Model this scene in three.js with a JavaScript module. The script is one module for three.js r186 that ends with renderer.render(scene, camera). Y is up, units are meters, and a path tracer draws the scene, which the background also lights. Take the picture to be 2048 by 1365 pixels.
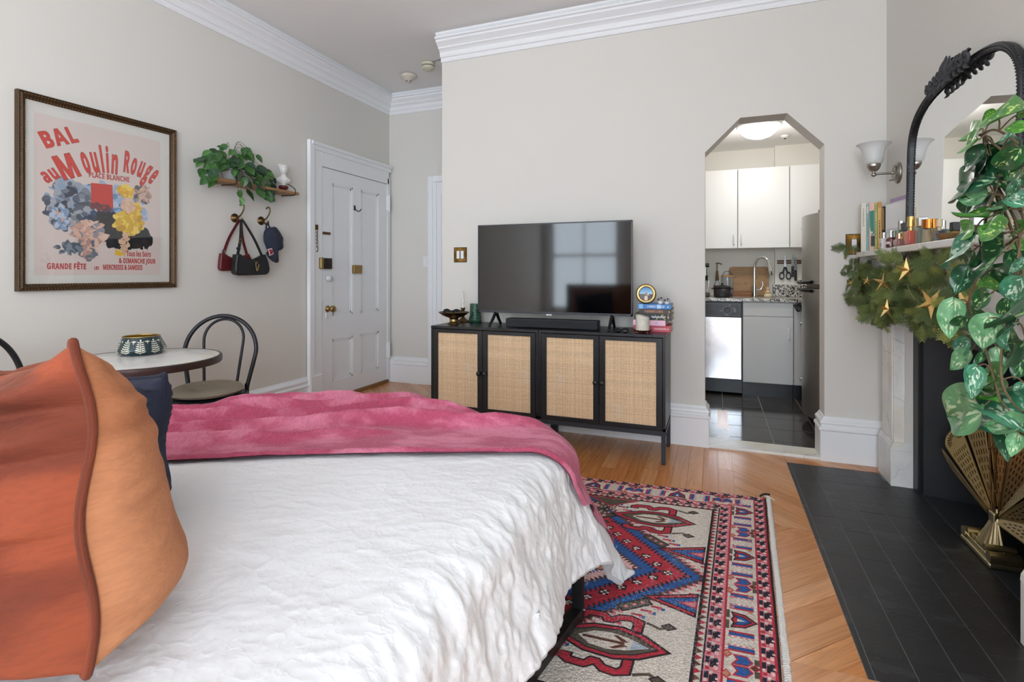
import * as THREE from 'three';
import { RoundedBoxGeometry } from 'three/addons/geometries/RoundedBoxGeometry.js';
import { mergeGeometries, mergeVertices } from 'three/addons/utils/BufferGeometryUtils.js';
import { ImprovedNoise } from 'three/addons/math/ImprovedNoise.js';
import { RectAreaLightUniformsLib } from 'three/addons/lights/RectAreaLightUniformsLib.js';

// ---------- camera, sky, light, exposure ----------
const scene = new THREE.Scene();
const EYE = new THREE.Vector3(0, 1.15, 0), FOC = 1046, CXP = 1024, HOR = 547, YAW = Math.atan((1430 - 1024) / 1046);
const camera = new THREE.PerspectiveCamera(2 * Math.atan(682.5 / FOC) * 180 / Math.PI, 2048 / 1365, 0.05, 60);
camera.position.copy(EYE);
camera.rotation.y = YAW;
camera.setViewOffset(2048, 1365, 0, 682.5 - HOR, 2048, 1365);
camera.updateMatrixWorld(true);

scene.background = new THREE.Color(0.80, 0.90, 1.0);
scene.backgroundIntensity = 5.0;
RectAreaLightUniformsLib.init();
const renderer = new THREE.WebGLRenderer();
renderer.toneMapping = THREE.LinearToneMapping;
renderer.toneMappingExposure = 0.93;
renderer.shadowMap.enabled = true;

// room: left wall x, right wall x, television wall z (front, back), hall end z, rear wall z, ceiling
const XL = -3.24, XR = 0.95, ZT = -3.70, ZT2 = -3.86, XTE = -2.037, ZA = -4.73, ZR = 3.20, HC = 3.03;
const WINDOWS = [[-3.06, -1.70], [-0.50, 0.80]], WY0 = 0.42, WY1 = 2.72;      // two tall windows behind the camera
const DAY = new THREE.Color(0.77, 0.89, 1.0), BAY = [1.05, 2.45];                 // third window: the side of the bay, in the right wall behind the camera
for (const [x0, x1, power] of [[...WINDOWS[0], 5.5], [...WINDOWS[1], 11.5]]) {
  const l = new THREE.RectAreaLight(DAY, power, x1 - x0 - 0.12, WY1 - WY0 - 0.12);
  l.position.set((x0 + x1) / 2, (WY0 + WY1) / 2, ZR + 0.07);
  l.name = 'daylight'; scene.add(l);
}
{ const l = new THREE.RectAreaLight(DAY, 11.5, BAY[1] - BAY[0] - 0.12, WY1 - WY0 - 0.12); l.position.set(XR + 0.06, (WY0 + WY1) / 2, (BAY[0] + BAY[1]) / 2); l.rotation.y = Math.PI / 2; l.name = 'daylight'; scene.add(l); }

// ---------- helpers ----------
const ray = (u, v) => {
  const dx = (u - CXP) / FOC, dy = (HOR - v) / FOC, c = Math.cos(YAW), s = Math.sin(YAW);
  return new THREE.Vector3(dx * c - s, dy, -dx * s - c);
};
const atY = (u, v, y = 0) => { const r = ray(u, v); return r.multiplyScalar((y - EYE.y) / r.y).add(EYE); };
const atZ = (u, v, z) => { const r = ray(u, v); return r.multiplyScalar(z / r.z).add(EYE); };
const atX = (u, v, x) => { const r = ray(u, v); return r.multiplyScalar(x / r.x).add(EYE); };
let seed = 12345;
const rnd = () => { seed = (seed * 1664525 + 1013904223) >>> 0; return seed / 4294967296; };
const rr = (a, b) => a + (b - a) * rnd();
const V = (x, y, z) => new THREE.Vector3(x, y, z);
const noise = new ImprovedNoise();
const fbm = (x, y, z, o = 4) => { let s = 0, a = 0.5; for (let i = 0; i < o; i++) { s += a * noise.noise(x, y, z); x *= 2.03; y *= 2.03; z *= 2.03; a *= 0.5; } return s; };
const clamp = THREE.MathUtils.clamp, lerp = THREE.MathUtils.lerp, sst = THREE.MathUtils.smoothstep;

const used = {};
function numbered(n) { if (!(n in used)) { used[n] = 0; return n; } used[n]++; return n + '_' + String(used[n]).padStart(3, '0'); }
function shade(o) { o.traverse((m) => { if (m.isMesh) { m.castShadow = true; m.receiveShadow = true; } }); return o; }
function thing(name, label, category, pos = [0, 0, 0], turn = 0, group) {
  const o = new THREE.Group(); o.name = numbered(name); o.position.set(...pos); o.rotation.y = turn;
  o.userData = { label, category }; if (group) o.userData.group = group;
  scene.add(o); return o;
}
function part(name, geo, mat, parent, label) {
  const m = new THREE.Mesh(Array.isArray(geo) ? merge(geo) : geo, mat); m.name = name; m.castShadow = m.receiveShadow = true;
  if (label) m.userData.label = label; parent.add(m); return m;
}
function solo(name, geo, mat, label, category, group) {
  const m = new THREE.Mesh(Array.isArray(geo) ? merge(geo) : geo, mat); m.name = numbered(name); m.castShadow = m.receiveShadow = true;
  m.userData = { label, category }; if (group) m.userData.group = group; scene.add(m); return m;
}
function struct(name, geo, mat, label, category) {
  const m = new THREE.Mesh(Array.isArray(geo) ? merge(geo) : geo, mat); m.name = name; m.castShadow = m.receiveShadow = true;
  m.userData = { kind: 'structure', label, category }; scene.add(m); return m;
}
function structGroup(name, label, category) { const o = new THREE.Group(); o.name = name; o.userData = { kind: 'structure', label, category }; scene.add(o); return o; }
function merge(list) {
  const gs = list.map((g) => { let h = g.index ? g.toNonIndexed() : g.clone(); for (const k of Object.keys(h.attributes)) if (!['position', 'normal', 'uv'].includes(k)) h.deleteAttribute(k); if (!h.attributes.uv) h.setAttribute('uv', new THREE.BufferAttribute(new Float32Array(h.attributes.position.count * 2), 2)); h.morphAttributes = {}; return h; });
  return mergeGeometries(gs);
}
// uv in metres by the way each face points
function uvm(geo, s = 1, turn = false) {
  const g = geo.index ? geo.toNonIndexed() : geo; if (!g.attributes.normal) g.computeVertexNormals();
  const p = g.attributes.position, uv = new Float32Array(p.count * 2), a = V(), b = V(), c = V();
  for (let i = 0; i < p.count; i += 3) {
    a.fromBufferAttribute(p, i); b.fromBufferAttribute(p, i + 1).sub(a); c.fromBufferAttribute(p, i + 2).sub(a); b.cross(c);
    const ax = Math.abs(b.x), ay = Math.abs(b.y), az = Math.abs(b.z);
    for (let k = 0; k < 3; k++) {
      const x = p.getX(i + k), y = p.getY(i + k), z = p.getZ(i + k); let u, v;
      if (ax >= ay && ax >= az) { u = z; v = y; } else if (ay >= az) { u = x; v = z; } else { u = x; v = y; }
      if (turn) [u, v] = [v, u];
      uv[(i + k) * 2] = u / s; uv[(i + k) * 2 + 1] = v / s;
    }
  }
  g.setAttribute('uv', new THREE.BufferAttribute(uv, 2)); return g;
}
const T = (g, x = 0, y = 0, z = 0, rx = 0, ry = 0, rz = 0) => { const h = g.clone(); h.applyMatrix4(new THREE.Matrix4().compose(V(x, y, z), new THREE.Quaternion().setFromEuler(new THREE.Euler(rx, ry, rz)), V(1, 1, 1))); return h; };
const S = (g, x, y, z) => { const h = g.clone(); h.scale(x, y, z); return h; };
// box from corner to corner
const bb = (x0, x1, y0, y1, z0, z1) => uvm(T(new THREE.BoxGeometry(Math.abs(x1 - x0), Math.abs(y1 - y0), Math.abs(z1 - z0)), (x0 + x1) / 2, (y0 + y1) / 2, (z0 + z1) / 2));
const rb = (x0, x1, y0, y1, z0, z1, r = 0.004, seg = 2) => uvm(T(new RoundedBoxGeometry(Math.abs(x1 - x0), Math.abs(y1 - y0), Math.abs(z1 - z0), seg, Math.min(r, Math.abs(x1 - x0) / 2.01, Math.abs(y1 - y0) / 2.01, Math.abs(z1 - z0) / 2.01)), (x0 + x1) / 2, (y0 + y1) / 2, (z0 + z1) / 2));
const cyl = (r0, r1, h, x = 0, y = 0, z = 0, n = 24) => T(new THREE.CylinderGeometry(r1, r0, h, n), x, y + h / 2, z);       // r0 at the bottom
const ball = (r, x, y, z, n = 16) => T(new THREE.SphereGeometry(r, n, Math.ceil(n * 0.7)), x, y, z);
const lathe = (pts, n = 32) => new THREE.LatheGeometry(pts.map(([a, b]) => new THREE.Vector2(a, b)), n);
const pv = (p) => (p.isVector3 ? p : V(...p));
const tube = (pts, r, n = 40, m = 10, closed = false) => new THREE.TubeGeometry(new THREE.CatmullRomCurve3(pts.map(pv), closed, 'centripetal'), n, r, m, closed);
function bar(a, b, r, n = 10) { a = pv(a); b = pv(b); const d = b.clone().sub(a), g = new THREE.CylinderGeometry(r, r, d.length(), n); g.applyQuaternion(new THREE.Quaternion().setFromUnitVectors(V(0, 1, 0), d.clone().normalize())); g.translate((a.x + b.x) / 2, (a.y + b.y) / 2, (a.z + b.z) / 2); return g; }
function taper(pts, radii, m = 10) {          // tube whose radius changes along it
  const c = new THREE.CatmullRomCurve3(pts.map(pv), false, 'centripetal'), n = pts.length * 8, g = new THREE.TubeGeometry(c, n, 1, m, false), p = g.attributes.position;
  for (let i = 0; i <= n; i++) { const t = i / n, f = t * (radii.length - 1), k = Math.min(Math.floor(f), radii.length - 2), r = lerp(radii[k], radii[k + 1], f - k), q = c.getPointAt(t);
    for (let j = 0; j <= m; j++) { const id = i * (m + 1) + j; p.setXYZ(id, q.x + (p.getX(id) - q.x) * r, q.y + (p.getY(id) - q.y) * r, q.z + (p.getZ(id) - q.z) * r); } }
  g.computeVertexNormals(); return g;
}
function ext(pts, depth, bevel = 0, seg = 1, holes = [], curveSegments = 12) {     // polygon in xy pulled along z
  const sh = pts instanceof THREE.Shape ? pts : new THREE.Shape(pts.map(([x, y]) => new THREE.Vector2(x, y)));
  for (const h of holes) sh.holes.push(h instanceof THREE.Path ? h : new THREE.Path(h.map(([x, y]) => new THREE.Vector2(x, y))));
  return uvm(new THREE.ExtrudeGeometry(sh, { depth: depth - 2 * bevel, bevelEnabled: bevel > 0, bevelThickness: bevel, bevelSize: bevel, bevelOffset: -bevel, bevelSegments: seg, curveSegments }).translate(0, 0, bevel));
}
// profile [out, up] swept along a path of [x, z]; side +1 puts "out" to the left of the direction of travel
function molding(profile, path, side = 1, y0 = 0) {
  const P = path.map(([x, z]) => new THREE.Vector2(x, z)), n = P.length, rows = [];
  for (let i = 0; i < n; i++) {
    const d0 = i > 0 ? P[i].clone().sub(P[i - 1]).normalize() : null, d1 = i < n - 1 ? P[i + 1].clone().sub(P[i]).normalize() : null;
    const nn = (d) => new THREE.Vector2(d.y, -d.x).multiplyScalar(side);
    let m; if (d0 && d1) { const a = nn(d0), b = nn(d1); m = a.clone().add(b).normalize(); m.multiplyScalar(1 / Math.max(0.2, m.dot(a))); } else m = nn(d0 || d1);
    rows.push(profile.map(([o, u]) => V(P[i].x + m.x * o, y0 + u, P[i].y + m.y * o)));
  }
  const pos = [], q = (a, b, c, d) => { for (const v of [a, b, c, a, c, d]) pos.push(v.x, v.y, v.z); };
  for (let i = 0; i < n - 1; i++) for (let j = 0; j < profile.length - 1; j++) side > 0 ? q(rows[i][j], rows[i][j + 1], rows[i + 1][j + 1], rows[i + 1][j]) : q(rows[i][j], rows[i + 1][j], rows[i + 1][j + 1], rows[i][j + 1]);
  for (const [row, flip] of [[rows[0], side < 0], [rows[n - 1], side > 0]]) {      // end caps
    const tri = THREE.ShapeUtils.triangulateShape(profile.map(([o, u]) => new THREE.Vector2(o, u)), []);
    for (const [a, b, c] of tri) for (const k of flip ? [a, b, c] : [a, c, b]) pos.push(row[k].x, row[k].y, row[k].z);
  }
  const g = new THREE.BufferGeometry(); g.setAttribute('position', new THREE.Float32BufferAttribute(pos, 3)); g.computeVertexNormals(); return uvm(g);
}
function fromGrid(nu, nv, f, flip = false) {        // smooth surface from a grid of points, uv 0..1
  const pos = [], uv = [], idx = [];
  for (let j = 0; j <= nv; j++) for (let i = 0; i <= nu; i++) { const p = f(i / nu, j / nv); pos.push(p.x, p.y, p.z); uv.push(i / nu, j / nv); }
  for (let j = 0; j < nv; j++) for (let i = 0; i < nu; i++) { const a = j * (nu + 1) + i, b = a + 1, c = a + nu + 1, d = c + 1; flip ? idx.push(a, c, b, b, c, d) : idx.push(a, b, c, b, d, c); }
  const g = new THREE.BufferGeometry(); g.setAttribute('position', new THREE.Float32BufferAttribute(pos, 3)); g.setAttribute('uv', new THREE.Float32BufferAttribute(uv, 2)); g.setIndex(idx); g.computeVertexNormals(); return g;
}
const flat = (g) => { const h = g.index ? g.toNonIndexed() : g; h.computeVertexNormals(); return h; };

// ---------- textures ----------
const hash = (i, j, s) => { let h = (i * 374761393 + j * 668265263 + s * 2147483647) | 0; h = Math.imul(h ^ (h >>> 13), 1274126177); return ((h ^ (h >>> 16)) >>> 0) / 4294967296; };
function vn(x, y, px, py, s) {        // value noise that repeats every px, py
  const i = Math.floor(x), j = Math.floor(y), fx = x - i, fy = y - j, u = fx * fx * (3 - 2 * fx), v = fy * fy * (3 - 2 * fy), m = (a, n) => ((a % n) + n) % n;
  const h = (a, b) => hash(m(a, px), m(b, py), s);
  return lerp(lerp(h(i, j), h(i + 1, j), u), lerp(h(i, j + 1), h(i + 1, j + 1), u), v);
}
const pf = (u, v, fx, fy, o, s) => { let r = 0, a = 0.5, t = 0; for (let k = 0; k < o; k++) { r += a * vn(u * fx, v * fy, fx, fy, s + k); t += a; a *= 0.5; fx *= 2; fy *= 2; } return r / t; };
function dtex(w, h, f, srgb = true) {
  const d = new Uint8Array(w * h * 4);
  for (let y = 0; y < h; y++) for (let x = 0; x < w; x++) { const c = f(x / w, y / h), k = (y * w + x) * 4; d[k] = clamp(c[0], 0, 255); d[k + 1] = clamp(c[1], 0, 255); d[k + 2] = clamp(c[2], 0, 255); d[k + 3] = 255; }
  const t = new THREE.DataTexture(d, w, h); t.wrapS = t.wrapT = THREE.RepeatWrapping; t.magFilter = THREE.LinearFilter; t.minFilter = THREE.LinearMipmapLinearFilter; t.generateMipmaps = true; if (srgb) t.colorSpace = THREE.SRGBColorSpace; t.needsUpdate = true; return t;
}
function ctex(w, h, draw, srgb = true) { const c = document.createElement('canvas'); c.width = w; c.height = h; const g = c.getContext('2d'); draw(g, w, h); const t = new THREE.CanvasTexture(c); t.wrapS = t.wrapT = THREE.RepeatWrapping; if (srgb) t.colorSpace = THREE.SRGBColorSpace; t.anisotropy = 8; return t; }
const rep = (t, x, y) => { const c = t.clone(); c.repeat.set(x, y); c.needsUpdate = true; return c; };
const mix3 = (a, b, t) => [lerp(a[0], b[0], t), lerp(a[1], b[1], t), lerp(a[2], b[2], t)];
const M = (color, roughness = 0.6, o = {}) => new THREE.MeshPhysicalMaterial({ color, roughness, ...o });

const tWoodGrain = dtex(512, 512, (u, v) => {        // grain runs along u
  const n = pf(u, v, 3, 40, 4, 11), w = pf(u, v, 2, 6, 3, 5), r = 0.5 + 0.5 * Math.sin((w * 9 + v * 14 + n * 1.5) * 6.283), p = pf(u, v, 8, 160, 2, 31);
  const t = 0.86 + 0.05 * r + 0.12 * (n - 0.5) - (p > 0.74 ? 0.06 : 0); return [255 * t, 250 * t * (0.97 + 0.03 * r), 243 * t * (0.94 + 0.06 * r)];
});
const tFine = dtex(256, 256, (u, v) => { const n = 255 * pf(u, v, 32, 32, 3, 3); return [n, n, n]; }, false);
const tPlaster = dtex(256, 256, (u, v) => { const n = 255 * pf(u, v, 6, 6, 5, 77); return [n, n, n]; }, false);
const tWeave = dtex(256, 256, (u, v) => { const a = Math.sin(u * 6.283 * 64), b = Math.sin(v * 6.283 * 64), n = 128 + 55 * (a * b) + 60 * (pf(u, v, 64, 64, 2, 9) - 0.5); return [n, n, n]; }, false);
const tCrease = dtex(1024, 1024, (u, v) => { const r = (fx, fy, s, p) => Math.pow(1 - Math.abs(2 * pf(u, v, fx, fy, 3, s) - 1), p), n = 255 * clamp(0.55 * r(6, 9, 71, 6) + 0.4 * r(14, 11, 83, 6) + 0.25 * r(26, 30, 95, 4) - 0.15, 0, 1); return [n, n, n]; }, false);
const tMarble = dtex(512, 512, (u, v) => {
  const w = pf(u, v, 3, 3, 4, 21), w2 = pf(u, v, 4, 4, 4, 57), vein = Math.pow(1 - Math.abs(Math.sin((u + v + w * 0.9) * 6.283 * 1.0)), 24), vein2 = Math.pow(1 - Math.abs(Math.sin((v * 2 - u + w2 * 1.4) * 6.283)), 40), c = pf(u, v, 6, 6, 4, 91);
  const d = 1 - 0.17 * vein - 0.12 * vein2 - 0.16 * (c - 0.4), y = pf(u, v, 5, 5, 3, 42) > 0.63 ? 0.06 : 0; return [236 * d, 235 * d * (1 - y * 0.3), 231 * d * (1 - y)];
});
const tGranite = dtex(512, 512, (u, v) => { const a = pf(u, v, 44, 44, 2, 8), b = pf(u, v, 60, 60, 2, 19), c = pf(u, v, 90, 90, 1, 29); let k = a > 0.60 ? [46, 44, 44] : b > 0.60 ? [150, 146, 140] : [226, 222, 214]; if (c > 0.8) k = [70, 66, 64]; return k; });
const tDarkStone = dtex(512, 512, (u, v) => {
  const w = pf(u, v, 4, 4, 5, 13), vein = Math.pow(1 - Math.abs(Math.sin((u * 2 + v + w * 2.2) * 6.283)), 60), v2 = Math.pow(1 - Math.abs(Math.sin((v * 3 - u + w * 3) * 6.283)), 90), m = pf(u, v, 9, 9, 4, 71), gate = pf(u, v, 6, 6, 2, 15) > 0.56 ? 1 : 0;
  const g = 40 + 34 * m + gate * (90 * vein + 120 * v2); return [g * 1.05, g * 0.98, g * 0.93];
});
const tPaintScuff = dtex(1024, 1024, (u, v) => { const m = pf(u, v, 10, 10, 4, 4), sp = hash(Math.floor(u * 420), Math.floor(v * 420), 6) > 0.9985 ? 90 : 0, sc = pf(u, v, 5, 9, 4, 61), g = 36 + 8 * (m - 0.5) + sp + (sc > 0.70 ? 16 : 0); return [g * 0.98, g, g * 1.06]; });

// ---------- shared materials ----------
const mWall = M(0xdedad3, 0.85, { bumpMap: rep(tPlaster, 0.7, 0.7), bumpScale: 0.0015 });
const mCeil = M(0xf0efee, 0.9, { bumpMap: rep(tPlaster, 0.5, 0.5), bumpScale: 0.002 });
const mTrim = M(0xf0f1f3, 0.38);
const mKitchenWall = M(0xebe9e1, 0.8);
const mWhiteLam = M(0xeeeeec, 0.35);
const mBlackMetal = M(0x24262b, 0.42, { metalness: 0.3 });
const mBrass = M(0xa58d5e, 0.34, { metalness: 1 });
const mOldBrass = M(0x6d5535, 0.42, { metalness: 0.9 });
const mSteel = M(0xb9b9b8, 0.26, { metalness: 1 });
const mNickel = M(0xa9a49d, 0.3, { metalness: 1 });
const mChrome = M(0xdadada, 0.07, { metalness: 1 });
const mMarble = M(0xffffff, 0.34, { map: rep(tMarble, 1.1, 1.1) });
const mBlackPaint = M(0x15171b, 0.42);
const mGold = M(0xc2a266, 0.3, { metalness: 1 });
const mBlackPlastic = M(0x101113, 0.35);
const mWhitePlastic = M(0xe9e9e7, 0.4);
// ================= THE ROOM =================
// floor: straight boards in the middle, slanting boards along both sides, on a dark base
{
  const floor = structGroup('floor', 'honey oak strip floor with slanting border boards', 'floor');
  part('subfloor', bb(XL - 0.1, XR + 0.1, -0.12, -0.012, ZA - 0.1, ZR + 0.1), M(0x2a1a10, 0.9), floor);
  const tones = [[0xeba668, 0], [0xdc9658, 0.37], [0xefb07a, 0.71], [0xe2a064, 0.13], [0xe49a5c, 0.55]].map(([c]) => M(c, 0.27, { map: tWoodGrain, bumpMap: tFine, bumpScale: 0.0003, clearcoat: 0.25, clearcoatRoughness: 0.18 }));
  const rest = [];                                        // boards behind the camera and under the bed
  const clip = (poly, x0, x1, z0, z1) => {
    for (const [ax, lim, sg] of [[0, x0, 1], [0, x1, -1], [1, z0, 1], [1, z1, -1]]) {
      const out = []; for (let i = 0; i < poly.length; i++) { const a = poly[i], b = poly[(i + 1) % poly.length], da = (a[ax] - lim) * sg, db = (b[ax] - lim) * sg; if (da >= 0) out.push(a); if ((da >= 0) !== (db >= 0)) { const t = da / (da - db); out.push([a[0] + (b[0] - a[0]) * t, a[1] + (b[1] - a[1]) * t]); } }
      poly = out; if (!poly.length) return poly;
    } return poly;
  };
  const board = (poly, dir, k) => {
    if (poly.length < 3) return; let ar = 0; for (let i = 0; i < poly.length; i++) { const a = poly[i], b = poly[(i + 1) % poly.length]; ar += a[0] * b[1] - b[0] * a[1]; } if (Math.abs(ar) < 0.0006) return;
    const g = new THREE.ExtrudeGeometry(new THREE.Shape(poly.map(([x, z]) => new THREE.Vector2(x, -z))), { depth: 0.012, bevelEnabled: false });
    g.rotateX(-Math.PI / 2); g.translate(0, -0.012 + rr(-0.0005, 0.0003), 0);
    const p = g.attributes.position, uv = new Float32Array(p.count * 2), ou = rnd() * 7, ov = rnd() * 7;
    for (let i = 0; i < p.count; i++) { const x = p.getX(i), z = p.getZ(i), al = x * dir[0] + z * dir[1], ac = -x * dir[1] + z * dir[0]; uv[i * 2] = al / 1.3 + ou; uv[i * 2 + 1] = ac / 0.45 + ov; }
    g.setAttribute('uv', new THREE.BufferAttribute(uv, 2)); if (poly.every(([x, z]) => z > -1.62)) rest.push(g); else part('board', g, tones[k % tones.length], floor);
  };
  const w = 0.081, g = 0.0011, FX0 = -2.55, FX1 = 0.097; let k = 0;
  for (let x = FX1; x > FX0 + 0.01; x -= w) {           // straight boards
    let z = ZA - rr(0, 0.5); const xa = Math.max(x - w, FX0);
    while (z < ZR) { const L = z > -2.4 ? 2.4 : rr(0.55, 1.2), z1 = z + L; board(clip([[xa + g / 2, z], [x - g / 2, z], [x - g / 2, z1 - g], [xa + g / 2, z1 - g]], FX0, FX1, ZA, ZR), [0, 1], Math.floor(rnd() * 5)); z = z1; }
  }
  const slant = (x0, x1, z0, z1, sg, from) => {          // boards at 45 degrees between x0 and x1
    const st = w * Math.SQRT2, W = x1 - x0;
    for (let z = from; z < z1 + W + st; z += st) { const gap = rnd() < 0.25 ? 0.003 : g; const a = sg > 0 ? [[x0, z], [x1, z - W], [x1, z - W + st - gap], [x0, z + st - gap]] : [[x0, z - W], [x1, z], [x1, z + st - gap], [x0, z - W + st - gap]]; board(clip(a, x0, x1, z0, z1), [Math.SQRT1_2, -sg * Math.SQRT1_2], Math.floor(rnd() * 5)); }
  };
  slant(FX1, 0.404, ZT - 0.02, -2.66, -1, ZT - 0.1); slant(FX1, 0.404, -2.658, -1.745, 1, -2.66); slant(0.406, XR, ZT - 0.02, -3.573, -1, ZT - 0.1);
  slant(FX1, XR, -1.745, ZR, 1, -1.75); slant(XL, FX0 - 0.001, ZA, -1.0, -1, ZA); slant(XL, FX0 - 0.001, -1.0, ZR, 1, -1.0);
  part('boards', rest, tones[0], floor).userData.kind = 'stuff';
}
// hearth of black painted tiles
{
  const h = structGroup('floor_hearth', 'black painted tile hearth in front of the fireplace', 'hearth');
  part('bed', bb(0.405, 1.03, -0.05, -0.0015, -3.57, -1.748), M(0x8b8d90, 0.8), h);
  const mt = [0xffffff, 0xececf0, 0xf6f6fa].map((c) => M(c, 0.40, { map: rep(tPaintScuff, 1.1, 1.1), bumpMap: rep(tFine, 3, 3), bumpScale: 0.0006 }));
  const xs = [0.405, 0.424, 0.537, 0.651, 0.763, 0.877, 0.9985], rows = 15, z0 = -3.57, dz = (3.57 - 1.748) / rows;
  for (let i = 0; i < xs.length - 1; i++) for (let j = 0; j < rows; j++) {
    const a = z0 + j * dz, b = a + dz; if (xs[i + 1] > 0.885 && b < -3.38) continue; if (xs[i + 1] > 0.885 && a > -2.1) continue;
    part('tile', T(rb(xs[i] + 0.001, xs[i + 1] - 0.001, -0.03, 0.0002, a + 0.0007, b - 0.0007, 0.0003, 1), 0, rr(-0.0003, 0.0004), 0), mt[Math.floor(rnd() * 3)], h);
  }
}
// walls
const OX0 = -0.062, OX1 = 0.628;          // kitchen opening
{
  struct('wall_left', bb(XL - 0.14, XL, 0, HC, ZA - 0.14, ZR + 0.14), mWall, 'warm grey plaster wall with the framed poster', 'wall');
  struct('wall_back_hall', bb(XL, XTE + 0.1, 0, HC, ZA - 0.14, ZA), mWall, 'short grey wall at the end of the entrance recess', 'wall');
  struct('wall_side_hall', bb(XTE, XTE + 0.12, 0, HC, ZA, ZT2), mWall, 'side of the entrance recess behind the television wall', 'wall');
  const g = ext([[XTE, 0], [OX0, 0], [OX0, 1.952], [0.152, 2.160], [0.424, 2.160], [OX1, 1.946], [OX1, 0], [XR + 0.6, 0], [XR + 0.6, HC], [XTE, HC]], ZT - ZT2); g.translate(0, 0, ZT2); 
  struct('wall_back', uvm(g), mWall, 'grey television wall with an opening of clipped corners into the kitchen', 'wall');
  // fireplace wall with a recess
  const rw = ext([[-ZR - 0.14, 0], [2.09, 0], [2.09, 0.9], [3.376, 0.9], [3.376, 0], [-ZT, 0], [-ZT, HC], [-ZR - 0.14, HC]], 0.5, 0, 1, [[[-BAY[1], WY0], [-BAY[1], WY1], [-BAY[0], WY1], [-BAY[0], WY0]]]); rw.rotateY(Math.PI / 2); rw.translate(XR, 0, 0);
  struct('wall_right', uvm(rw), mWall, 'warm grey chimney wall behind the mirror', 'wall');
  const sh = [[XL, 0], [XR, 0], [XR, HC], [XL, HC]], holes = WINDOWS.map(([a, b]) => [[a, WY0], [a, WY1], [b, WY1], [b, WY0]]);
  const rear = ext(sh, 0.16, 0, 1, holes); rear.translate(0, 0, ZR); struct('wall_rear', uvm(rear), mWall, 'grey wall with two tall windows', 'wall');
  struct('ceiling', bb(XL - 0.14, XR + 0.5, HC, HC + 0.14, ZA - 0.14, ZR + 0.16), mCeil, 'pale grey plaster ceiling', 'ceiling');
  WINDOWS.forEach(([a, b], i) => {
    const o = structGroup('window_' + (i + 1), 'tall white sash window', 'window'), c = (a + b) / 2, my = 1.50;
    part('frame', [bb(a, a + 0.06, WY0, WY1, ZR + 0.02, ZR + 0.14), bb(b - 0.06, b, WY0, WY1, ZR + 0.02, ZR + 0.14), bb(a, b, WY1 - 0.06, WY1, ZR + 0.02, ZR + 0.14), bb(a, b, WY0, WY0 + 0.07, ZR + 0.02, ZR + 0.14)], mTrim, o);
    part('casing', [bb(a - 0.1, a, WY0, WY1 + 0.1, ZR - 0.02, ZR), bb(b, b + 0.1, WY0, WY1 + 0.1, ZR - 0.02, ZR), bb(a - 0.1, b + 0.1, WY1, WY1 + 0.12, ZR - 0.025, ZR)], mTrim, o);
    part('sash_bar', [bb(a, b, my - 0.025, my + 0.025, ZR + 0.01, ZR + 0.06), bb(c - 0.014, c + 0.014, WY0, WY1, ZR + 0.015, ZR + 0.055)], mTrim, o);
    part('window_sill', rb(a - 0.1, b + 0.1, WY0 - 0.04, WY0, ZR - 0.06, ZR + 0.02, 0.006), mTrim, o);
    for (const [x0, x1, y0, y1] of [[a + 0.06, c - 0.014, WY0 + 0.07, my - 0.025], [c + 0.014, b - 0.06, WY0 + 0.07, my - 0.025], [a + 0.06, c - 0.014, my + 0.025, WY1 - 0.06], [c + 0.014, b - 0.06, my + 0.025, WY1 - 0.06]])
      part('pane', bb(x0, x1, y0, y1, ZR + 0.10, ZR + 0.103), M(0xffffff, 0.02, { transmission: 1, thickness: 0, ior: 1.45 }), o);
  });
}
{ // bay window in the right wall, behind the camera
  const o = structGroup('window_3', 'tall white sash window at the side of the bay', 'window'), [a, b] = BAY, c = (a + b) / 2, my = 1.5, X = XR;
  part('frame', [bb(X + 0.02, X + 0.2, WY0, WY1, a, a + 0.06), bb(X + 0.02, X + 0.2, WY0, WY1, b - 0.06, b), bb(X + 0.02, X + 0.2, WY1 - 0.06, WY1, a, b), bb(X + 0.02, X + 0.2, WY0, WY0 + 0.07, a, b)], mTrim, o);
  part('casing', [bb(X - 0.02, X, WY0, WY1 + 0.1, a - 0.1, a), bb(X - 0.02, X, WY0, WY1 + 0.1, b, b + 0.1), bb(X - 0.025, X, WY1, WY1 + 0.12, a - 0.1, b + 0.1)], mTrim, o);
  part('sash_bar', [bb(X + 0.01, X + 0.05, my - 0.025, my + 0.025, a, b), bb(X + 0.012, X + 0.05, WY0, WY1, c - 0.014, c + 0.014)], mTrim, o);
  for (const [z0, z1] of [[a + 0.06, c - 0.014], [c + 0.014, b - 0.06]]) for (const [y0, y1] of [[WY0 + 0.07, my - 0.025], [my + 0.025, WY1 - 0.06]]) part('pane', bb(X + 0.10, X + 0.103, y0, y1, z0, z1), M(0xffffff, 0.02, { transmission: 1, thickness: 0, ior: 1.45 }), o);
}
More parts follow.
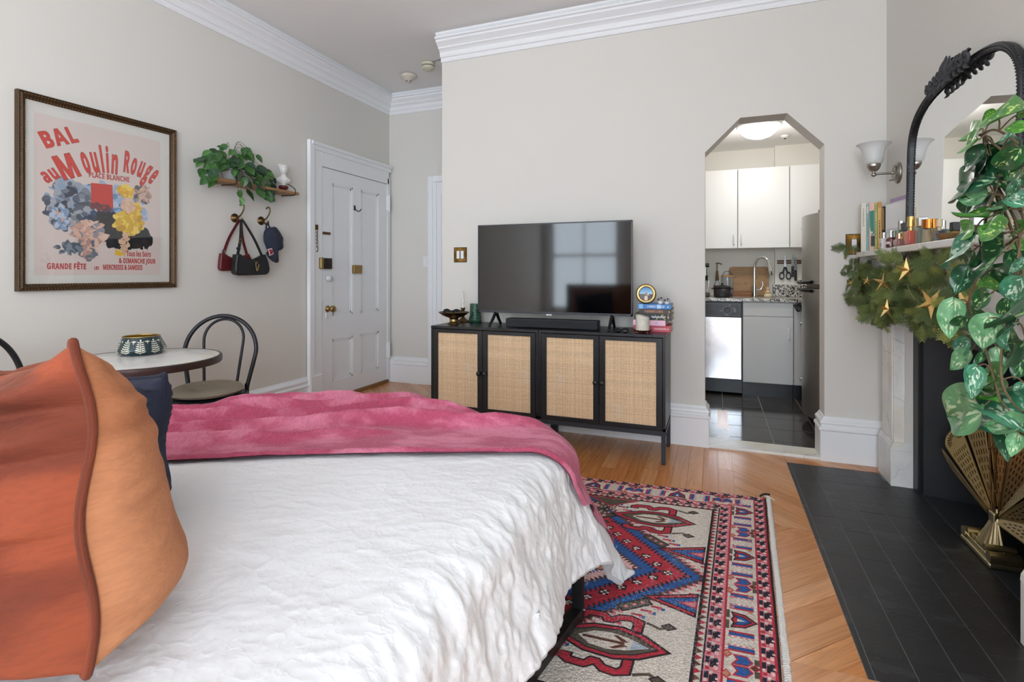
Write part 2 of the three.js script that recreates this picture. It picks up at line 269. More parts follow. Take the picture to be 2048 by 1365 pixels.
// mouldings
{
  const crown = [[0, 0], [0.012, 0], [0.018, 0.012], [0.018, 0.03], [0.03, 0.036], [0.036, 0.05], [0.036, 0.07], [0.05, 0.082], [0.066, 0.09], [0.066, 0.10], [0.086, 0.116], [0.104, 0.128], [0.104, 0.142], [0.122, 0.146], [0.122, 0.160], [0.095, 0.166], [0.095, 0.172], [0.108, 0.185], [0.108, 0.2], [0, 0.2]];
  const y0 = HC - 0.198;
  struct('trim_crown_left', molding(crown.map(([o, u]) => [o * 0.92, u]), [[XL, ZR], [XL, ZA], [XTE, ZA]], -1, y0), mTrim, 'white crown moulding along the poster wall and recess', 'moulding');
  struct('trim_crown_back', molding(crown, [[XTE, ZT], [XR, ZT], [XR, ZR]], -1, y0), mTrim, 'white crown moulding above the television wall', 'moulding');
  const base = [[0, 0], [0.026, 0], [0.026, 0.185], [0.034, 0.192], [0.034, 0.202], [0.022, 0.212], [0.022, 0.226], [0.028, 0.232], [0.026, 0.243], [0.012, 0.256], [0.006, 0.268], [0, 0.27]];
  struct('baseboard_left', molding(base, [[XL, ZR], [XL, -3.512]], -1), mTrim, 'white baseboard under the poster wall', 'baseboard');
  struct('baseboard_hall', molding(base, [[XL + 0.005, ZA], [-2.755, ZA]], -1), mTrim, 'white baseboard at the end of the entrance recess', 'baseboard');
  struct('baseboard_back', molding(base, [[XTE, ZT2], [XTE, ZT], [OX0, ZT], [OX0, ZT2]], -1), mTrim, 'white baseboard behind the rattan cabinets', 'baseboard');
  struct('baseboard_right', molding(base, [[OX1, ZT2], [OX1, ZT], [0.93, ZT]], -1), mTrim, 'white baseboard between kitchen opening and fireplace', 'baseboard');
  struct('trim_threshold', rb(OX0 - 0.012, OX1 + 0.004, -0.02, 0.016, ZT2 - 0.01, ZT + 0.012, 0.006), mMarble, 'white marble threshold of the kitchen opening', 'threshold');
  // thin cable with clips along the crown
  const cb = thing('cable', 'thin dark cable clipped along the crown moulding above the television', 'cable', [0, 0, 0]);
  const cy = HC - 0.029, cz = ZT + 0.099; part('wire', tube([[XTE + 0.03, cy - 0.004, cz], [-1.6, cy + 0.001, cz], [-1.0, cy - 0.002, cz], [0.5, cy, cz]], 0.0018, 60, 6), M(0x54504a, 0.6), cb);
  for (const x of [-1.96, -1.52, -1.09, -0.6]) part('clip', rb(x - 0.007, x + 0.007, cy - 0.008, cy + 0.008, cz - 0.004, cz + 0.004, 0.002), mTrim, cb);
}
// kitchen shell
{
  const KX0 = -0.75, KX1 = 1.42, ZK = -5.97, HK = 2.44;
  struct('wall_kitchen_back', bb(KX0, KX1, 0, HK, ZK - 0.1, ZK), mKitchenWall, 'cream kitchen wall behind the counter', 'wall');
  struct('wall_kitchen_chase', bb(0.565, KX1, 0, HK, ZK, ZK + 0.075), mKitchenWall, 'cream boxed-out part of the kitchen wall', 'wall');
  struct('wall_kitchen_left', bb(KX0 - 0.1, KX0, 0, HK, ZK, ZT2), mKitchenWall, 'cream side wall of the kitchen', 'wall');
  struct('wall_kitchen_right', bb(KX1, KX1 + 0.1, 0, HK, ZK, ZT2), mKitchenWall, 'cream side wall behind the refrigerator', 'wall');
  struct('ceiling_kitchen', bb(KX0 - 0.1, KX1 + 0.1, HK, HK + 0.1, ZK - 0.1, ZT2), M(0xf2f1ee, 0.85), 'white kitchen ceiling', 'ceiling');
  const f = structGroup('floor_kitchen', 'polished dark stone tile kitchen floor', 'floor');
  part('grout', bb(KX0, KX1, -0.06, -0.002, ZK, ZT2), M(0xa79f90, 0.9), f);
  const mt = [0, 1, 2].map((i) => { const t = tDarkStone.clone(); t.offset.set(i * 0.31, i * 0.57); t.repeat.set(1.9, 1.9); t.needsUpdate = true; return M(0xffffff, 0.12, { map: t }); });
  for (let x = 0.063 - 0.62 - 0.31; x < KX1; x += 0.31) for (let z = -3.99; z > ZK; z -= 0.31) {
    const a = Math.max(x + 0.002, KX0), b = Math.min(x + 0.308, KX1); if (b - a < 0.02) continue;
    part('floor_tile', rb(a, b, -0.03, 0, Math.max(z - 0.307, ZK), z - 0.003, 0.0015, 1), mt[Math.floor(rnd() * 3)], f);
  }
  for (let x = 0.063 - 0.62 - 0.31; x < KX1; x += 0.31) { const a = Math.max(x + 0.002, KX0), b = Math.min(x + 0.308, KX1); if (b - a > 0.02) part('floor_tile', rb(a, b, -0.03, 0, -3.988, ZT2, 0.0015, 1), mt[Math.floor(rnd() * 3)], f); }
}
// entrance door in the left wall
{
  const d = structGroup('door_1', 'white four-panel entrance door with brass locks', 'door');
  const y0 = 0.035, y1 = 2.085, za = -3.672, zb = -4.652;       // za latch side, zb hinge side
  const zz = (z) => -z;                                           // shape x = -z
  const panels = [[3.812, 4.10, 0.765, 1.965], [4.222, 4.512, 0.765, 1.965], [3.812, 4.10, 0.175, 0.555], [4.222, 4.512, 0.175, 0.555]];
  const rail = ext([[-za, y0], [-zb, y0], [-zb, y1], [-za, y1]], 0.022, 0, 1, panels.map(([a, b, c, e]) => [[a, c], [a, e], [b, e], [b, c]]));
  rail.rotateY(Math.PI / 2); rail.translate(XL, 0, 0); part('door_leaf', rail, mTrim, d);
  panels.forEach(([a, b, c, e]) => {
    const p = part('panel', bb(XL + 0.001, XL + 0.008, c, e, -b, -a), mTrim, d);
    const pr = (o) => [bb(XL + 0.004, XL + 0.018 - o * 0.5, c + o, e - o, -a - o - 0.014, -a - o), bb(XL + 0.004, XL + 0.018 - o * 0.5, c + o, e - o, -b + o, -b + o + 0.014), bb(XL + 0.004, XL + 0.018 - o * 0.5, c + o, c + o + 0.014, -b + o, -a - o), bb(XL + 0.004, XL + 0.018 - o * 0.5, e - o - 0.014, e - o, -b + o, -a - o)];
    part('panel_moulding', [...pr(0), ...pr(0.015)], mTrim, p);
  });
  const cas = [[0, 0], [0, 0.05], [0.016, 0.05], [0.028, 0.042], [0.028, 0.012], [0.04, 0.006], [0.04, -0.006]];
  part('casing', [rb(XL, XL + 0.03, 0, 2.29, za, za + 0.135, 0.004), rb(XL + 0.01, XL + 0.046, 0, 2.29, za + 0.105, za + 0.165, 0.006), rb(XL, XL + 0.03, 2.09, 2.29, zb - 0.03, za, 0.004), rb(XL, XL + 0.042, 2.215, 2.27, zb - 0.06, za + 0.12, 0.006), rb(XL, XL + 0.056, 2.255, 2.285, zb - 0.07, za + 0.14, 0.006), rb(XL, XL + 0.03, 0, 2.15, zb - 0.055, zb - 0.002, 0.004)], mTrim, d);
  part('plinth_block', rb(XL, XL + 0.05, 0, 0.27, za + 0.015, za + 0.155, 0.004), mTrim, d);
  part('door_sill', rb(XL, XL + 0.035, -0.002, 0.032, zb - 0.02, za, 0.004), M(0x9c7646, 0.6, { map: rep(tWoodGrain, 1, 3) }), d, 'bare wood door sill');
  const K = (u, v, o = 0.022) => { const p = atX(u, v, XL + o); return p; };
  let p = K(652, 527); part('rim_lock', rb(XL + 0.02, XL + 0.05, p.y - 0.05, p.y + 0.045, p.z - 0.05, p.z + 0.055, 0.004), M(0x3b332d, 0.5, { metalness: 0.6 }), d, 'dark iron rim lock');
  part('lock_keeper', rb(XL + 0.02, XL + 0.055, p.y - 0.05, p.y + 0.05, p.z + 0.062, p.z + 0.098, 0.008), mBrass, d, 'brass lock keeper');
  p = K(655, 618); part('door_knob', [T(lathe([[0, 0], [0.03, 0.0], [0.03, 0.006], [0.01, 0.012], [0.01, 0.035], [0.026, 0.045], [0.031, 0.06], [0.026, 0.075], [0, 0.08]], 24), XL + 0.022, p.y, p.z, 0, 0, -Math.PI / 2)], mBrass, d, 'round brass door knob');
  p = K(655, 557); part('thumb_turn', [T(lathe([[0, 0], [0.03, 0], [0.03, 0.01], [0.024, 0.022], [0.024, 0.036], [0, 0.04]], 12), XL + 0.022, p.y, p.z, 0, 0, -Math.PI / 2)], M(0xdfe2e4, 0.15), d, 'white faceted thumb turn');
  p = K(653, 632); part('keyhole_cover', rb(XL + 0.02, XL + 0.03, p.y - 0.026, p.y + 0.026, p.z - 0.012, p.z + 0.012, 0.005), mWhitePlastic, d);
  p = K(712, 539); part('door_viewer', [rb(XL + 0.02, XL + 0.05, p.y - 0.04, p.y + 0.04, p.z - 0.062, p.z + 0.058, 0.004), bar([XL + 0.04, p.y + 0.02, p.z - 0.06], [XL + 0.04, p.y + 0.02, p.z - 0.085], 0.002)], M(0x9b7c4c, 0.35, { metalness: 0.9 }), d, 'square brass viewer cover');
  p = K(652, 467); part('chain_track', [rb(XL + 0.02, XL + 0.032, p.y - 0.012, p.y + 0.012, p.z - 0.05, p.z + 0.045, 0.003)], mOldBrass, d);
  p = K(711, 418); part('coat_hook', [tube([[XL + 0.022, p.y + 0.02, p.z + 0.015], [XL + 0.035, p.y - 0.01, p.z + 0.015], [XL + 0.045, p.y - 0.022, p.z - 0.025], [XL + 0.05, p.y, p.z - 0.05]], 0.0045, 24, 8), bb(XL + 0.02, XL + 0.026, p.y - 0.015, p.y + 0.03, p.z + 0.004, p.z + 0.026)], mBlackPaint, d, 'small black hook');
  for (const y of [1.885, 0.345]) part('hinge', [rb(XL + 0.022, XL + 0.045, y - 0.075, y + 0.075, zb - 0.028, zb + 0.012, 0.004), cyl(0.010, 0.010, 0.17, XL + 0.046, y - 0.085, zb - 0.008, 12)], mTrim, d);
  const links = []; for (let i = 0; i < 9; i++) links.push(T(new THREE.TorusGeometry(0.009, 0.0022, 6, 12), XL + 0.034, 1.52 - i * 0.0155, za + 0.07, 0, i % 2 ? Math.PI / 2 : 0.3, 0)); links.push(bb(XL + 0.03, XL + 0.036, 1.525, 1.57, za + 0.055, za + 0.085), S(T(new THREE.TorusGeometry(0.012, 0.003, 6, 14), 0, 0, 0), 1, 1.8, 1).translate(XL + 0.034, 1.36, za + 0.07));
  part('door_chain', links, mOldBrass, d, 'brass security chain on the casing');
  part('strike_plate', [bb(XL + 0.02, XL + 0.026, 0.74, 0.90, za - 0.004, za + 0.012)], M(0x4a4038, 0.5, { metalness: 0.6 }), d);
}
// closet door at the end of the recess
{
  const d = structGroup('door_2', 'white closet door at the end of the entrance recess', 'door');
  part('casing', [rb(-2.755, -2.70, 0, 2.15, ZA, ZA + 0.03, 0.006), rb(-2.71, -2.66, 0, 2.10, ZA, ZA + 0.02, 0.006), rb(-2.70, XTE, 2.085, 2.15, ZA, ZA + 0.03, 0.006)], mTrim, d);
  part('door_leaf', [bb(-2.66, XTE, 0.01, 2.09, ZA, ZA + 0.008), rb(-2.61, -2.60, 0.2, 1.95, ZA + 0.006, ZA + 0.016, 0.003)], mTrim, d);
}
// ================= KITCHEN =================
{
  const ZF = -5.345, CT = 0.916, ZU = -5.65;
  const mCab = M(0xd9d9d8, 0.4), gapM = M(0x3a3836, 0.8);
  // base cabinets
  const cabs = [[0.243, 0.664, 'white slab base cabinet under the sink beside the dishwasher', true], [0.668, 1.25, 'white slab base cabinet partly behind the refrigerator', false]];
  for (const [a, b, label, drawer] of cabs) {
    const c = thing('base_cabinet', label, 'cabinet', [0, 0, 0]);
    part('body', bb(a, b, 0.13, 0.884, ZF - 0.54, ZF - 0.02), mCab, c);
    part('toe_kick', bb(a, b, 0, 0.13, ZF - 0.5, ZF - 0.055), mBlackPlastic, c);
    if (drawer) part('drawer_front', rb(a + 0.002, b - 0.002, 0.752, 0.878, ZF - 0.02, ZF, 0.003), mCab, c);
    const d = part('door', rb(a + 0.002, b - 0.002, 0.135, drawer ? 0.747 : 0.878, ZF - 0.02, ZF, 0.003), mCab, c);
    if (drawer) part('handle', tube([[b - 0.04, 0.545, ZF - 0.002], [b - 0.04, 0.548, ZF + 0.022], [b - 0.04, 0.56, ZF + 0.028], [b - 0.04, 0.635, ZF + 0.028], [b - 0.04, 0.647, ZF + 0.022], [b - 0.04, 0.65, ZF - 0.002]], 0.006, 30, 8), mWhiteLam, d);
    else for (const y of [0.70, 0.20]) part('knob', ball(0.016, 0.725, y, ZF + 0.016), mChrome, d);
  }
  // worktop
  const top = thing('worktop', 'speckled grey granite worktop over the kitchen cabinets', 'worktop', [0, 0, 0]);
  const mGr = M(0xffffff, 0.18, { map: rep(tGranite, 2.2, 2.2) });
  part('slab', rb(-0.74, 1.25, 0.885, CT, -5.965, ZF + 0.02, 0.004), mGr, top);
  part('backsplash', [rb(0.567, 1.25, CT, 1.035, -5.893, -5.868, 0.003), rb(0.545, 0.565, CT, 1.035, -5.965, -5.868, 0.003)], mGr, top);
  // dishwasher
  const dw = thing('dishwasher', 'narrow steel dishwasher with a black control panel and dial', 'dishwasher', [0, 0, 0]);
  part('body', bb(-0.21, 0.238, 0.02, 0.882, ZF - 0.55, ZF - 0.03), mBlackPlastic, dw);
  part('door', rb(-0.208, 0.232, 0.150, 0.735, ZF - 0.03, ZF + 0.004, 0.004), M(0xc9c9cb, 0.2, { metalness: 1, bumpMap: rep(tPlaster, 1.1, 1.1), bumpScale: 0.0012 }), dw, 'brushed steel door');
  const tDial = ctex(512, 160, (g, w, h) => { g.fillStyle = '#14161c'; g.fillRect(0, 0, w, h); g.strokeStyle = '#8d9197'; g.lineWidth = 2; g.strokeRect(8, 10, w - 20, h - 18); g.lineWidth = 3; g.beginPath(); g.arc(370, 84, 44, 0, 7); g.stroke(); g.fillStyle = '#d7dade'; g.font = '10px sans-serif'; g.beginPath(); g.moveTo(370, 84); g.lineTo(360, 48); g.lineWidth = 4; g.stroke(); for (const [x, y] of [[424, 56], [430, 72], [434, 86], [432, 100], [290, 92], [350, 140], [380, 24]]) g.fillRect(x, y, 30, 3); g.fillStyle = '#05060a'; g.fillRect(110, 88, 130, 40); });
  part('control_panel', [rb(-0.208, 0.232, 0.737, 0.874, ZF - 0.03, ZF + 0.008, 0.004)], mBlackPlastic, dw);
  const cp = new THREE.PlaneGeometry(0.43, 0.128); part('panel_print', T(cp, 0.012, 0.806, ZF + 0.0085), M(0xffffff, 0.35, { map: tDial }), dw, 'black panel printed with dial marks');
  part('dial', T(cyl(0.024, 0.021, 0.018, 0, 0, 0, 28), 0.012 + 0.43 * (370 / 512 - 0.5), 0.806 - 0.003, ZF + 0.0085, Math.PI / 2), mBlackPlastic, dw);
  part('toe_panel', bb(-0.208, 0.232, 0.03, 0.146, ZF - 0.03, ZF - 0.005), M(0x1b1e24, 0.35), dw);
  // wall cabinets
  const ups = [[-0.25, 0.208, 'white flat wall cabinet above the black pot', 0.175], [0.212, 0.668, 'white flat wall cabinet above the tap', 0.243], [0.672, 1.2, 'white flat wall cabinet above the knives', null]];
  for (const [a, b, label, hx] of ups) {
    const c = thing('wall_cabinet', label, 'cabinet', [0, 0, 0]);
    const z1 = a > 0.5 ? -5.893 : -5.968; part('body', bb(a, b, 1.40, 2.185, z1, ZU - 0.02), mWhiteLam, c);
    const d = part('door', rb(a + 0.0025, b - 0.0025, 1.40, 2.185, ZU - 0.02, ZU, 0.002), mWhiteLam, c);
    if (hx !== null) part('handle', tube([[hx, 1.435, ZU - 0.002], [hx, 1.437, ZU + 0.02], [hx, 1.445, ZU + 0.026], [hx, 1.525, ZU + 0.026], [hx, 1.533, ZU + 0.02], [hx, 1.535, ZU - 0.002]], 0.006, 30, 8), mWhiteLam, d);
  }
  // ceiling lamp
  const lamp = thing('ceiling_light', 'glowing white dome light on the kitchen ceiling', 'ceiling light', [0.345, 2.44, -4.88]);
  part('rim', T(lathe([[0, 0], [0.172, 0], [0.178, -0.012], [0.178, -0.045], [0.168, -0.052], [0, -0.052]], 40), 0, 0, 0), mWhitePlastic, lamp);
  part('lamp_dome', lathe([[0.001, -0.150], [0.05, -0.146], [0.1, -0.128], [0.135, -0.100], [0.158, -0.052]], 40), M(0xffffff, 0.4, { emissive: 0xfff6e8, emissiveIntensity: 2.2 }), lamp);
  const pl = new THREE.PointLight(new THREE.Color(1.0, 0.96, 0.92), 1.6); pl.position.set(0.345, 2.245, -4.88); pl.castShadow = true; pl.shadow.radius = 5; pl.name = 'kitchen_light'; scene.add(pl);
  const sd = atY(1570, 270, 2.44); const kd = thing('smoke_detector', 'tiny white detector on the kitchen ceiling', 'detector', [sd.x, 2.44, sd.z]);
  part('housing', lathe([[0, 0], [0.04, 0], [0.04, -0.012], [0.025, -0.02], [0.012, -0.03], [0, -0.03]], 20), mWhitePlastic, kd); part('sensor', cyl(0.01, 0.01, 0.01, 0, -0.038, 0, 10), mBlackPlastic, kd);
  // tap
  const fx = 0.36, fz = -5.62, tap = thing('kitchen_tap', 'chrome gooseneck kitchen tap with pull-down head', 'tap', [fx, CT, fz]);
  part('spout', [cyl(0.027, 0.024, 0.012), cyl(0.022, 0.02, 0.12), tube([[0, 0.1, 0], [0, 0.25, 0], [0.004, 0.32, 0.004], [0.03, 0.375, 0.02], [0.07, 0.39, 0.045], [0.105, 0.365, 0.07], [0.122, 0.315, 0.085]], 0.0115, 60, 14)], mChrome, tap);
  part('spray_head', taper([[0.120, 0.32, 0.083], [0.128, 0.28, 0.09], [0.137, 0.225, 0.1], [0.139, 0.215, 0.1]], [0.013, 0.017, 0.021, 0.019], 14), mChrome, tap);
  part('lever', [tube([[0.015, 0.07, 0], [0.05, 0.075, 0.01], [0.062, 0.09, 0.01]], 0.011, 20, 10), tube([[0.058, 0.08, 0.01], [0.072, 0.13, 0.01], [0.068, 0.155, 0.01]], 0.005, 20, 8)], mChrome, tap);
  // boards, jars and the rest on the worktop
  const tBamboo = dtex(256, 256, (u, v) => { const s = Math.floor(v * 9), n = pf(u, v, 3, 50, 3, 2), h = hash(s, 0, 5), k = pf(u, v, 22, 18, 2, 9) > 0.74 ? 0.82 : 1, t = (0.82 + 0.12 * h + 0.15 * (n - 0.5)) * k; return [206 * t, 160 * t, 108 * t]; });
  const mBam = M(0xffffff, 0.5, { map: rep(tBamboo, 3.2, 3.2) });
  const sh = new THREE.Shape(); { const w = 0.38, h = 0.3, r = 0.04; sh.moveTo(r, 0); sh.lineTo(w - r, 0); sh.quadraticCurveTo(w, 0, w, r); sh.lineTo(w, h - r); sh.quadraticCurveTo(w, h, w - r, h); sh.lineTo(r, h); sh.quadraticCurveTo(0, h, 0, h - r); sh.lineTo(0, r); sh.quadraticCurveTo(0, 0, r, 0); }
  const cb = solo('cutting_board', T(ext(sh, 0.018, 0.003, 2), 0.135, CT + 0.002, -5.945, -0.1), mBam, 'large bamboo cutting board leaning on the kitchen wall', 'cutting board');
  const b2 = thing('slotted_board', 'low slotted bamboo board in front of the cutting board', 'board', [0, 0, 0]);
  part('panel', ext([[0.15, CT], [0.365, CT], [0.365, CT + 0.055], [0.15, CT + 0.055]], 0.016, 0, 1, [[[0.172, CT + 0.02], [0.172, CT + 0.034], [0.345, CT + 0.034], [0.345, CT + 0.02]]]).translate(0, 0, -5.82), M(0xd9ad76, 0.5, { map: rep(tBamboo, 4, 4) }), b2);
  const brush = thing('dish_brush', 'small turned wooden dish brush beside the tap', 'brush', [0.475, CT, -5.60]);
  part('handle', lathe([[0, 0.035], [0.022, 0.035], [0.027, 0.05], [0.018, 0.062], [0.012, 0.075], [0.019, 0.085], [0.012, 0.098], [0, 0.1]], 20), M(0xd9b98a, 0.6), brush);
  part('bristles', lathe([[0, 0], [0.042, 0], [0.03, 0.03], [0.022, 0.036], [0, 0.036]], 20), M(0xe6d8b8, 0.9), brush);
  const bot = thing('soap_bottle', 'glass bottle with red label and brass pump by the espresso machine', 'bottle', [0.02, CT, -5.76]);
  part('glass', lathe([[0, 0.002], [0.032, 0.002], [0.034, 0.01], [0.034, 0.11], [0.024, 0.135], [0.014, 0.15], [0.014, 0.165], [0, 0.165]], 24), M(0xcfd6d8, 0.08, { transmission: 0.6, thickness: 0.02 }), bot);
  { const tr = ctex(256, 96, (g, w, h) => { g.fillStyle = '#c22a2c'; g.fillRect(0, 0, w, h); g.fillStyle = '#efe4dd'; for (let i = 0; i < 8; i++) g.fillRect(10 + i * 32, 34, 22, 10), g.fillRect(14 + i * 32, 54, 14, 6); }); part('paper_label', T(new THREE.CylinderGeometry(0.0346, 0.0346, 0.05, 24, 1, true), 0, 0.085, 0), M(0xffffff, 0.6, { map: tr }), bot, 'red paper label'); }
  part('pump', [cyl(0.016, 0.016, 0.03, 0, 0.16, 0, 16), cyl(0.015, 0.011, 0.075, 0, 0.185, 0, 16), cyl(0.005, 0.005, 0.08, 0, 0.25, 0, 10), tube([[-0.012, 0.335, 0], [0.01, 0.338, 0.005], [0.045, 0.325, 0.015]], 0.006, 20, 8)], mOldBrass, bot, 'aged brass pump');
  const can = thing('glass_canister', 'clear glass canister with wooden lid and wire handle', 'canister', [0.118, CT, -5.76]);
  part('glass', lathe([[0, 0.002], [0.056, 0.002], [0.058, 0.01], [0.058, 0.2], [0.055, 0.2], [0.055, 0.01], [0, 0.008]], 28), M(0xeef2f4, 0.05, { transmission: 0.85, thickness: 0.003 }), can);
  part('lid', cyl(0.06, 0.06, 0.014, 0, 0.2, 0, 28), M(0xb98b58, 0.6), can); part('wire_handle', tube([[-0.045, 0.214, 0], [-0.03, 0.245, 0], [0, 0.256, 0], [0.03, 0.245, 0], [0.045, 0.214, 0]], 0.003, 24, 6), mBlackMetal, can);
  const pot = thing('cooking_pot', 'small matte black cooking pot on the granite worktop', 'pot', [0.065, CT, -5.50]);
  part('body', lathe([[0, 0], [0.068, 0], [0.074, 0.008], [0.076, 0.095], [0, 0.095]], 32), M(0x1d1f22, 0.5), pot);
  const lid = part('lid', lathe([[0.08, 0.095], [0.08, 0.102], [0.05, 0.113], [0.012, 0.118], [0.01, 0.126], [0.016, 0.136], [0, 0.138]], 32), M(0x1d1f22, 0.5), pot); for (const s of [-1, 1]) part('side_grip', rb(s * 0.07, s * 0.1, 0.08, 0.092, -0.03, 0.03, 0.005), M(0x1d1f22, 0.5), pot);
  const esp = thing('espresso_machine', 'steel and black espresso machine at the end of the worktop', 'coffee machine', [-0.135, CT, -5.70]);
  part('base', rb(-0.1, 0.085, 0, 0.035, -0.13, 0.15, 0.01), M(0x2b2d30, 0.4), esp);
  part('body', [rb(-0.1, 0.045, 0.03, 0.26, -0.13, -0.02, 0.01), rb(-0.1, 0.06, 0.2, 0.3, -0.13, 0.1, 0.014)], mSteel, esp); part('group_head', [cyl(0.036, 0.04, 0.05, 0.03, 0.16, 0.06, 24)], mBlackPlastic, esp);
  part('top_rail', T(cyl(0.02, 0.02, 0.17, 0, 0, 0, 16), 0.08, 0.315, 0.05, 0, 0, Math.PI / 2), mBlackPlastic, esp); part('steam_wand', tube([[0.065, 0.2, 0.06], [0.075, 0.15, 0.065], [0.068, 0.06, 0.07]], 0.006, 20, 8), mChrome, esp);
  part('drip_cup', cyl(0.022, 0.024, 0.09, 0.02, 0.036, 0.08, 20), M(0xcab58e, 0.5), esp);
  const on = thing('onion', 'small red onion behind the black pot', 'onion', [0.135, CT + 0.0005, -5.64]); part('bulb', T(S(new THREE.SphereGeometry(0.026, 18, 12), 1, 0.85, 1), 0, 0.022, 0), M(0x5c2f35, 0.45), on);
  // knife rail on the boxed-out wall
  const zc = -5.894, rail = thing('knife_rail', 'magnetic wooden knife rail on the kitchen wall', 'knife rail', [0, 0, 0]);
  for (const y of [1.276, 1.252]) part('strip', rb(0.585, 0.80, y - 0.007, y + 0.007, zc, zc + 0.012, 0.002), M(0x56371f, 0.5), rail); part('backing', bb(0.585, 0.80, 1.245, 1.283, zc, zc + 0.006), M(0xb89a70, 0.6), rail);
  const sc = thing('scissors', 'black handled kitchen scissors on the knife rail', 'scissors', [0.655, 1.225, zc + 0.018]);
  part('blades', [ext([[-0.012, -0.02], [0.012, -0.02], [0.010, 0.03], [0.001, 0.11], [-0.003, 0.105], [-0.010, 0.03]], 0.005, 0.001)], mSteel, sc);
  for (const s of [-1, 1]) part('handle', [S(new THREE.TorusGeometry(0.024, 0.006, 8, 22), 0.85, 1.35, 1).translate(s * 0.03, -0.10, 0), bar([s * 0.004, -0.01, 0], [s * 0.02, -0.07, 0], 0.008)], mBlackPlastic, sc);
  for (const [x, y, L] of [[0.722, 1.175, 0.1], [0.748, 1.135, 0.11]]) {
    const k = thing('kitchen_knife', x < 0.74 ? 'kitchen knife hanging next to the scissors' : 'kitchen knife hanging lower, farther from the scissors', 'knife', [x, y, zc + 0.016], 0, 'knives on the rail');
    part('handle', rb(-0.011, 0.011, -0.06, 0.045, -0.007, 0.007, 0.004), mBlackPlastic, k); part('blade', ext([[-0.011, 0.045], [0.011, 0.045], [0.012, 0.12], [0, 0.045 + L + 0.02], [-0.011, 0.12]], 0.003), mSteel, k); for (const yy of [-0.04, -0.008, 0.025]) part('rivet', ball(0.0035, 0, yy, 0.0075, 8), mChrome, k);
  }
  const mit = thing('oven_mitt', 'black ribbed mitt hanging at the worktop edge by the refrigerator', 'mitt', [0.70, 0.845, ZF + 0.028]);
  part('palm', T(new RoundedBoxGeometry(0.06, 0.075, 0.03, 3, 0.013), 0, 0, 0, 0, 0, 0.5), M(0x1a1a1c, 0.6), mit); for (let i = 0; i < 4; i++) part('rib', bar([-0.03 + i * 0.012, 0.012 - i * 0.004, 0.016], [0.0 + i * 0.012, -0.03 - i * 0.002, 0.016], 0.002, 6), M(0x77777a, 0.5), mit);
  // refrigerator
  const fr = thing('refrigerator', 'tall steel refrigerator with bowed doors and black split handle', 'refrigerator', [0, 0, 0]);
  const bowS = (y0, y1) => { const front = fromGrid(24, 1, (u, v) => V(0.72 - 0.085 * Math.sin(Math.PI * (0.08 + 0.84 * u)), lerp(y0, y1, v), lerp(-4.90, -4.325, u))); const cap = (y, up) => { const p = []; for (let i = 0; i < 24; i++) { const q = (t) => V(0.72 - 0.085 * Math.sin(Math.PI * (0.08 + 0.84 * t)), y, lerp(-4.90, -4.325, t)), a = q(i / 24), b = q((i + 1) / 24), c = V(0.755, y, b.z), d = V(0.755, y, a.z); for (const v of up ? [a, b, c, a, c, d] : [a, c, b, a, d, c]) p.push(v.x, v.y, v.z); } const g = new THREE.BufferGeometry(); g.setAttribute('position', new THREE.Float32BufferAttribute(p, 3)); g.computeVertexNormals(); return g; };
    const e = 0.72 - 0.085 * Math.sin(Math.PI * 0.08); return [front, cap(y0, false), cap(y1, true), bb(e, 0.755, y0, y1, -4.325, -4.324)]; };
  const mFr = M(0xb7b5b1, 0.34, { metalness: 0.92 });
  part('freezer_door', bowS(1.068, 1.59), mFr, fr); part('fridge_door', bowS(0.075, 1.035), mFr, fr);
  part('split_band', rb(0.70, 0.757, 1.035, 1.068, -4.88, -4.326, 0.004), mBlackPlastic, fr);
  part('handle', [tube([[0.655, 1.085, -4.78], [0.622, 1.08, -4.72], [0.612, 1.075, -4.6], [0.622, 1.08, -4.46], [0.665, 1.085, -4.40]], 0.012, 40, 10), tube([[0.655, 1.018, -4.78], [0.622, 1.022, -4.72], [0.612, 1.026, -4.6], [0.622, 1.022, -4.46], [0.665, 1.018, -4.40]], 0.012, 40, 10)], mBlackPlastic, fr, 'black curved handles');
  part('cabinet', [rb(0.775, 1.38, 0.05, 1.60, -4.92, -4.31, 0.008)], M(0x1c1d20, 0.45), fr); part('gasket', bb(0.755, 0.775, 0.07, 1.595, -4.90, -4.325), mBlackPlastic, fr);
  part('top_hinge', rb(0.70, 0.82, 1.592, 1.612, -4.36, -4.315, 0.005), mBlackPlastic, fr);
  for (const [x, z] of [[0.80, -4.36], [0.80, -4.87], [1.33, -4.36], [1.33, -4.87]]) part('foot', cyl(0.02, 0.016, 0.055, x, 0, z, 12), mBlackPlastic, fr);
  part('kick_plate', rb(0.71, 0.78, 0.02, 0.07, -4.88, -4.34, 0.004), mBlackPlastic, fr);
  part('badge', T(S(new THREE.SphereGeometry(0.016, 16, 8), 0.25, 0.6, 1), 0.637, 1.50, -4.68), mChrome, fr);
}
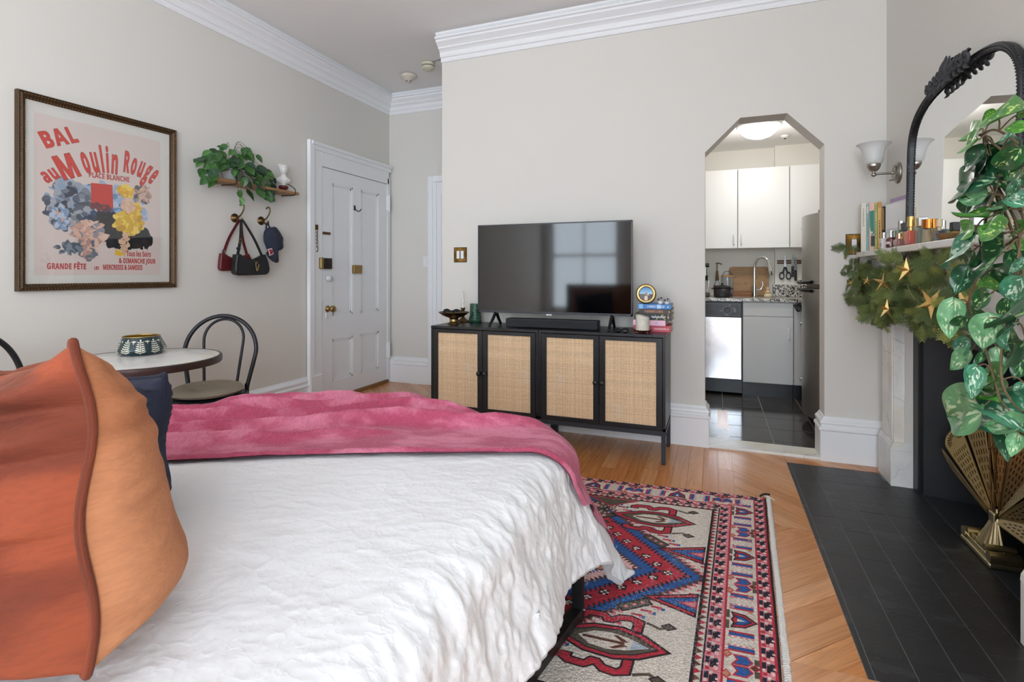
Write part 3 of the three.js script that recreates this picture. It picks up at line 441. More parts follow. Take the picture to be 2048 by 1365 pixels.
// ================= TELEVISION WALL =================
const tBlackOak = dtex(256, 256, (u, v) => { const n = pf(u, v, 3, 60, 3, 8), t = 20 + 16 * (n - 0.35); return [t, t, t * 1.06]; });
const tRattan = dtex(1024, 1024, (u, v) => {
  const n = 96, a = u * n, b = v * n, i = Math.floor(a), j = Math.floor(b), fx = a - i - 0.5, fy = b - j - 0.5, over = (i + j) & 1;
  const tu = hash(i, 0, 3), tv = hash(0, j, 4), lu = pf(0.5, v, 1, 40, 2, i + 100), lv = pf(u, 0.5, 40, 1, 2, j + 300);
  const hole = Math.abs(fx) > 0.42 && Math.abs(fy) > 0.42 ? 0.5 : 1, edge = over ? 1 - 0.35 * Math.pow(Math.abs(fx) * 2, 4) : 1 - 0.35 * Math.pow(Math.abs(fy) * 2, 4);
  const t = (over ? 0.90 + 0.16 * tu + 0.14 * (lu - 0.5) : 0.90 + 0.16 * tv + 0.14 * (lv - 0.5)) * edge * hole, bl = pf(u, v, 4, 4, 3, 66), w = sst(bl, 0.52, 0.68) * 0.3;
  return mix3([244 * t, 208 * t, 166 * t], [250 * t, 230 * t, 206 * t], w);
});
const tRattanBump = dtex(512, 512, (u, v) => { const n = 48, a = u * n, b = v * n, i = Math.floor(a), j = Math.floor(b), fx = a - i - 0.5, fy = b - j - 0.5, over = (i + j) & 1, h = over ? Math.cos(fx * 3) * (0.6 + 0.4 * Math.cos(fy * 3.1)) : Math.cos(fy * 3) * (0.6 + 0.4 * Math.cos(fx * 3.1)), k = 255 * clamp(h, 0, 1); return [k, k, k]; }, false);
{
  const mOak = M(0xffffff, 0.34, { map: rep(tBlackOak, 2, 2), bumpMap: rep(tBlackOak, 2, 2), bumpScale: 0.0008 }), mStand = M(0x33363c, 0.45, { metalness: 0.4 });
  const zf = -3.245, zb = -3.63, yb = 0.200, yt = 0.780;
  const units = [[-1.874, -1.0765, 'black cabinet with two rattan doors carrying the brass bowl'], [-1.0745, -0.276, 'black cabinet with two rattan doors carrying the stack of books']];
  units.forEach(([a, b, label], ui) => {
    const c = thing('rattan_cabinet', label, 'cabinet', [0, 0, 0], 0, 'rattan cabinets under the television');
    part('body', [rb(a, b, yt - 0.018, yt, zb, zf + 0.003, 0.002), rb(a, a + 0.016, yb, yt - 0.018, zb, zf, 0.001), rb(b - 0.016, b, yb, yt - 0.018, zb, zf, 0.001), rb(a, b, yb, yb + 0.018, zb, zf, 0.001), bb(a, b, yb, yt, zb, zb + 0.006), bb(a + 0.016, b - 0.016, yb + 0.28, yb + 0.296, zb, zf - 0.05)], mOak, c);
    const mid = (a + b) / 2;
    for (const [x0, x1, kx] of [[a + 0.018, mid - 0.0012, mid - 0.021], [mid + 0.0012, b - 0.018, mid + 0.021]]) {
      const y0 = yb + 0.004, y1 = yt - 0.021, f = 0.036;
      const d = part('door', ext([[x0, y0], [x1, y0], [x1, y1], [x0, y1]], 0.02, 0.0012, 1, [[[x0 + f, y0 + f * 0.7], [x0 + f, y1 - f * 0.7], [x1 - f, y1 - f * 0.7], [x1 - f, y0 + f * 0.7]]]).translate(0, 0, zf - 0.018), mOak, c);
      const t = tRattan.clone(), tb = tRattanBump.clone(); for (const q of [t, tb]) { q.repeat.set(2.05, 2.05); q.offset.set(rnd(), rnd()); q.needsUpdate = true; } tb.repeat.set(4.1, 4.1);
      part('rattan_panel', bb(x0 + f - 0.003, x1 - f + 0.003, y0 + f * 0.7 - 0.003, y1 - f * 0.7 + 0.003, zf - 0.012, zf - 0.007), M(0xffffff, 0.75, { map: t, bumpMap: tb, bumpScale: 0.0012 }), d, 'woven natural rattan panel');
      part('knob', T(lathe([[0, 0], [0.006, 0], [0.006, 0.012], [0.014, 0.016], [0.016, 0.022], [0.013, 0.029], [0, 0.031]], 20), kx, 0.468, zf + 0.002, Math.PI / 2), mBlackPaint, d);
    }
    part('stand_frame', [bb(a, b, yb - 0.028, yb, zf - 0.026, zf - 0.001), bb(a, b, yb - 0.028, yb, zb, zb + 0.025), bb(a, a + 0.025, yb - 0.028, yb, zb, zf), bb(b - 0.025, b, yb - 0.028, yb, zb, zf)], mStand, c);
    for (const [x, z] of [[a, zf - 0.026], [b - 0.025, zf - 0.026], [a, zb], [b - 0.025, zb]]) { const l = part('leg', rb(x, x + 0.025, 0.008, yb - 0.02, z, z + 0.025, 0.002), mStand, c); part('foot_pad', cyl(0.011, 0.011, 0.01, x + 0.0125, 0, z + 0.0125, 12), mBlackPlastic, l); }
  });
  const Y = yt;
  // television
  const tv = thing('television', 'large flat black television on the rattan cabinets', 'television', [0, 0, 0]);
  const tx0 = -1.580, tx1 = -0.493, ty0 = 0.872, ty1 = 1.493, tz = -3.40;
  part('housing', [rb(tx0, tx1, ty0, ty1, tz - 0.03, tz - 0.0005, 0.004), rb(tx0 + 0.1, tx1 - 0.1, ty0 + 0.03, ty0 + 0.4, tz - 0.06, tz - 0.02, 0.012)], M(0x1b1d21, 0.35), tv);
  part('screen', bb(tx0 + 0.008, tx1 - 0.008, ty0 + 0.016, ty1 - 0.008, tz - 0.002, tz), M(0x030304, 0.06, { ior: 1.55, clearcoat: 0 }), tv, 'glossy dark screen');
  part('bezel', [bb(tx0, tx1, ty1 - 0.008, ty1, tz - 0.001, tz + 0.004), bb(tx0, tx1, ty0, ty0 + 0.016, tz - 0.001, tz + 0.004), bb(tx0, tx0 + 0.008, ty0, ty1, tz - 0.001, tz + 0.004), bb(tx1 - 0.008, tx1, ty0, ty1, tz - 0.001, tz + 0.004)], M(0x2a2d33, 0.35), tv);
  part('logo_plate', bb(-1.07, -1.03, ty0 - 0.008, ty0, tz - 0.006, tz + 0.002), mSteel, tv);
  for (const x of [-1.445, -0.625]) part('foot', [taper([[x, ty0 + 0.005, tz - 0.008], [x, Y + 0.045, tz + 0.055], [x, Y + 0.0125, tz + 0.105]], [0.011, 0.011, 0.009], 10), taper([[x, ty0 + 0.005, tz - 0.018], [x, Y + 0.045, tz - 0.06], [x, Y + 0.0125, tz - 0.095]], [0.011, 0.011, 0.009], 10), ball(0.010, x, Y + 0.0105, tz + 0.105, 10), ball(0.010, x, Y + 0.0105, tz - 0.095, 10)], mBlackPlastic, tv);
  const sb = thing('soundbar', 'long black soundbar under the television', 'soundbar', [0, 0, 0]);
  const s0 = atZ(1011, 640, -3.33).x, s1 = atZ(1195, 640, -3.33).x;
  part('body', rb(s0, s1, Y + 0.003, Y + 0.062, -3.42, -3.33, 0.006), M(0x1f2125, 0.5), sb); part('grille', rb(s0 + 0.004, s1 - 0.004, Y + 0.007, Y + 0.057, -3.331, -3.327, 0.002), M(0x26282d, 0.9, { bumpMap: rep(tWeave, 8, 8), bumpScale: 0.001 }), sb);
  for (const x of [s0 + 0.05, s1 - 0.05]) part('rubber_foot', rb(x - 0.02, x + 0.02, Y, Y + 0.004, -3.41, -3.34, 0.001), mBlackPlastic, sb);
  // brass bowl with sunglasses
  let p = atY(908, 648, Y); const bw = thing('brass_bowl', 'footed brass bowl on the end of the cabinets', 'bowl', [p.x, Y, p.z]);
  part('bowl', lathe([[0, 0.042], [0.04, 0.045], [0.08, 0.06], [0.112, 0.083], [0.115, 0.086], [0.111, 0.088], [0.076, 0.066], [0.04, 0.052], [0, 0.049]], 40), M(0x5c4526, 0.35, { metalness: 0.9 }), bw, 'dark patinated bowl');
  part('foot', lathe([[0, 0], [0.05, 0], [0.05, 0.006], [0.034, 0.012], [0.03, 0.03], [0.034, 0.042], [0, 0.044]], 32), mBrass, bw);
  const sg = thing('sunglasses', 'black sunglasses lying in the brass bowl', 'sunglasses', [p.x, Y + 0.073, p.z]);
  for (const s of [-1, 1]) part('lens', T(S(new THREE.SphereGeometry(0.03, 18, 10), 1, 0.55, 0.25), s * 0.038 - 0.012, 0.018, 0.02, -0.7), M(0x08090b, 0.12), sg);
  part('frame', [tube([[-0.08, 0.026, 0.01], [-0.05, 0.034, 0.014], [-0.012, 0.022, 0.018], [0.026, 0.034, 0.014], [0.06, 0.026, 0.01]], 0.004, 30, 6), tube([[-0.08, 0.026, 0.01], [-0.06, 0.018, -0.05]], 0.003, 8, 6), tube([[0.06, 0.026, 0.01], [0.05, 0.018, -0.05]], 0.003, 8, 6)], mBlackPlastic, sg);
  // green tumbler
  p = atY(951, 645, Y); p.z = Math.max(p.z, -3.60); const gl = thing('green_tumbler', 'pressed green glass tumbler behind the television edge', 'glass', [p.x, Y, p.z]);
  { const pts = []; for (let i = 0; i <= 30; i++) { const y = 0.004 + 0.136 * i / 30; pts.push([0.043 + (y < 0.05 ? 0.006 * Math.sin(y * 60) : 0) + 0.0012 * Math.sin(y * 420), y]); } pts.push([0.039, 0.14], [0.039, 0.02], [0, 0.016]); pts.unshift([0, 0.0], [0.038, 0.0]); const g = lathe(pts, 48), q = g.attributes.position; for (let i = 0; i < q.count; i++) { const x = q.getX(i), z = q.getZ(i), r = Math.hypot(x, z); if (r > 0.0405) { const a = Math.atan2(z, x), k = 1 + 0.02 * Math.sin(a * 14) * Math.sin(q.getY(i) * 120); q.setX(i, x * k); q.setZ(i, z * k); } } g.computeVertexNormals(); part('cup', g, M(0x5f9a7e, 0.08, { transmission: 0.75, thickness: 0.004, attenuationColor: new THREE.Color(0x2f6b50), attenuationDistance: 0.03 }), gl); }
  // candlestick
  p = atY(928, 644, Y); const cs = thing('candlestick', 'low brass candlestick behind the brass bowl', 'candlestick', [p.x, Y, -3.57]);
  const cq = atZ(926, 620, -3.57).x - p.x;
  part('base', lathe([[0, 0], [0.055, 0], [0.056, 0.006], [0.03, 0.02], [0.012, 0.035], [0.009, 0.07], [0.012, 0.078], [0, 0.078]], 28).translate(cq, 0, 0), mOldBrass, cs); part('cup', lathe([[0, 0.076], [0.01, 0.076], [0.014, 0.095], [0.021, 0.108], [0.018, 0.109], [0.012, 0.1], [0, 0.098]], 24).translate(cq, 0, 0), mBrass, cs);
  const cd = thing('taper_candle', 'pale spiral taper candle in the low candlestick', 'candle', [p.x + cq, Y + 0.098, -3.57]);
  { const g = new THREE.CylinderGeometry(0.0085, 0.0095, 0.125, 20, 30), q = g.attributes.position; for (let i = 0; i < q.count; i++) { const a = Math.atan2(q.getZ(i), q.getX(i)), k = 1 + 0.14 * Math.sin(a * 4 + q.getY(i) * 160); q.setX(i, q.getX(i) * k); q.setZ(i, q.getZ(i) * k); } g.computeVertexNormals(); g.translate(0, 0.0625, 0); part('wax', g, M(0xe3e1da, 0.5), cd); part('wick', bar([0, 0.125, 0], [0.001, 0.135, 0], 0.001, 6), M(0x55524e, 0.9), cd); }
  // books with spines to the room
  const spine = (bg, drawn, h = 48) => ctex(512, h, (g, w) => { g.fillStyle = bg; g.fillRect(0, 0, w, h); drawn(g, w, h); });
  const txt = (g, s, x, y, size, col, font = 'sans-serif', sp) => { g.fillStyle = col; g.font = size + 'px ' + font; g.fillText(s, x, y); };
  const marks = (g, x, n, c) => { g.fillStyle = c; for (let i = 0; i < n; i++) { g.fillRect(x + i * 22, 16 + (i % 2) * 3, 14, 13); } };      // lettering too small to read
  const zf2 = -3.40; let yy = Y;
  const bk = [
    [1267, 1341, 0.040, '#c94a5d', (g, w, h) => { txt(g, 'L', 30, 40, 40, '#f6e9e6', 'italic bold serif'); marks(g, 290, 8, '#e9c7c6'); g.fillStyle = '#f4e6e4'; g.beginPath(); g.arc(480, 25, 7, 0, 7); g.fill(); }, 'red paperback at the bottom of the book stack', 0.21, 0],
    [1266, 1331, 0.034, '#eebdd2', (g, w, h) => { marks(g, 40, 2, '#d46a80'); marks(g, 356, 2, '#8d96c8'); }, 'pale pink paperback second from the bottom of the stack', 0.19, 0.012],
    [1269, 1343, 0.040, '#23262b', (g, w, h) => { for (let i = 0; i < 26; i++) { g.fillStyle = ['#c7c436', '#5f7f3a', '#8fa63c', '#3d4d31'][i % 4]; g.save(); g.translate(rnd() * w, rnd() * h); g.rotate(rnd() * 6); g.fillRect(0, 0, 34, 6); g.restore(); } marks(g, 240, 9, '#e6e6ee'); g.fillStyle = '#d98f93'; g.beginPath(); g.arc(470, 25, 11, 0, 7); g.fill(); }, 'black book with yellow and green leaves in the middle of the stack', 0.22, -0.004],
    [1278, 1343, 0.030, '#40342f', (g, w, h) => { txt(g, 'A MOMENT COMES', 90, 36, 34, '#e59a6e', 'bold sans-serif'); g.fillStyle = '#c9a765'; g.fillRect(470, 14, 16, 22); }, 'dark brown book with orange title second from the top of the stack', 0.22, 0.004],
    [1275, 1342, 0.030, '#3f7fc4', (g, w, h) => { g.fillStyle = '#8ec1ea'; g.fillRect(22, 0, 60, h); g.fillRect(300, 0, 60, h); txt(g, 'A PERFECT VINTAGE', 150, 35, 30, '#ffffff', 'bold sans-serif'); g.fillStyle = '#9fd0f2'; g.beginPath(); g.arc(470, 25, 12, 0, 7); g.fill(); }, 'bright blue book on top of the stack', 0.21, -0.006]];
  bk.forEach(([u0, u1, t, col, drawn, label, dep, dz]) => {
    const a = atZ(u0, 640, zf2 + dz).x, b = atZ(u1, 640, zf2 + dz).x, zz = zf2 + dz, c = thing('book', label, 'book', [0, 0, 0], 0, 'books on the rattan cabinet'), mc = M(col, 0.45);
    part('cover', [rb(a, b, yy, yy + 0.002, zz - dep, zz, 0.0008, 1), rb(a, b, yy + t - 0.002, yy + t, zz - dep, zz, 0.0008, 1), rb(a, b, yy, yy + t, zz - 0.003, zz, 0.001, 1)], mc, c);
    part('pages', bb(a + 0.003, b - 0.003, yy + 0.002, yy + t - 0.002, zz - dep + 0.004, zz - 0.003), M(0xded6bf, 0.9), c);
    part('spine_print', T(new THREE.PlaneGeometry(b - a - 0.002, t - 0.002), (a + b) / 2, yy + t / 2, zz + 0.0006), M(0xffffff, 0.45, { map: spine(col, drawn) }), c);
    yy += t;
  });
  p = atZ(1292, 594, -3.44); const fr = thing('round_photo_frame', 'small round brass photo frame on the blue book', 'photo frame', [p.x, yy + 0.064, -3.445]);
  const rim = T(lathe([[0.042, 0], [0.042, 0.01], [0.046, 0.015], [0.052, 0.012], [0.056, 0.016], [0.063, 0.01], [0.064, 0], [0.042, 0]], 48), 0, 0, 0, Math.PI / 2); part('rim', T(rim, 0, 0, 0, -0.12), mBrass, fr);
  const tPh = ctex(128, 128, (g) => { const l = g.createLinearGradient(0, 0, 0, 75); l.addColorStop(0, '#3f86c6'); l.addColorStop(1, '#bcd9ea'); g.fillStyle = l; g.fillRect(0, 0, 128, 75); g.fillStyle = '#5b5350'; g.fillRect(0, 66, 128, 62); g.fillStyle = '#3a332f'; g.fillRect(76, 66, 52, 62); g.fillStyle = '#e0c8b8'; g.fillRect(50, 84, 30, 44); g.fillStyle = '#d7a88f'; g.beginPath(); g.arc(70, 70, 9, 0, 7); g.arc(86, 74, 8, 0, 7); g.fill(); g.fillStyle = '#33261f'; g.beginPath(); g.arc(67, 64, 9, 3, 6.3); g.fill(); });
  part('photo', T(new THREE.CircleGeometry(0.043, 40), 0, 0, 0.004, -0.12), M(0xffffff, 0.25, { map: tPh }), fr, 'holiday snapshot'); part('backing', T(T(new THREE.CylinderGeometry(0.06, 0.06, 0.004, 36), 0, 0, 0, Math.PI / 2), 0, 0, -0.003, -0.12), M(0x3a2a1c, 0.7), fr); part('stand', bar([0, -0.01, -0.005], [0, -0.062, -0.05], 0.003, 6), mOldBrass, fr);
  for (const [u, h, lab] of [[1321, 0.05, 'small white ornament with dark speckled cap beside the round frame'], [1334, 0.042, 'smaller white ornament with dark cap at the end of the blue book']]) {
    p = atZ(u, 606, -3.43); const o = thing('ornament', lab, 'ornament', [p.x, yy, -3.43], 0, 'ornaments on the blue book');
    part('body', lathe([[0, 0], [0.013, 0], [0.016, 0.01], [0.012, h * 0.55], [0, h * 0.55]], 18), M(0xe4e4e2, 0.3), o); part('cap', lathe([[0, h * 0.5], [0.021, h * 0.5], [0.02, h * 0.62], [0.012, h * 0.85], [0, h * 0.95]], 10), M(0xffffff, 0.4, { map: dtex(32, 32, (a, b) => { const k = hash(Math.floor(a * 16), Math.floor(b * 10), 7) > 0.5 ? 60 : 190; return [k, k, k * 1.05]; }) }), o);
  }
  p = atY(1296, 658, Y); const dish = thing('candle_dish', 'scalloped copper candle dish in front of the books', 'dish', [p.x, Y, -3.30]);
  { const g = lathe([[0, 0.010], [0.03, 0.010], [0.05, 0.016], [0.058, 0.02], [0.056, 0.022], [0.046, 0.019], [0.03, 0.014], [0, 0.014]], 64), q = g.attributes.position; for (let i = 0; i < q.count; i++) { const a = Math.atan2(q.getZ(i), q.getX(i)), r = Math.hypot(q.getX(i), q.getZ(i)); if (r > 0.045) q.setY(i, q.getY(i) + 0.002 * Math.sin(a * 20)); } part('plate', g, M(0x7b4a35, 0.35, { metalness: 0.9 }), dish); for (const a of [0.5, 2.6, 4.7]) part('foot', ball(0.006, 0.034 * Math.cos(a), 0.006, 0.034 * Math.sin(a), 10), mBrass, dish); }
  const pc = thing('pillar_candle', 'ivory pillar candle burnt to a slant, on the copper dish', 'candle', [p.x, Y + 0.014, -3.30]);
  { const g = new THREE.CylinderGeometry(0.041, 0.042, 0.1, 36, 12), q = g.attributes.position; for (let i = 0; i < q.count; i++) { const y = q.getY(i) + 0.05, x = q.getX(i); let yn = y; if (y > 0.05) yn = 0.05 + (y - 0.05) * (1 - 0.30 * sst(x, -0.02, 0.04)); q.setY(i, yn); } g.computeVertexNormals(); part('wax', g, M(0xd8d2c4, 0.5, { bumpMap: rep(tPlaster, 2, 1), bumpScale: 0.004 }), pc); part('wick', bar([-0.005, 0.085, 0], [-0.004, 0.098, 0], 0.001, 6), mBlackPaint, pc); }
  [[1247, 'small black case beside the television foot'], [1261, 'small black case with a silver rim next to the pillar candle']].forEach(([u, lab], i) => { p = atY(u, 659, Y); const o = thing('earbud_case', lab, 'case', [p.x, Y, -3.295 + i * 0.01]); part('shell', T(S(new THREE.SphereGeometry(0.022, 22, 14), 1, 0.55, 1), 0, 0.0121, 0), M(0x111214, 0.25), o); part('seam', T(new THREE.TorusGeometry(0.0215, 0.0018, 6, 30), 0, 0.012, 0, Math.PI / 2), i ? mSteel : M(0x2c2d30, 0.3), o); if (i) part('lid', T(S(new THREE.SphereGeometry(0.02, 18, 10), 1, 0.5, 1), 0, 0.022, -0.006), M(0x16171a, 0.3), o); });
  // ribbed brass switch plates
  const plate = (cx, cy, w, h, n, lab, z = ZT) => {
    const o = thing('switch_plate', lab, 'light switch', [cx, cy, z]);
    const iw = n === 2 ? 0.062 : 0.03, ih = 0.062; part('plate', ext([[-w / 2, -h / 2], [w / 2, -h / 2], [w / 2, h / 2], [-w / 2, h / 2]], 0.006, 0.0015), M(0x3b2a18, 0.5, { metalness: 0.6 }), o);
    const ribs = []; const N = 13; for (let i = 0; i < N; i++) { const t = i / (N - 1) - 0.5; for (const s of [-1, 1]) { ribs.push(bar([t * iw, s * (ih / 2 + 0.003), 0.007], [t * (w - 0.012), s * (h / 2 - 0.004), 0.007], 0.0021, 6)); ribs.push(bar([s * (iw / 2 + 0.003), t * ih, 0.007], [s * (w / 2 - 0.004), t * (h - 0.012), 0.007], 0.0021, 6)); } } part('ribs', ribs, M(0xae8640, 0.3, { metalness: 1 }), o, 'radiating brass ribs');
    for (const x of n === 2 ? [-0.0175, 0.0175] : [0]) part('rocker', rb(x - 0.0135, x + 0.0135, -0.031, 0.031, 0, 0.009, 0.002), mWhitePlastic, o);
  };
  p = atZ(921, 510, ZT); plate(p.x, p.y, 0.112, 0.118, 2, 'ribbed brass double switch plate beside the television');
  p = atZ(1708, 489, ZT); plate(p.x, p.y, 0.088, 0.125, 1, 'ribbed brass single switch plate above the garland');
  const ws = thing('white_switch', 'plain white switch by the closet door casing', 'light switch', [-2.79, 1.27, ZA]); part('plate', rb(-0.034, 0.034, -0.058, 0.058, 0, 0.006, 0.003), mWhitePlastic, ws); part('rocker', rb(-0.017, 0.017, -0.034, 0.034, 0.004, 0.009, 0.003), mWhitePlastic, ws);
  // smoke detectors
  p = atY(817, 150, HC); const s1d = thing('smoke_detector', 'wide beige smoke detector on the ceiling by the door', 'smoke detector', [p.x, HC, p.z]); part('housing', lathe([[0, 0], [0.075, 0], [0.078, -0.012], [0.07, -0.03], [0.045, -0.042], [0.04, -0.05], [0.03, -0.055], [0.028, -0.068], [0, -0.072]], 36), M(0xd8cfc4, 0.5), s1d); part('vent', [0, 1.3, 2.6, 3.9, 5.2].map((a) => T(new THREE.BoxGeometry(0.016, 0.007, 0.004), 0.029 * Math.sin(a), -0.062, 0.029 * Math.cos(a), 0, a)), mBlackPlastic, s1d);
  p = atY(856, 126, HC); const s2d = thing('smoke_detector', 'round cream smoke alarm near the television wall corner', 'smoke detector', [p.x, HC, p.z]); part('housing', [lathe([[0, 0], [0.058, 0], [0.06, -0.01], [0.06, -0.03], [0, -0.03]], 36), lathe([[0, -0.034], [0.06, -0.034], [0.058, -0.05], [0.045, -0.06], [0, -0.062]], 36)], M(0xdcd6bf, 0.5), s2d); part('vent', lathe([[0.055, -0.029], [0.055, -0.035]], 36), mBlackPlastic, s2d);
  const wr = thing('alarm_wire', 'thin wire from the smoke alarm to the wall corner', 'wire'); part('wire', tube([[p.x + 0.05, HC - 0.006, p.z + 0.01], [p.x + 0.12, HC - 0.005, p.z + 0.03], [XTE - 0.002, HC - 0.005, p.z + 0.06]], 0.003, 20, 6), M(0x8a857c, 0.7), wr);
}
// ================= POSTER WALL =================
import { MarchingCubes } from 'three/addons/objects/MarchingCubes.js';
import { FontLoader } from 'three/addons/loaders/FontLoader.js';
import { TextGeometry } from 'three/addons/geometries/TextGeometry.js';
const fontSerif = await new FontLoader().loadAsync('fonts/droid/droid_serif_bold.typeface.json');
function blob(f, c, half, n) {       // surface where the distance f(x, y, z) is zero
  const mc = new MarchingCubes(n, new THREE.MeshStandardMaterial(), false, false, 60000), h = n / 2;
  for (let k = 0; k < n; k++) for (let j = 0; j < n; j++) for (let i = 0; i < n; i++) mc.field[i + j * n + k * n * n] = -f(c[0] + half * (i - h) / h, c[1] + half * (j - h) / h, c[2] + half * (k - h) / h);
  mc.isolation = 0; mc.update(); const cnt = mc.count, g = new THREE.BufferGeometry();
  g.setAttribute('position', new THREE.BufferAttribute(mc.positionArray.slice(0, cnt * 3), 3)); g.scale(half, half, half); g.translate(...c);
  const w = mergeVertices(g, half / n * 0.05); w.computeVertexNormals(); const o = w.toNonIndexed();
  // make sure that the faces look outwards
  const a = V().fromBufferAttribute(o.attributes.position, 0), nn = V().fromBufferAttribute(o.attributes.normal, 0).multiplyScalar(half * 0.03);
  if (f(a.x + nn.x, a.y + nn.y, a.z + nn.z) < f(a.x - nn.x, a.y - nn.y, a.z - nn.z)) { const p = o.attributes.position.array, q = o.attributes.normal.array; for (let i = 0; i < p.length; i += 9) for (let k = 0; k < 3; k++) { let t = p[i + 3 + k]; p[i + 3 + k] = p[i + 6 + k]; p[i + 6 + k] = t; t = q[i + 3 + k]; q[i + 3 + k] = q[i + 6 + k]; q[i + 6 + k] = t; } for (let i = 0; i < q.length; i++) q[i] *= -1; }
  return uvm(o);
}
const smin = (a, b, k) => { const h = clamp(0.5 + 0.5 * (b - a) / k, 0, 1); return lerp(b, a, h) - k * h * (1 - h); };
const sdE = (x, y, z, c, r) => { const a = (x - c[0]) / r[0], b = (y - c[1]) / r[1], d = (z - c[2]) / r[2], l = Math.hypot(a, b, d); return (l - 1) * Math.min(...r); };
const sdC = (x, y, z, a, b, ra, rb2) => { const dx = b[0] - a[0], dy = b[1] - a[1], dz = b[2] - a[2], t = clamp(((x - a[0]) * dx + (y - a[1]) * dy + (z - a[2]) * dz) / (dx * dx + dy * dy + dz * dz), 0, 1); return Math.hypot(x - a[0] - dx * t, y - a[1] - dy * t, z - a[2] - dz * t) - lerp(ra, rb2, t); };

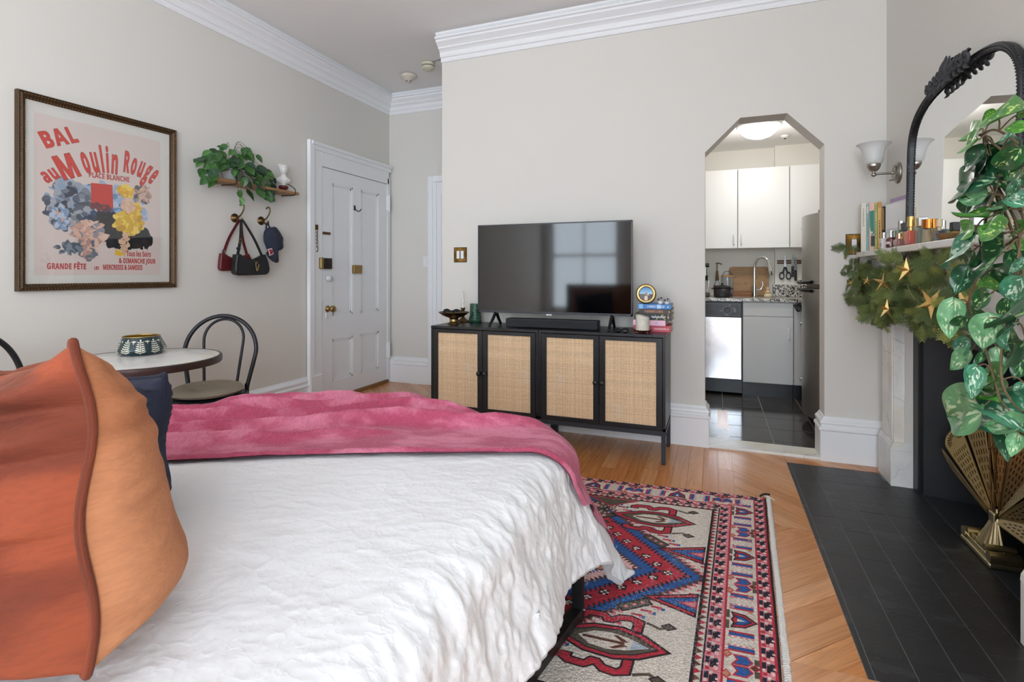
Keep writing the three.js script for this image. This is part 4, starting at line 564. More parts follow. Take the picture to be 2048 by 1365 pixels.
// framed poster
{
  const z0 = -1.525, z1 = -2.344, y0 = 1.060, y1 = 2.065, fw = 0.036, o = thing('framed_poster', 'large framed advertising poster in red, yellow and blue on the wall', 'poster', [0, 0, 0]);
  const W = z0 - z1, H = y1 - y0, toWall = (g) => { g.rotateY(Math.PI / 2); g.translate(XL, 0, z0); return g; };      // local x runs along -z
  const prof = [[0, 0], [0.026, 0], [0.034, 0.004], [0.030, 0.010], [0.034, 0.018], [0.028, 0.026], [0.018, 0.030], [0.016, 0.036], [0, 0.036]];
  const mFr = M(0x4a3826, 0.42, { metalness: 0.55 }), sides = [];
  const strip = (a, b, n) => { const pos = [], A = a, B = b, tx = Math.sign(B[0] - A[0]), ty = Math.sign(B[1] - A[1]); const pt = (P, e, [x, w]) => V(XL + x, P[1] + n[1] * w + ty * w * e, P[0] + n[0] * w + tx * w * e); for (let j = 0; j < prof.length - 1; j++) { const q = [pt(A, 1, prof[j]), pt(B, -1, prof[j]), pt(B, -1, prof[j + 1]), pt(A, 1, prof[j + 1])]; for (const i of [0, 1, 2, 0, 2, 3]) pos.push(q[i].x, q[i].y, q[i].z); } const g = new THREE.BufferGeometry(); g.setAttribute('position', new THREE.Float32BufferAttribute(pos, 3)); g.computeVertexNormals(); return uvm(g); };
  const corners = [[z0, y0], [z1, y0], [z1, y1], [z0, y1]], ns = [[0, 1], [1, 0], [0, -1], [-1, 0]];
  for (let i = 0; i < 4; i++) { const s = part('frame_side', strip(corners[i], corners[(i + 1) % 4], ns[i]), mFr, o, 'dark bronze frame moulding with beading');
    const beads = [], a = corners[i], b = corners[(i + 1) % 4], L = Math.hypot(b[0] - a[0], b[1] - a[1]), n = Math.floor(L / 0.014); for (let k = 2; k < n - 1; k++) { const t = k / n; for (const w of [0.012, 0.031]) beads.push(T(new THREE.OctahedronGeometry(0.0042, 0), XL + (w < 0.02 ? 0.032 : 0.024), lerp(a[1], b[1], t) + ns[i][1] * w, lerp(a[0], b[0], t) + ns[i][0] * w)); } part('beading', beads, M(0xa07d4c, 0.35, { metalness: 0.9 }), s).userData.kind = 'stuff'; }
  part('mat', bb(XL + 0.002, XL + 0.010, y0 + fw, y1 - fw, z1 + fw, z0 - fw), M(0xd9d6cf, 0.8), o, 'cream mat');
  const pa = atX(68, 222, XL + 0.012), pb = atX(321, 285, XL + 0.012), pc = atX(68, 551, XL + 0.012);
  const ZA0 = pa.z, ZB0 = pb.z, YT = (pa.y + pb.y) / 2, YB = pc.y;
  const tPoster = ctex(1024, 1380, (g, w, h) => {
    g.fillStyle = '#d8c9c2'; g.fillRect(0, 0, w, h);
    const cloud = (cx, cy, rx, ry, cols, n, sz) => { for (let i = 0; i < n; i++) { const a = rnd() * 6.283, r = Math.sqrt(rnd()); g.fillStyle = cols[Math.floor(rnd() * cols.length)]; g.beginPath(); g.ellipse(cx + Math.cos(a) * r * rx, cy + Math.sin(a) * r * ry, sz * rr(0.4, 1.3), sz * rr(0.25, 0.8), rnd() * 3, 0, 7); g.fill(); } };
    const poly = (c, p) => { g.fillStyle = c; g.beginPath(); p.forEach(([x, y], i) => (i ? g.lineTo(x, y) : g.moveTo(x, y))); g.closePath(); g.fill(); };
    // plain colour shapes standing in for the picture
    cloud(560, 720, 330, 190, ['#9fb3cc', '#6f8fb4', '#b9c6d6', '#4c6c99'], 150, 46);
    cloud(250, 760, 170, 230, ['#5d6472', '#7d8592', '#8ea3bb', '#49505d', '#a3a9b2'], 170, 40);
    cloud(560, 900, 190, 130, ['#27374f', '#31486b', '#3d5d8d'], 90, 44);
    poly('#c9392f', [[410, 530], [585, 520], [592, 740], [560, 770], [412, 750]]); cloud(500, 740, 90, 30, ['#7c3a3c', '#5f3540'], 30, 22);
    cloud(720, 1010, 200, 90, ['#15161b', '#1d1f27', '#101116'], 120, 60); cloud(520, 870, 90, 70, ['#17181e'], 40, 40); cloud(850, 1070, 80, 40, ['#17181e', '#2a201f'], 30, 30);
    cloud(730, 870, 120, 110, ['#e3bd3a', '#d9ad2c', '#efd264', '#c89a26'], 110, 36); cloud(700, 560, 70, 55, ['#e6b92f', '#d8a526', '#efcf62'], 50, 34); cloud(770, 730, 60, 90, ['#dcb03a', '#e8c658'], 40, 30);
    cloud(720, 700, 50, 60, ['#e2c0a6', '#d9b296'], 40, 28); cloud(690, 1080, 34, 110, ['#e0bda2', '#d7ae92'], 40, 24); cloud(850, 570, 70, 80, ['#c7a592', '#a88d84', '#d5b6a3', '#5f5a60'], 80, 30); cloud(640, 1170, 50, 20, ['#e3b92f'], 14, 20);
    cloud(400, 1000, 130, 110, ['#d9b09c', '#e0bfae', '#c99c8a', '#8b8a93'], 130, 34); cloud(390, 1150, 60, 90, ['#dcb6a3', '#b79488', '#6c7480'], 60, 28); cloud(180, 860, 60, 90, ['#d9a893', '#7f9cc0', '#b5c3d3'], 40, 26); cloud(240, 1140, 100, 50, ['#55606d', '#7b8794'], 40, 24);
    // lettering
    const red = '#cf3a2e';
    const word = (s, x, y, size, rot, sx = 1, step = 0, drot = 0, sy = 1.25) => { g.font = 'bold ' + size + 'px sans-serif'; let px = x, py = y, a = rot; for (const ch of s) { const cw = g.measureText(ch).width * sx; g.save(); g.translate(px, py); g.rotate(a); g.scale(sx, sy); g.lineWidth = size * 0.05; g.lineJoin = 'round'; g.strokeStyle = '#3a2a2c'; g.strokeText(ch, 0, 0); g.fillStyle = red; g.fillText(ch, 0, 0); g.lineWidth = size * 0.03; g.strokeStyle = red; g.strokeText(ch, 0, 0); g.restore(); px += Math.cos(a) * (cw + step); py += Math.sin(a) * (cw + step); a += drot; } };
    word('BAL', 74, 292, 150, -0.46, 0.95, 8, 0.02); word('au', 84, 590, 130, -0.62, 0.8, 4, 0); word('M', 196, 545, 225, -0.46, 0.84); word('oulin', 366, 448, 205, -0.30, 0.50, 5, 0.085, 1.55); word('Rouge', 672, 372, 195, 0.08, 0.45, 5, 0.115, 1.45);
    const line = (s, x, y, size, sx, c = '#b43a35', st = 'bold ') => { g.save(); g.translate(x, y); g.scale(sx, 1.15); g.font = st + size + 'px sans-serif'; g.fillStyle = c; g.fillText(s, 0, 0); g.lineWidth = 2; g.strokeStyle = c; g.strokeText(s, 0, 0); g.restore(); };
    g.save(); g.rotate(-0.03); line('PLACE BLANCHE', 378, 490, 58, 0.76); g.restore();
    line('Tous les Soirs', 706, 1196, 62, 0.56); line('& DIMANCHE JOUR', 640, 1264, 58, 0.64); line('GRANDE FÊTE', 86, 1326, 60, 0.74); line('LES', 436, 1328, 34, 0.7); line('MERCREDIS & SAMEDIS', 506, 1328, 56, 0.56);
  });
  const pg = new THREE.PlaneGeometry(ZA0 - ZB0, YT - YB); pg.rotateY(Math.PI / 2); pg.translate(XL + 0.0108, (YT + YB) / 2, (ZA0 + ZB0) / 2); part('print', pg, M(0xffffff, 0.8, { map: tPoster }), o, 'poster print with red lettering');
  part('glazing', bb(XL + 0.0125, XL + 0.0145, y0 + fw - 0.004, y1 - fw + 0.004, z1 + fw - 0.004, z0 - fw + 0.004), M(0xffffff, 0.02, { transmission: 1, thickness: 0, ior: 1.5 }), o, 'clear glass');
}
// leaf shapes
const leafGeo = (w, curl, tipPow) => flatSmooth(fromGrid(8, 10, (u, v) => { const t = v, s = (u - 0.5) * 2, half = w * 0.5 * 2.3 * Math.pow(t, 0.44) * Math.pow(1 - t, 0.9), back = t < 0.25 ? -0.10 * Math.abs(s) * (1 - t / 0.25) : 0; return V(s * half, t + back, 0.10 * Math.abs(s) * w - curl * t * t + 0.02 * Math.sin(t * 9 + s * 3)); }));
function flatSmooth(g) { return g; }
const leafShapes = [leafGeo(0.72, 0.22, 0.62), leafGeo(0.64, 0.35, 0.66), leafGeo(0.80, 0.12, 0.6)];
function leafTex(base, light, amount, s) {
  return dtex(128, 128, (u, v) => { const d = Math.abs(u - 0.5) * 2, vein = Math.pow(1 - Math.abs(Math.sin((v * 6 - d * 2.2) * Math.PI)), 8) * 0.2 + (d < 0.03 ? 0.35 : 0), n = pf(u, v, 5, 9, 3, s), streak = sst(pf(u, v - d * 0.35 + 1, 13, 9, 3, s + 9), 0.66 - amount * 0.20, 0.76 - amount * 0.2) * (1 - sst(d, 0.35, 0.95)), t = clamp(vein * 0.6 + (amount > 0.15 ? 1 : amount) * streak, 0, 1), k = 0.82 + 0.36 * n; return mix3(base.map((c) => c * k), light, t); });
}
function setLeaf(m, pos, tip, face, size) {
  const y = tip.clone().normalize(), z = face.clone().sub(y.clone().multiplyScalar(face.dot(y))).normalize(), x = V().crossVectors(y, z);
  m.matrixAutoUpdate = true; m.position.copy(pos); m.quaternion.setFromRotationMatrix(new THREE.Matrix4().makeBasis(x, y, z)); m.scale.setScalar(size);
}
// wall shelf with plant and bust
{
  const SY = 1.795, sx1 = -3.10, z0 = -2.555, z1 = -3.285;
  const sh = thing('wall_shelf', 'light wood wall shelf on black wire brackets', 'shelf', [0, 0, 0]);
  part('plank', rb(XL, sx1, SY - 0.02, SY, z1, z0, 0.002), M(0xb48a5e, 0.5, { map: rep(tWoodGrain, 1.2, 1.6) }), sh);
  for (const z of [-2.69, -3.235]) part('bracket', [tube([[XL + 0.004, SY + 0.10, z], [sx1 - 0.008, SY + 0.03, z], [sx1 + 0.006, SY + 0.012, z], [sx1 + 0.006, SY - 0.022, z], [sx1 - 0.004, SY - 0.026, z], [XL + 0.004, SY - 0.026, z]], 0.0035, 50, 8), bb(XL, XL + 0.004, SY + 0.08, SY + 0.12, z - 0.008, z + 0.008)], mBlackPaint, sh);
  const pt = thing('trailing_plant', 'bushy green trailing plant in a grey pot on the wall shelf', 'plant', [-3.165, SY, -2.70]);
  const pot = part('pot', lathe([[0, 0], [0.038, 0], [0.05, 0.085], [0.046, 0.085], [0.04, 0.07], [0, 0.07]], 28), M(0xb9bcbc, 0.4), pt, 'pale grey pot');
  part('soil', cyl(0.043, 0.043, 0.004, 0, 0.07, 0), M(0x2c221a, 0.95), pt);
  const lm = [leafTex([52, 92, 46], [120, 160, 96], 0.05, 3), leafTex([70, 116, 54], [150, 185, 110], 0.1, 5), leafTex([40, 72, 48], [90, 130, 90], 0.02, 8)].map((t) => M(0xffffff, 0.42, { map: t, side: THREE.DoubleSide }));
  const org = V(-3.165, SY + 0.08, -2.70), stem = M(0x4f5a34, 0.7), base = V(-3.165, SY, -2.70), stems = [];
  const poly = [[393, 318], [430, 294], [470, 293], [500, 303], [522, 330], [547, 350], [556, 384], [546, 402], [520, 392], [494, 376], [470, 350], [440, 336], [428, 358], [402, 364], [392, 345]];
  const inside = (x, y) => { let c = false; for (let i = 0, j = poly.length - 1; i < poly.length; j = i++) if ((poly[i][1] > y) !== (poly[j][1] > y) && x < (poly[j][0] - poly[i][0]) * (y - poly[i][1]) / (poly[j][1] - poly[i][1]) + poly[i][0]) c = !c; return c; };
  const pts = [[412, 306], [398, 326], [410, 344], [408, 362], [424, 366], [480, 390], [502, 391], [484, 404], [524, 386], [546, 396], [538, 376], [500, 372], [520, 318]]; let guard = 0; while (pts.length < 105 && guard++ < 5000) { const x = rr(390, 560), y = rr(290, 405); if (inside(x, y)) pts.push([x, y]); }
  pts.forEach(([u, v], i) => {
    const p = atX(u, v, v > 398 ? -3.06 : rr(-3.19, -3.03)); const out = p.clone().sub(org).setX(0).normalize(), tip = V(rr(-0.1, 0.5), -0.55 + rr(-0.4, 0.35) + out.y * 0.3, out.z * 0.9 + rr(-0.5, 0.5)), face = V(0.8 + rr(-0.3, 0.3), 0.6 + rr(-0.4, 0.5), 0.55 + rr(-0.4, 0.4)), s = rr(0.052, 0.088);
    const m = part('leaf', leafShapes[i % 3], lm[i % 5 === 0 ? 1 : i % 3], pt); const st = p.clone().addScaledVector(tip.clone().normalize(), -s * 0.5); st.x = Math.max(st.x, -3.215); setLeaf(m, st.clone().sub(base), tip, face, s);
    if (i % 3 === 0 || i < 13) stems.push(tube([org.clone().sub(base), V((org.x + st.x) / 2 - base.x, Math.max(org.y, st.y) + 0.03 - base.y, (org.z + st.z) / 2 - base.z), st.clone().sub(base)], 0.0014, 12, 5));
  });
  part('stems', stems, stem, pt).userData.kind = 'stuff';
  const ff = thing('small_black_frame', 'small black frame leaning behind the shelf plant', 'frame', [0, 0, 0]); part('rim', ext([[-0.035, 0], [0.035, 0], [0.035, 0.095], [-0.035, 0.095]], 0.012, 0.001, 1, [[[-0.025, 0.01], [-0.025, 0.085], [0.025, 0.085], [0.025, 0.01]]]).rotateY(Math.PI / 2).translate(-3.20, SY, -3.10), mBlackPaint, ff); part('print', bb(-3.199, -3.193, SY + 0.01, SY + 0.085, -3.125, -3.075), M(0x3b3b40, 0.5), ff);
  // bust
  const bx = -3.165, bz = -3.185, bu = thing('bust', 'small white classical bust on a dark red round base', 'bust', [bx, SY, bz], 1.0);
  part('socle', lathe([[0, 0], [0.03, 0], [0.03, 0.008], [0.022, 0.014], [0.034, 0.022], [0.038, 0.032], [0.034, 0.042], [0.02, 0.046], [0, 0.046]], 30), M(0x571a20, 0.3), bu, 'dark red turned base');
  const f = (x, y, z) => { let d = sdE(x, y, z, [0, 0.168, 0.008], [0.030, 0.038, 0.034]); d = smin(d, sdC(x, y, z, [0, 0.08, -0.004], [0, 0.15, 0.004], 0.022, 0.016), 0.012); let s = sdE(x, y, z, [0, 0.088, -0.006], [0.055, 0.030, 0.030]); s = smin(s, sdC(x, y, z, [0, 0.055, 0], [0, 0.085, 0], 0.016, 0.03), 0.015); d = smin(d, s, 0.016); d = smin(d, sdE(x, y, z, [0, 0.188, -0.008], [0.036, 0.026, 0.036]) - 0.002 * Math.sin(x * 260) * Math.sin(y * 240), 0.008); d = smin(d, sdE(x, y, z, [0.014, 0.205, -0.036], [0.016, 0.016, 0.016]), 0.006); d = smin(d, sdE(x, y, z, [-0.03, 0.2, 0.01], [0.013, 0.012, 0.012]), 0.006); d = smin(d, sdC(x, y, z, [0, 0.172, 0.038], [0, 0.160, 0.047], 0.004, 0.006), 0.006); d = smin(d, sdE(x, y, z, [0, 0.146, 0.036], [0.011, 0.006, 0.008]), 0.006); d = Math.max(d, -sdE(x, y, z, [0.013, 0.169, 0.043], [0.007, 0.004, 0.006])); d = Math.max(d, -sdE(x, y, z, [-0.013, 0.169, 0.043], [0.007, 0.004, 0.006])); return Math.max(d, 0.044 - y); };
  part('figure', blob(f, [0, 0.135, 0], 0.1, 56), M(0xe6e4e0, 0.55), bu, 'white plaster head and shoulders');
}
// hooks, bags and cap
{
  const hk = [[-2.80, 1.550, 'antique brass coat hook holding the handbags'], [-3.035, 1.552, 'antique brass coat hook holding the navy cap']];
  hk.forEach(([z, y, lab]) => { const h = thing('coat_hook', lab, 'hook', [XL, y, z], 0, 'hooks under the shelf');
    part('rosette', T(lathe([[0, 0], [0.032, 0], [0.033, 0.006], [0.024, 0.01], [0.024, 0.014], [0.014, 0.018], [0.012, 0.026], [0, 0.028]], 28), 0, 0, 0, 0, 0, -Math.PI / 2), mOldBrass, h);
    part('upper_arm', [taper([[0.022, 0.004, 0], [0.05, 0.012, 0], [0.085, 0.05, 0], [0.092, 0.085, 0], [0.075, 0.102, 0], [0.06, 0.094, 0]], [0.007, 0.0055, 0.005, 0.005, 0.0045, 0.004], 10), ball(0.0075, 0.058, 0.092, 0, 12)], mOldBrass, h);
    part('lower_arm', [taper([[0.02, -0.004, 0], [0.05, -0.026, 0], [0.07, -0.018, 0]], [0.007, 0.006, 0.005], 10), ball(0.0085, 0.074, -0.012, 0, 12)], mOldBrass, h); });
  const outline = (w, h) => { const s = new THREE.Shape(); s.moveTo(0.02 * w, 0.30 * h); s.quadraticCurveTo(0.0, 0.0, 0.14 * w, 0.01 * h); s.lineTo(0.86 * w, 0.05 * h); s.quadraticCurveTo(1.0 * w, 0.08 * h, 0.985 * w, 0.36 * h); s.quadraticCurveTo(0.96 * w, 0.7 * h, 0.86 * w, h); s.quadraticCurveTo(0.78 * w, 0.95 * h, 0.70 * w, 0.84 * h); s.quadraticCurveTo(0.46 * w, 0.62 * h, 0.24 * w, 0.86 * h); s.quadraticCurveTo(0.16 * w, h, 0.06 * w, 0.96 * h); s.quadraticCurveTo(0.03 * w, 0.6 * h, 0.02 * w, 0.3 * h); return s; };
  const flatStrap = (pts, w, t) => { const c = new THREE.CatmullRomCurve3(pts.map(pv), false, 'centripetal'), n = 30, pos = [], P = []; for (let i = 0; i <= n; i++) { const q = c.getPointAt(i / n); P.push([V(q.x - t, q.y, q.z - w), V(q.x + t, q.y, q.z - w), V(q.x + t, q.y, q.z + w), V(q.x - t, q.y, q.z + w)]); } const quad = (a, b, d, e) => { for (const v of [a, b, d, a, d, e]) pos.push(v.x, v.y, v.z); }; for (let i = 0; i < n; i++) for (let k = 0; k < 4; k++) quad(P[i][k], P[i + 1][k], P[i + 1][(k + 1) % 4], P[i][(k + 1) % 4]); const g = new THREE.BufferGeometry(); g.setAttribute('position', new THREE.Float32BufferAttribute(pos, 3)); g.computeVertexNormals(); return g; };
  const leather = (c, b = 0.0012) => M(c, 0.42, { bumpMap: rep(tFine, 6, 6), bumpScale: b });
  const bag = (name, lab, cat, col, x, zl, yb, w, h, th, black) => {
    const o = thing(name, lab, cat, [0, 0, 0]), m = leather(col, black ? 0.0008 : 0.002), hz = -2.80, hx = XL + 0.066, hy = 1.531;
    part('body', ext(outline(w, h), th, 0.012, 3, [], 16).rotateY(Math.PI / 2).translate(x - th / 2, yb, zl), m, o);
    const a = V(x, yb + h * 0.93, zl - w * 0.14), b = V(x, yb + h * 0.93, zl - w * 0.83);
    part('strap', [flatStrap([a, V(x + 0.002, lerp(a.y, hy, 0.5), lerp(a.z, hz + 0.004, 0.48)), V(hx + (black ? 0.006 : -0.010), hy + 0.004, hz + 0.006)], 0.011, 0.0022), flatStrap([b, V(x + 0.002, lerp(b.y, hy, 0.5), lerp(b.z, hz - 0.004, 0.48)), V(hx + (black ? 0.006 : -0.010), hy + 0.004, hz - 0.006)], 0.011, 0.0022)], m, o);
    if (black) {
      const q = V(x + 0.004, lerp(a.y, hy, 0.40), lerp(a.z, hz, 0.38)); part('buckle', [T(new THREE.TorusGeometry(0.018, 0.0028, 6, 4).rotateZ(Math.PI / 4), q.x, q.y, q.z, 0, Math.PI / 2, 0)], mBrass, o, 'brass strap buckle'); part('strap_loop', rb(q.x - 0.004, q.x + 0.004, q.y - 0.062, q.y - 0.046, q.z + 0.0, q.z + 0.034, 0.003), m, o);
      const cx = x + th / 2, cy = yb + h * 0.60, cz = zl - w * 0.58; part('closure', [T(new THREE.TorusGeometry(0.008, 0.0025, 6, 16), cx + 0.003, cy, cz, 0, Math.PI / 2), T(new RoundedBoxGeometry(0.005, 0.055, 0.008, 2, 0.0024), cx + 0.004, cy - 0.034, cz + 0.004, 0.16), T(new RoundedBoxGeometry(0.005, 0.05, 0.008, 2, 0.0024), cx + 0.004, cy - 0.036, cz - 0.014, -0.28)], mBrass, o, 'brass clasp'); part('closure_tab', rb(cx - 0.001, cx + 0.003, cy, cy + 0.035, cz - 0.006, cz + 0.018, 0.002), m, o);
      part('edge_piping', [tube(outline(w, h).getPoints(10).map((q2) => V(x + th / 2 - 0.008, yb + q2.y, zl - q2.x)), 0.003, 120, 6, true)], m, o);
    } else part('ring', T(new THREE.TorusGeometry(0.011, 0.002, 6, 18), x + 0.006, a.y + 0.02, a.z + 0.004, 0, Math.PI / 2), mSteel, o);
  };
  bag('red_handbag', 'dark red leather handbag hanging behind the black one', 'handbag', 0x5e191d, -3.219, -2.648, 1.165, 0.29, 0.13, 0.036, false);
  bag('black_handbag', 'black leather shoulder bag with brass clasp on the coat hook', 'handbag', 0x15171b, -3.150, -2.705, 1.135, 0.31, 0.155, 0.055, true);
  // cap
  const cp = thing('baseball_cap', 'navy baseball cap with a red letter hanging from the coat hook', 'cap', [0, 0, 0]), mN = M(0x262c3d, 0.85, { bumpMap: rep(tWeave, 4, 4), bumpScale: 0.0012 });
  const cc = [-3.178, 1.400, -3.098], cr = (x, y, z) => { const a = -0.35, yy = (y - cc[1]) * Math.cos(a) - (z - cc[2]) * Math.sin(a), zz = (y - cc[1]) * Math.sin(a) + (z - cc[2]) * Math.cos(a), w = 0.010 * fbm(x * 14, y * 14, z * 14, 3); let d = sdE(x, yy, zz, [cc[0], 0.0, 0], [0.056, 0.115, 0.080]) + w; const plane = -(yy + 0.075); return Math.max(d, plane); };
  part('crown', blob(cr, cc, 0.16, 56), mN, cp);
  const brim = fromGrid(18, 12, (u, v) => { const a = (u - 0.5) * Math.PI * 1.05, r = lerp(0.5, 1, v); return V(-3.155 + 0.045 * Math.cos(a) * 1.0 - 0.012 * v, 1.335 - 0.105 * v * Math.cos(a * 0.75) + 0.0, -3.072 + 0.052 * Math.sin(a) * r); }); part('brim', [brim, T(brim, -0.005, 0.002, 0)], mN, cp); cp.children[1].material = M(0x1f2432, 0.8, { side: THREE.DoubleSide, bumpMap: rep(tWeave, 4, 4), bumpScale: 0.001 });
  part('back_strap', [flatStrap([[-3.172, 1.485, -3.02], [-3.175, 1.515, -3.028], [-3.172, 1.534, -3.036]], 0.007, 0.002), flatStrap([[-3.172, 1.49, -3.065], [-3.175, 1.515, -3.048], [-3.172, 1.534, -3.038]], 0.007, 0.002)], mN, cp);
  part('eyelet', T(new THREE.TorusGeometry(0.005, 0.0014, 6, 12), -3.112, 1.44, -3.045, 0, Math.PI / 2), M(0x49505f, 0.6), cp);
  const bt = (size, d) => { const g = new TextGeometry('B', { font: fontSerif, size, depth: d, curveSegments: 6, bevelEnabled: false }); g.center(); return g; };
  const place = (g, o2) => { g.rotateZ(0.3); g.rotateY(Math.PI / 2 - 0.15); const q = atX(541, 504, -3.122); g.translate(q.x + o2, q.y, q.z); return g; };
  const em = part('emblem', place(S(bt(0.047, 0.004), 1.05, 1.05, 1), 0.001), M(0xe6e3e0, 0.7), cp, 'white outlined red letter B'); part('emblem_letter', place(bt(0.038, 0.006), 0.003), M(0xa81f33, 0.7), em);
}
// bistro table, bowl and chairs
{
  const tx = -2.642, tz = -1.74, TY = 0.73, R = 0.35;
  const t = thing('bistro_table', 'round bistro table with white marble top and dark banded rim', 'table', [tx, 0, tz]);
  part('tabletop', T(lathe([[0, -0.028], [R - 0.006, -0.028], [R - 0.006, 0], [0, 0]], 72), 0, TY, 0), M(0xffffff, 0.22, { map: rep(tMarble, 1, 1) }), t, 'white marble top'); { const g = t.children[0].geometry; uvm(g); t.children[0].geometry = uvm(g.toNonIndexed ? g : g); }
  part('rim_band', lathe([[R - 0.005, TY - 0.034], [R + 0.002, TY - 0.034], [R + 0.006, TY - 0.028], [R + 0.002, TY - 0.022], [R + 0.007, TY - 0.016], [R + 0.002, TY - 0.010], [R + 0.006, TY - 0.004], [R + 0.001, TY + 0.001], [R - 0.008, TY + 0.001]], 96), M(0x4b3a36, 0.32, { metalness: 0.5 }), t, 'dark ribbed metal rim');
  part('column', [lathe([[0, 0.05], [0.03, 0.05], [0.028, 0.09], [0.02, 0.11], [0.02, 0.40], [0.026, 0.405], [0.026, 0.43], [0.019, 0.44], [0.019, 0.68], [0.05, 0.695], [0, 0.695]], 24)], mBlackMetal, t);
  part('top_bracket', [rb(-0.2, 0.2, TY - 0.042, TY - 0.028, -0.02, 0.02, 0.003), rb(-0.02, 0.02, TY - 0.042, TY - 0.028, -0.2, 0.2, 0.003)], mBlackMetal, t);
  for (let i = 0; i < 4; i++) { const a = Math.PI / 4 + i * Math.PI / 2; part('foot', [taper([[0.015 * Math.cos(a), 0.085, 0.015 * Math.sin(a)], [0.12 * Math.cos(a), 0.06, 0.12 * Math.sin(a)], [0.235 * Math.cos(a), 0.02, 0.235 * Math.sin(a)]], [0.026, 0.02, 0.014], 12), cyl(0.018, 0.014, 0.016, 0.235 * Math.cos(a), 0, 0.235 * Math.sin(a), 14)], mBlackMetal, t); }
  const p = atY(283, 708, TY), bw = thing('patterned_bowl', 'dark teal metal bowl with white leaf pattern on the bistro table', 'bowl', [p.x, TY, p.z]);
  const tB = ctex(1024, 256, (g, w, h) => { g.fillStyle = '#123139'; g.fillRect(0, 0, w, h); for (let i = 0; i < 10; i++) { const cx = (i + 0.5) * w / 10; g.strokeStyle = g.fillStyle = '#dcd6c2'; g.lineWidth = 4; g.beginPath(); g.moveTo(cx, 235); g.lineTo(cx, 60); g.stroke(); for (let k = 0; k < 6; k++) for (const s of [-1, 1]) { g.save(); g.translate(cx, 215 - k * 27); g.rotate(s * 0.95); g.beginPath(); g.ellipse(0, -22 + k, 8 - k * 0.5, 20 - k * 1.6, 0, 0, 7); g.fill(); g.restore(); } g.beginPath(); g.ellipse(cx, 48, 7, 18, 0, 0, 7); g.fill(); const dx = cx + w / 20; for (const r of [-0.8, 0, 0.8]) { g.save(); g.translate(dx, 70); g.rotate(r); g.beginPath(); g.ellipse(0, -14, 5, 13, 0, 0, 7); g.fill(); g.restore(); } g.fillRect(dx - 2, 70, 4, 24); } });
  const outer = lathe([[0.085, 0.0], [0.100, 0.006], [0.110, 0.022], [0.111, 0.032], [0.082, 0.092]], 64); { const uv = outer.attributes.uv, ps = outer.attributes.position; for (let i = 0; i < uv.count; i++) uv.setY(i, ps.getY(i) / 0.094); }
  part('shell', outer, M(0xffffff, 0.22, { map: tB, metalness: 0.25, clearcoat: 0.6, clearcoatRoughness: 0.1 }), bw, 'teal shell with white leaves'); part('inside', lathe([[0.082, 0.092], [0.084, 0.095], [0.080, 0.096], [0.078, 0.09], [0.104, 0.03], [0.09, 0.006], [0, 0.004], [0, 0], [0.086, 0]], 64), M(0xbd9f5c, 0.3, { metalness: 0.9, side: THREE.DoubleSide }), bw, 'brass lining and lip');
  const chair = (x, z, fx, fz, lab) => {
    const c = thing('bistro_chair', lab, 'chair', [x, 0, z], Math.atan2(fx, fz), 'chairs at the bistro table'), SYc = 0.445, r = 0.205;
    part('seat', [lathe([[0, SYc], [r - 0.01, SYc], [r, SYc - 0.004], [r + 0.002, SYc - 0.012], [r, SYc - 0.022], [r - 0.012, SYc - 0.024], [r - 0.02, SYc - 0.016], [0, SYc - 0.014]], 56)], mBlackMetal, c);
    for (const s of [-1, 1]) part('leg', [taper([[s * 0.09, SYc - 0.02, 0.10], [s * 0.125, SYc - 0.028, 0.135], [s * 0.150, SYc - 0.065, 0.165], [s * 0.155, 0.25, 0.175], [s * 0.165, 0.008, 0.20]], [0.0125, 0.0125, 0.0125, 0.012, 0.011], 12)], mBlackMetal, c);
    for (const s of [-1, 1]) part('leg', [taper([[s * 0.165, SYc + 0.03, -0.135], [s * 0.160, 0.25, -0.155], [s * 0.165, 0.008, -0.205]], [0.0125, 0.0125, 0.011], 12)], mBlackMetal, c);
    const hoop = (w, h, r2, y0, zf) => { const pts = []; for (let i = 0; i <= 24; i++) { const a = Math.PI * (i / 24), s = Math.cos(a), q = Math.sin(a); const yy = h - w * 1.05 + q * w * 1.05, lean = -0.145 - 0.085 * ((yy - y0) / (h - y0)); pts.push(V(s * w, yy, lean + zf)); } pts.unshift(V(w * 0.80, y0, -0.150 + zf)); pts.unshift(V(w * 0.80, y0 - 0.02, -0.15 + zf)); pts.push(V(-w * 0.80, y0, -0.150 + zf), V(-w * 0.80, y0 - 0.02, -0.15 + zf)); return tube(pts, r2, 90, 12); };
    part('back_hoop', hoop(0.205, 0.885, 0.0125, SYc - 0.0, 0.012), mBlackMetal, c); part('inner_hoop', hoop(0.115, 0.862, 0.0085, SYc - 0.0, -0.022), mBlackMetal, c);
  };
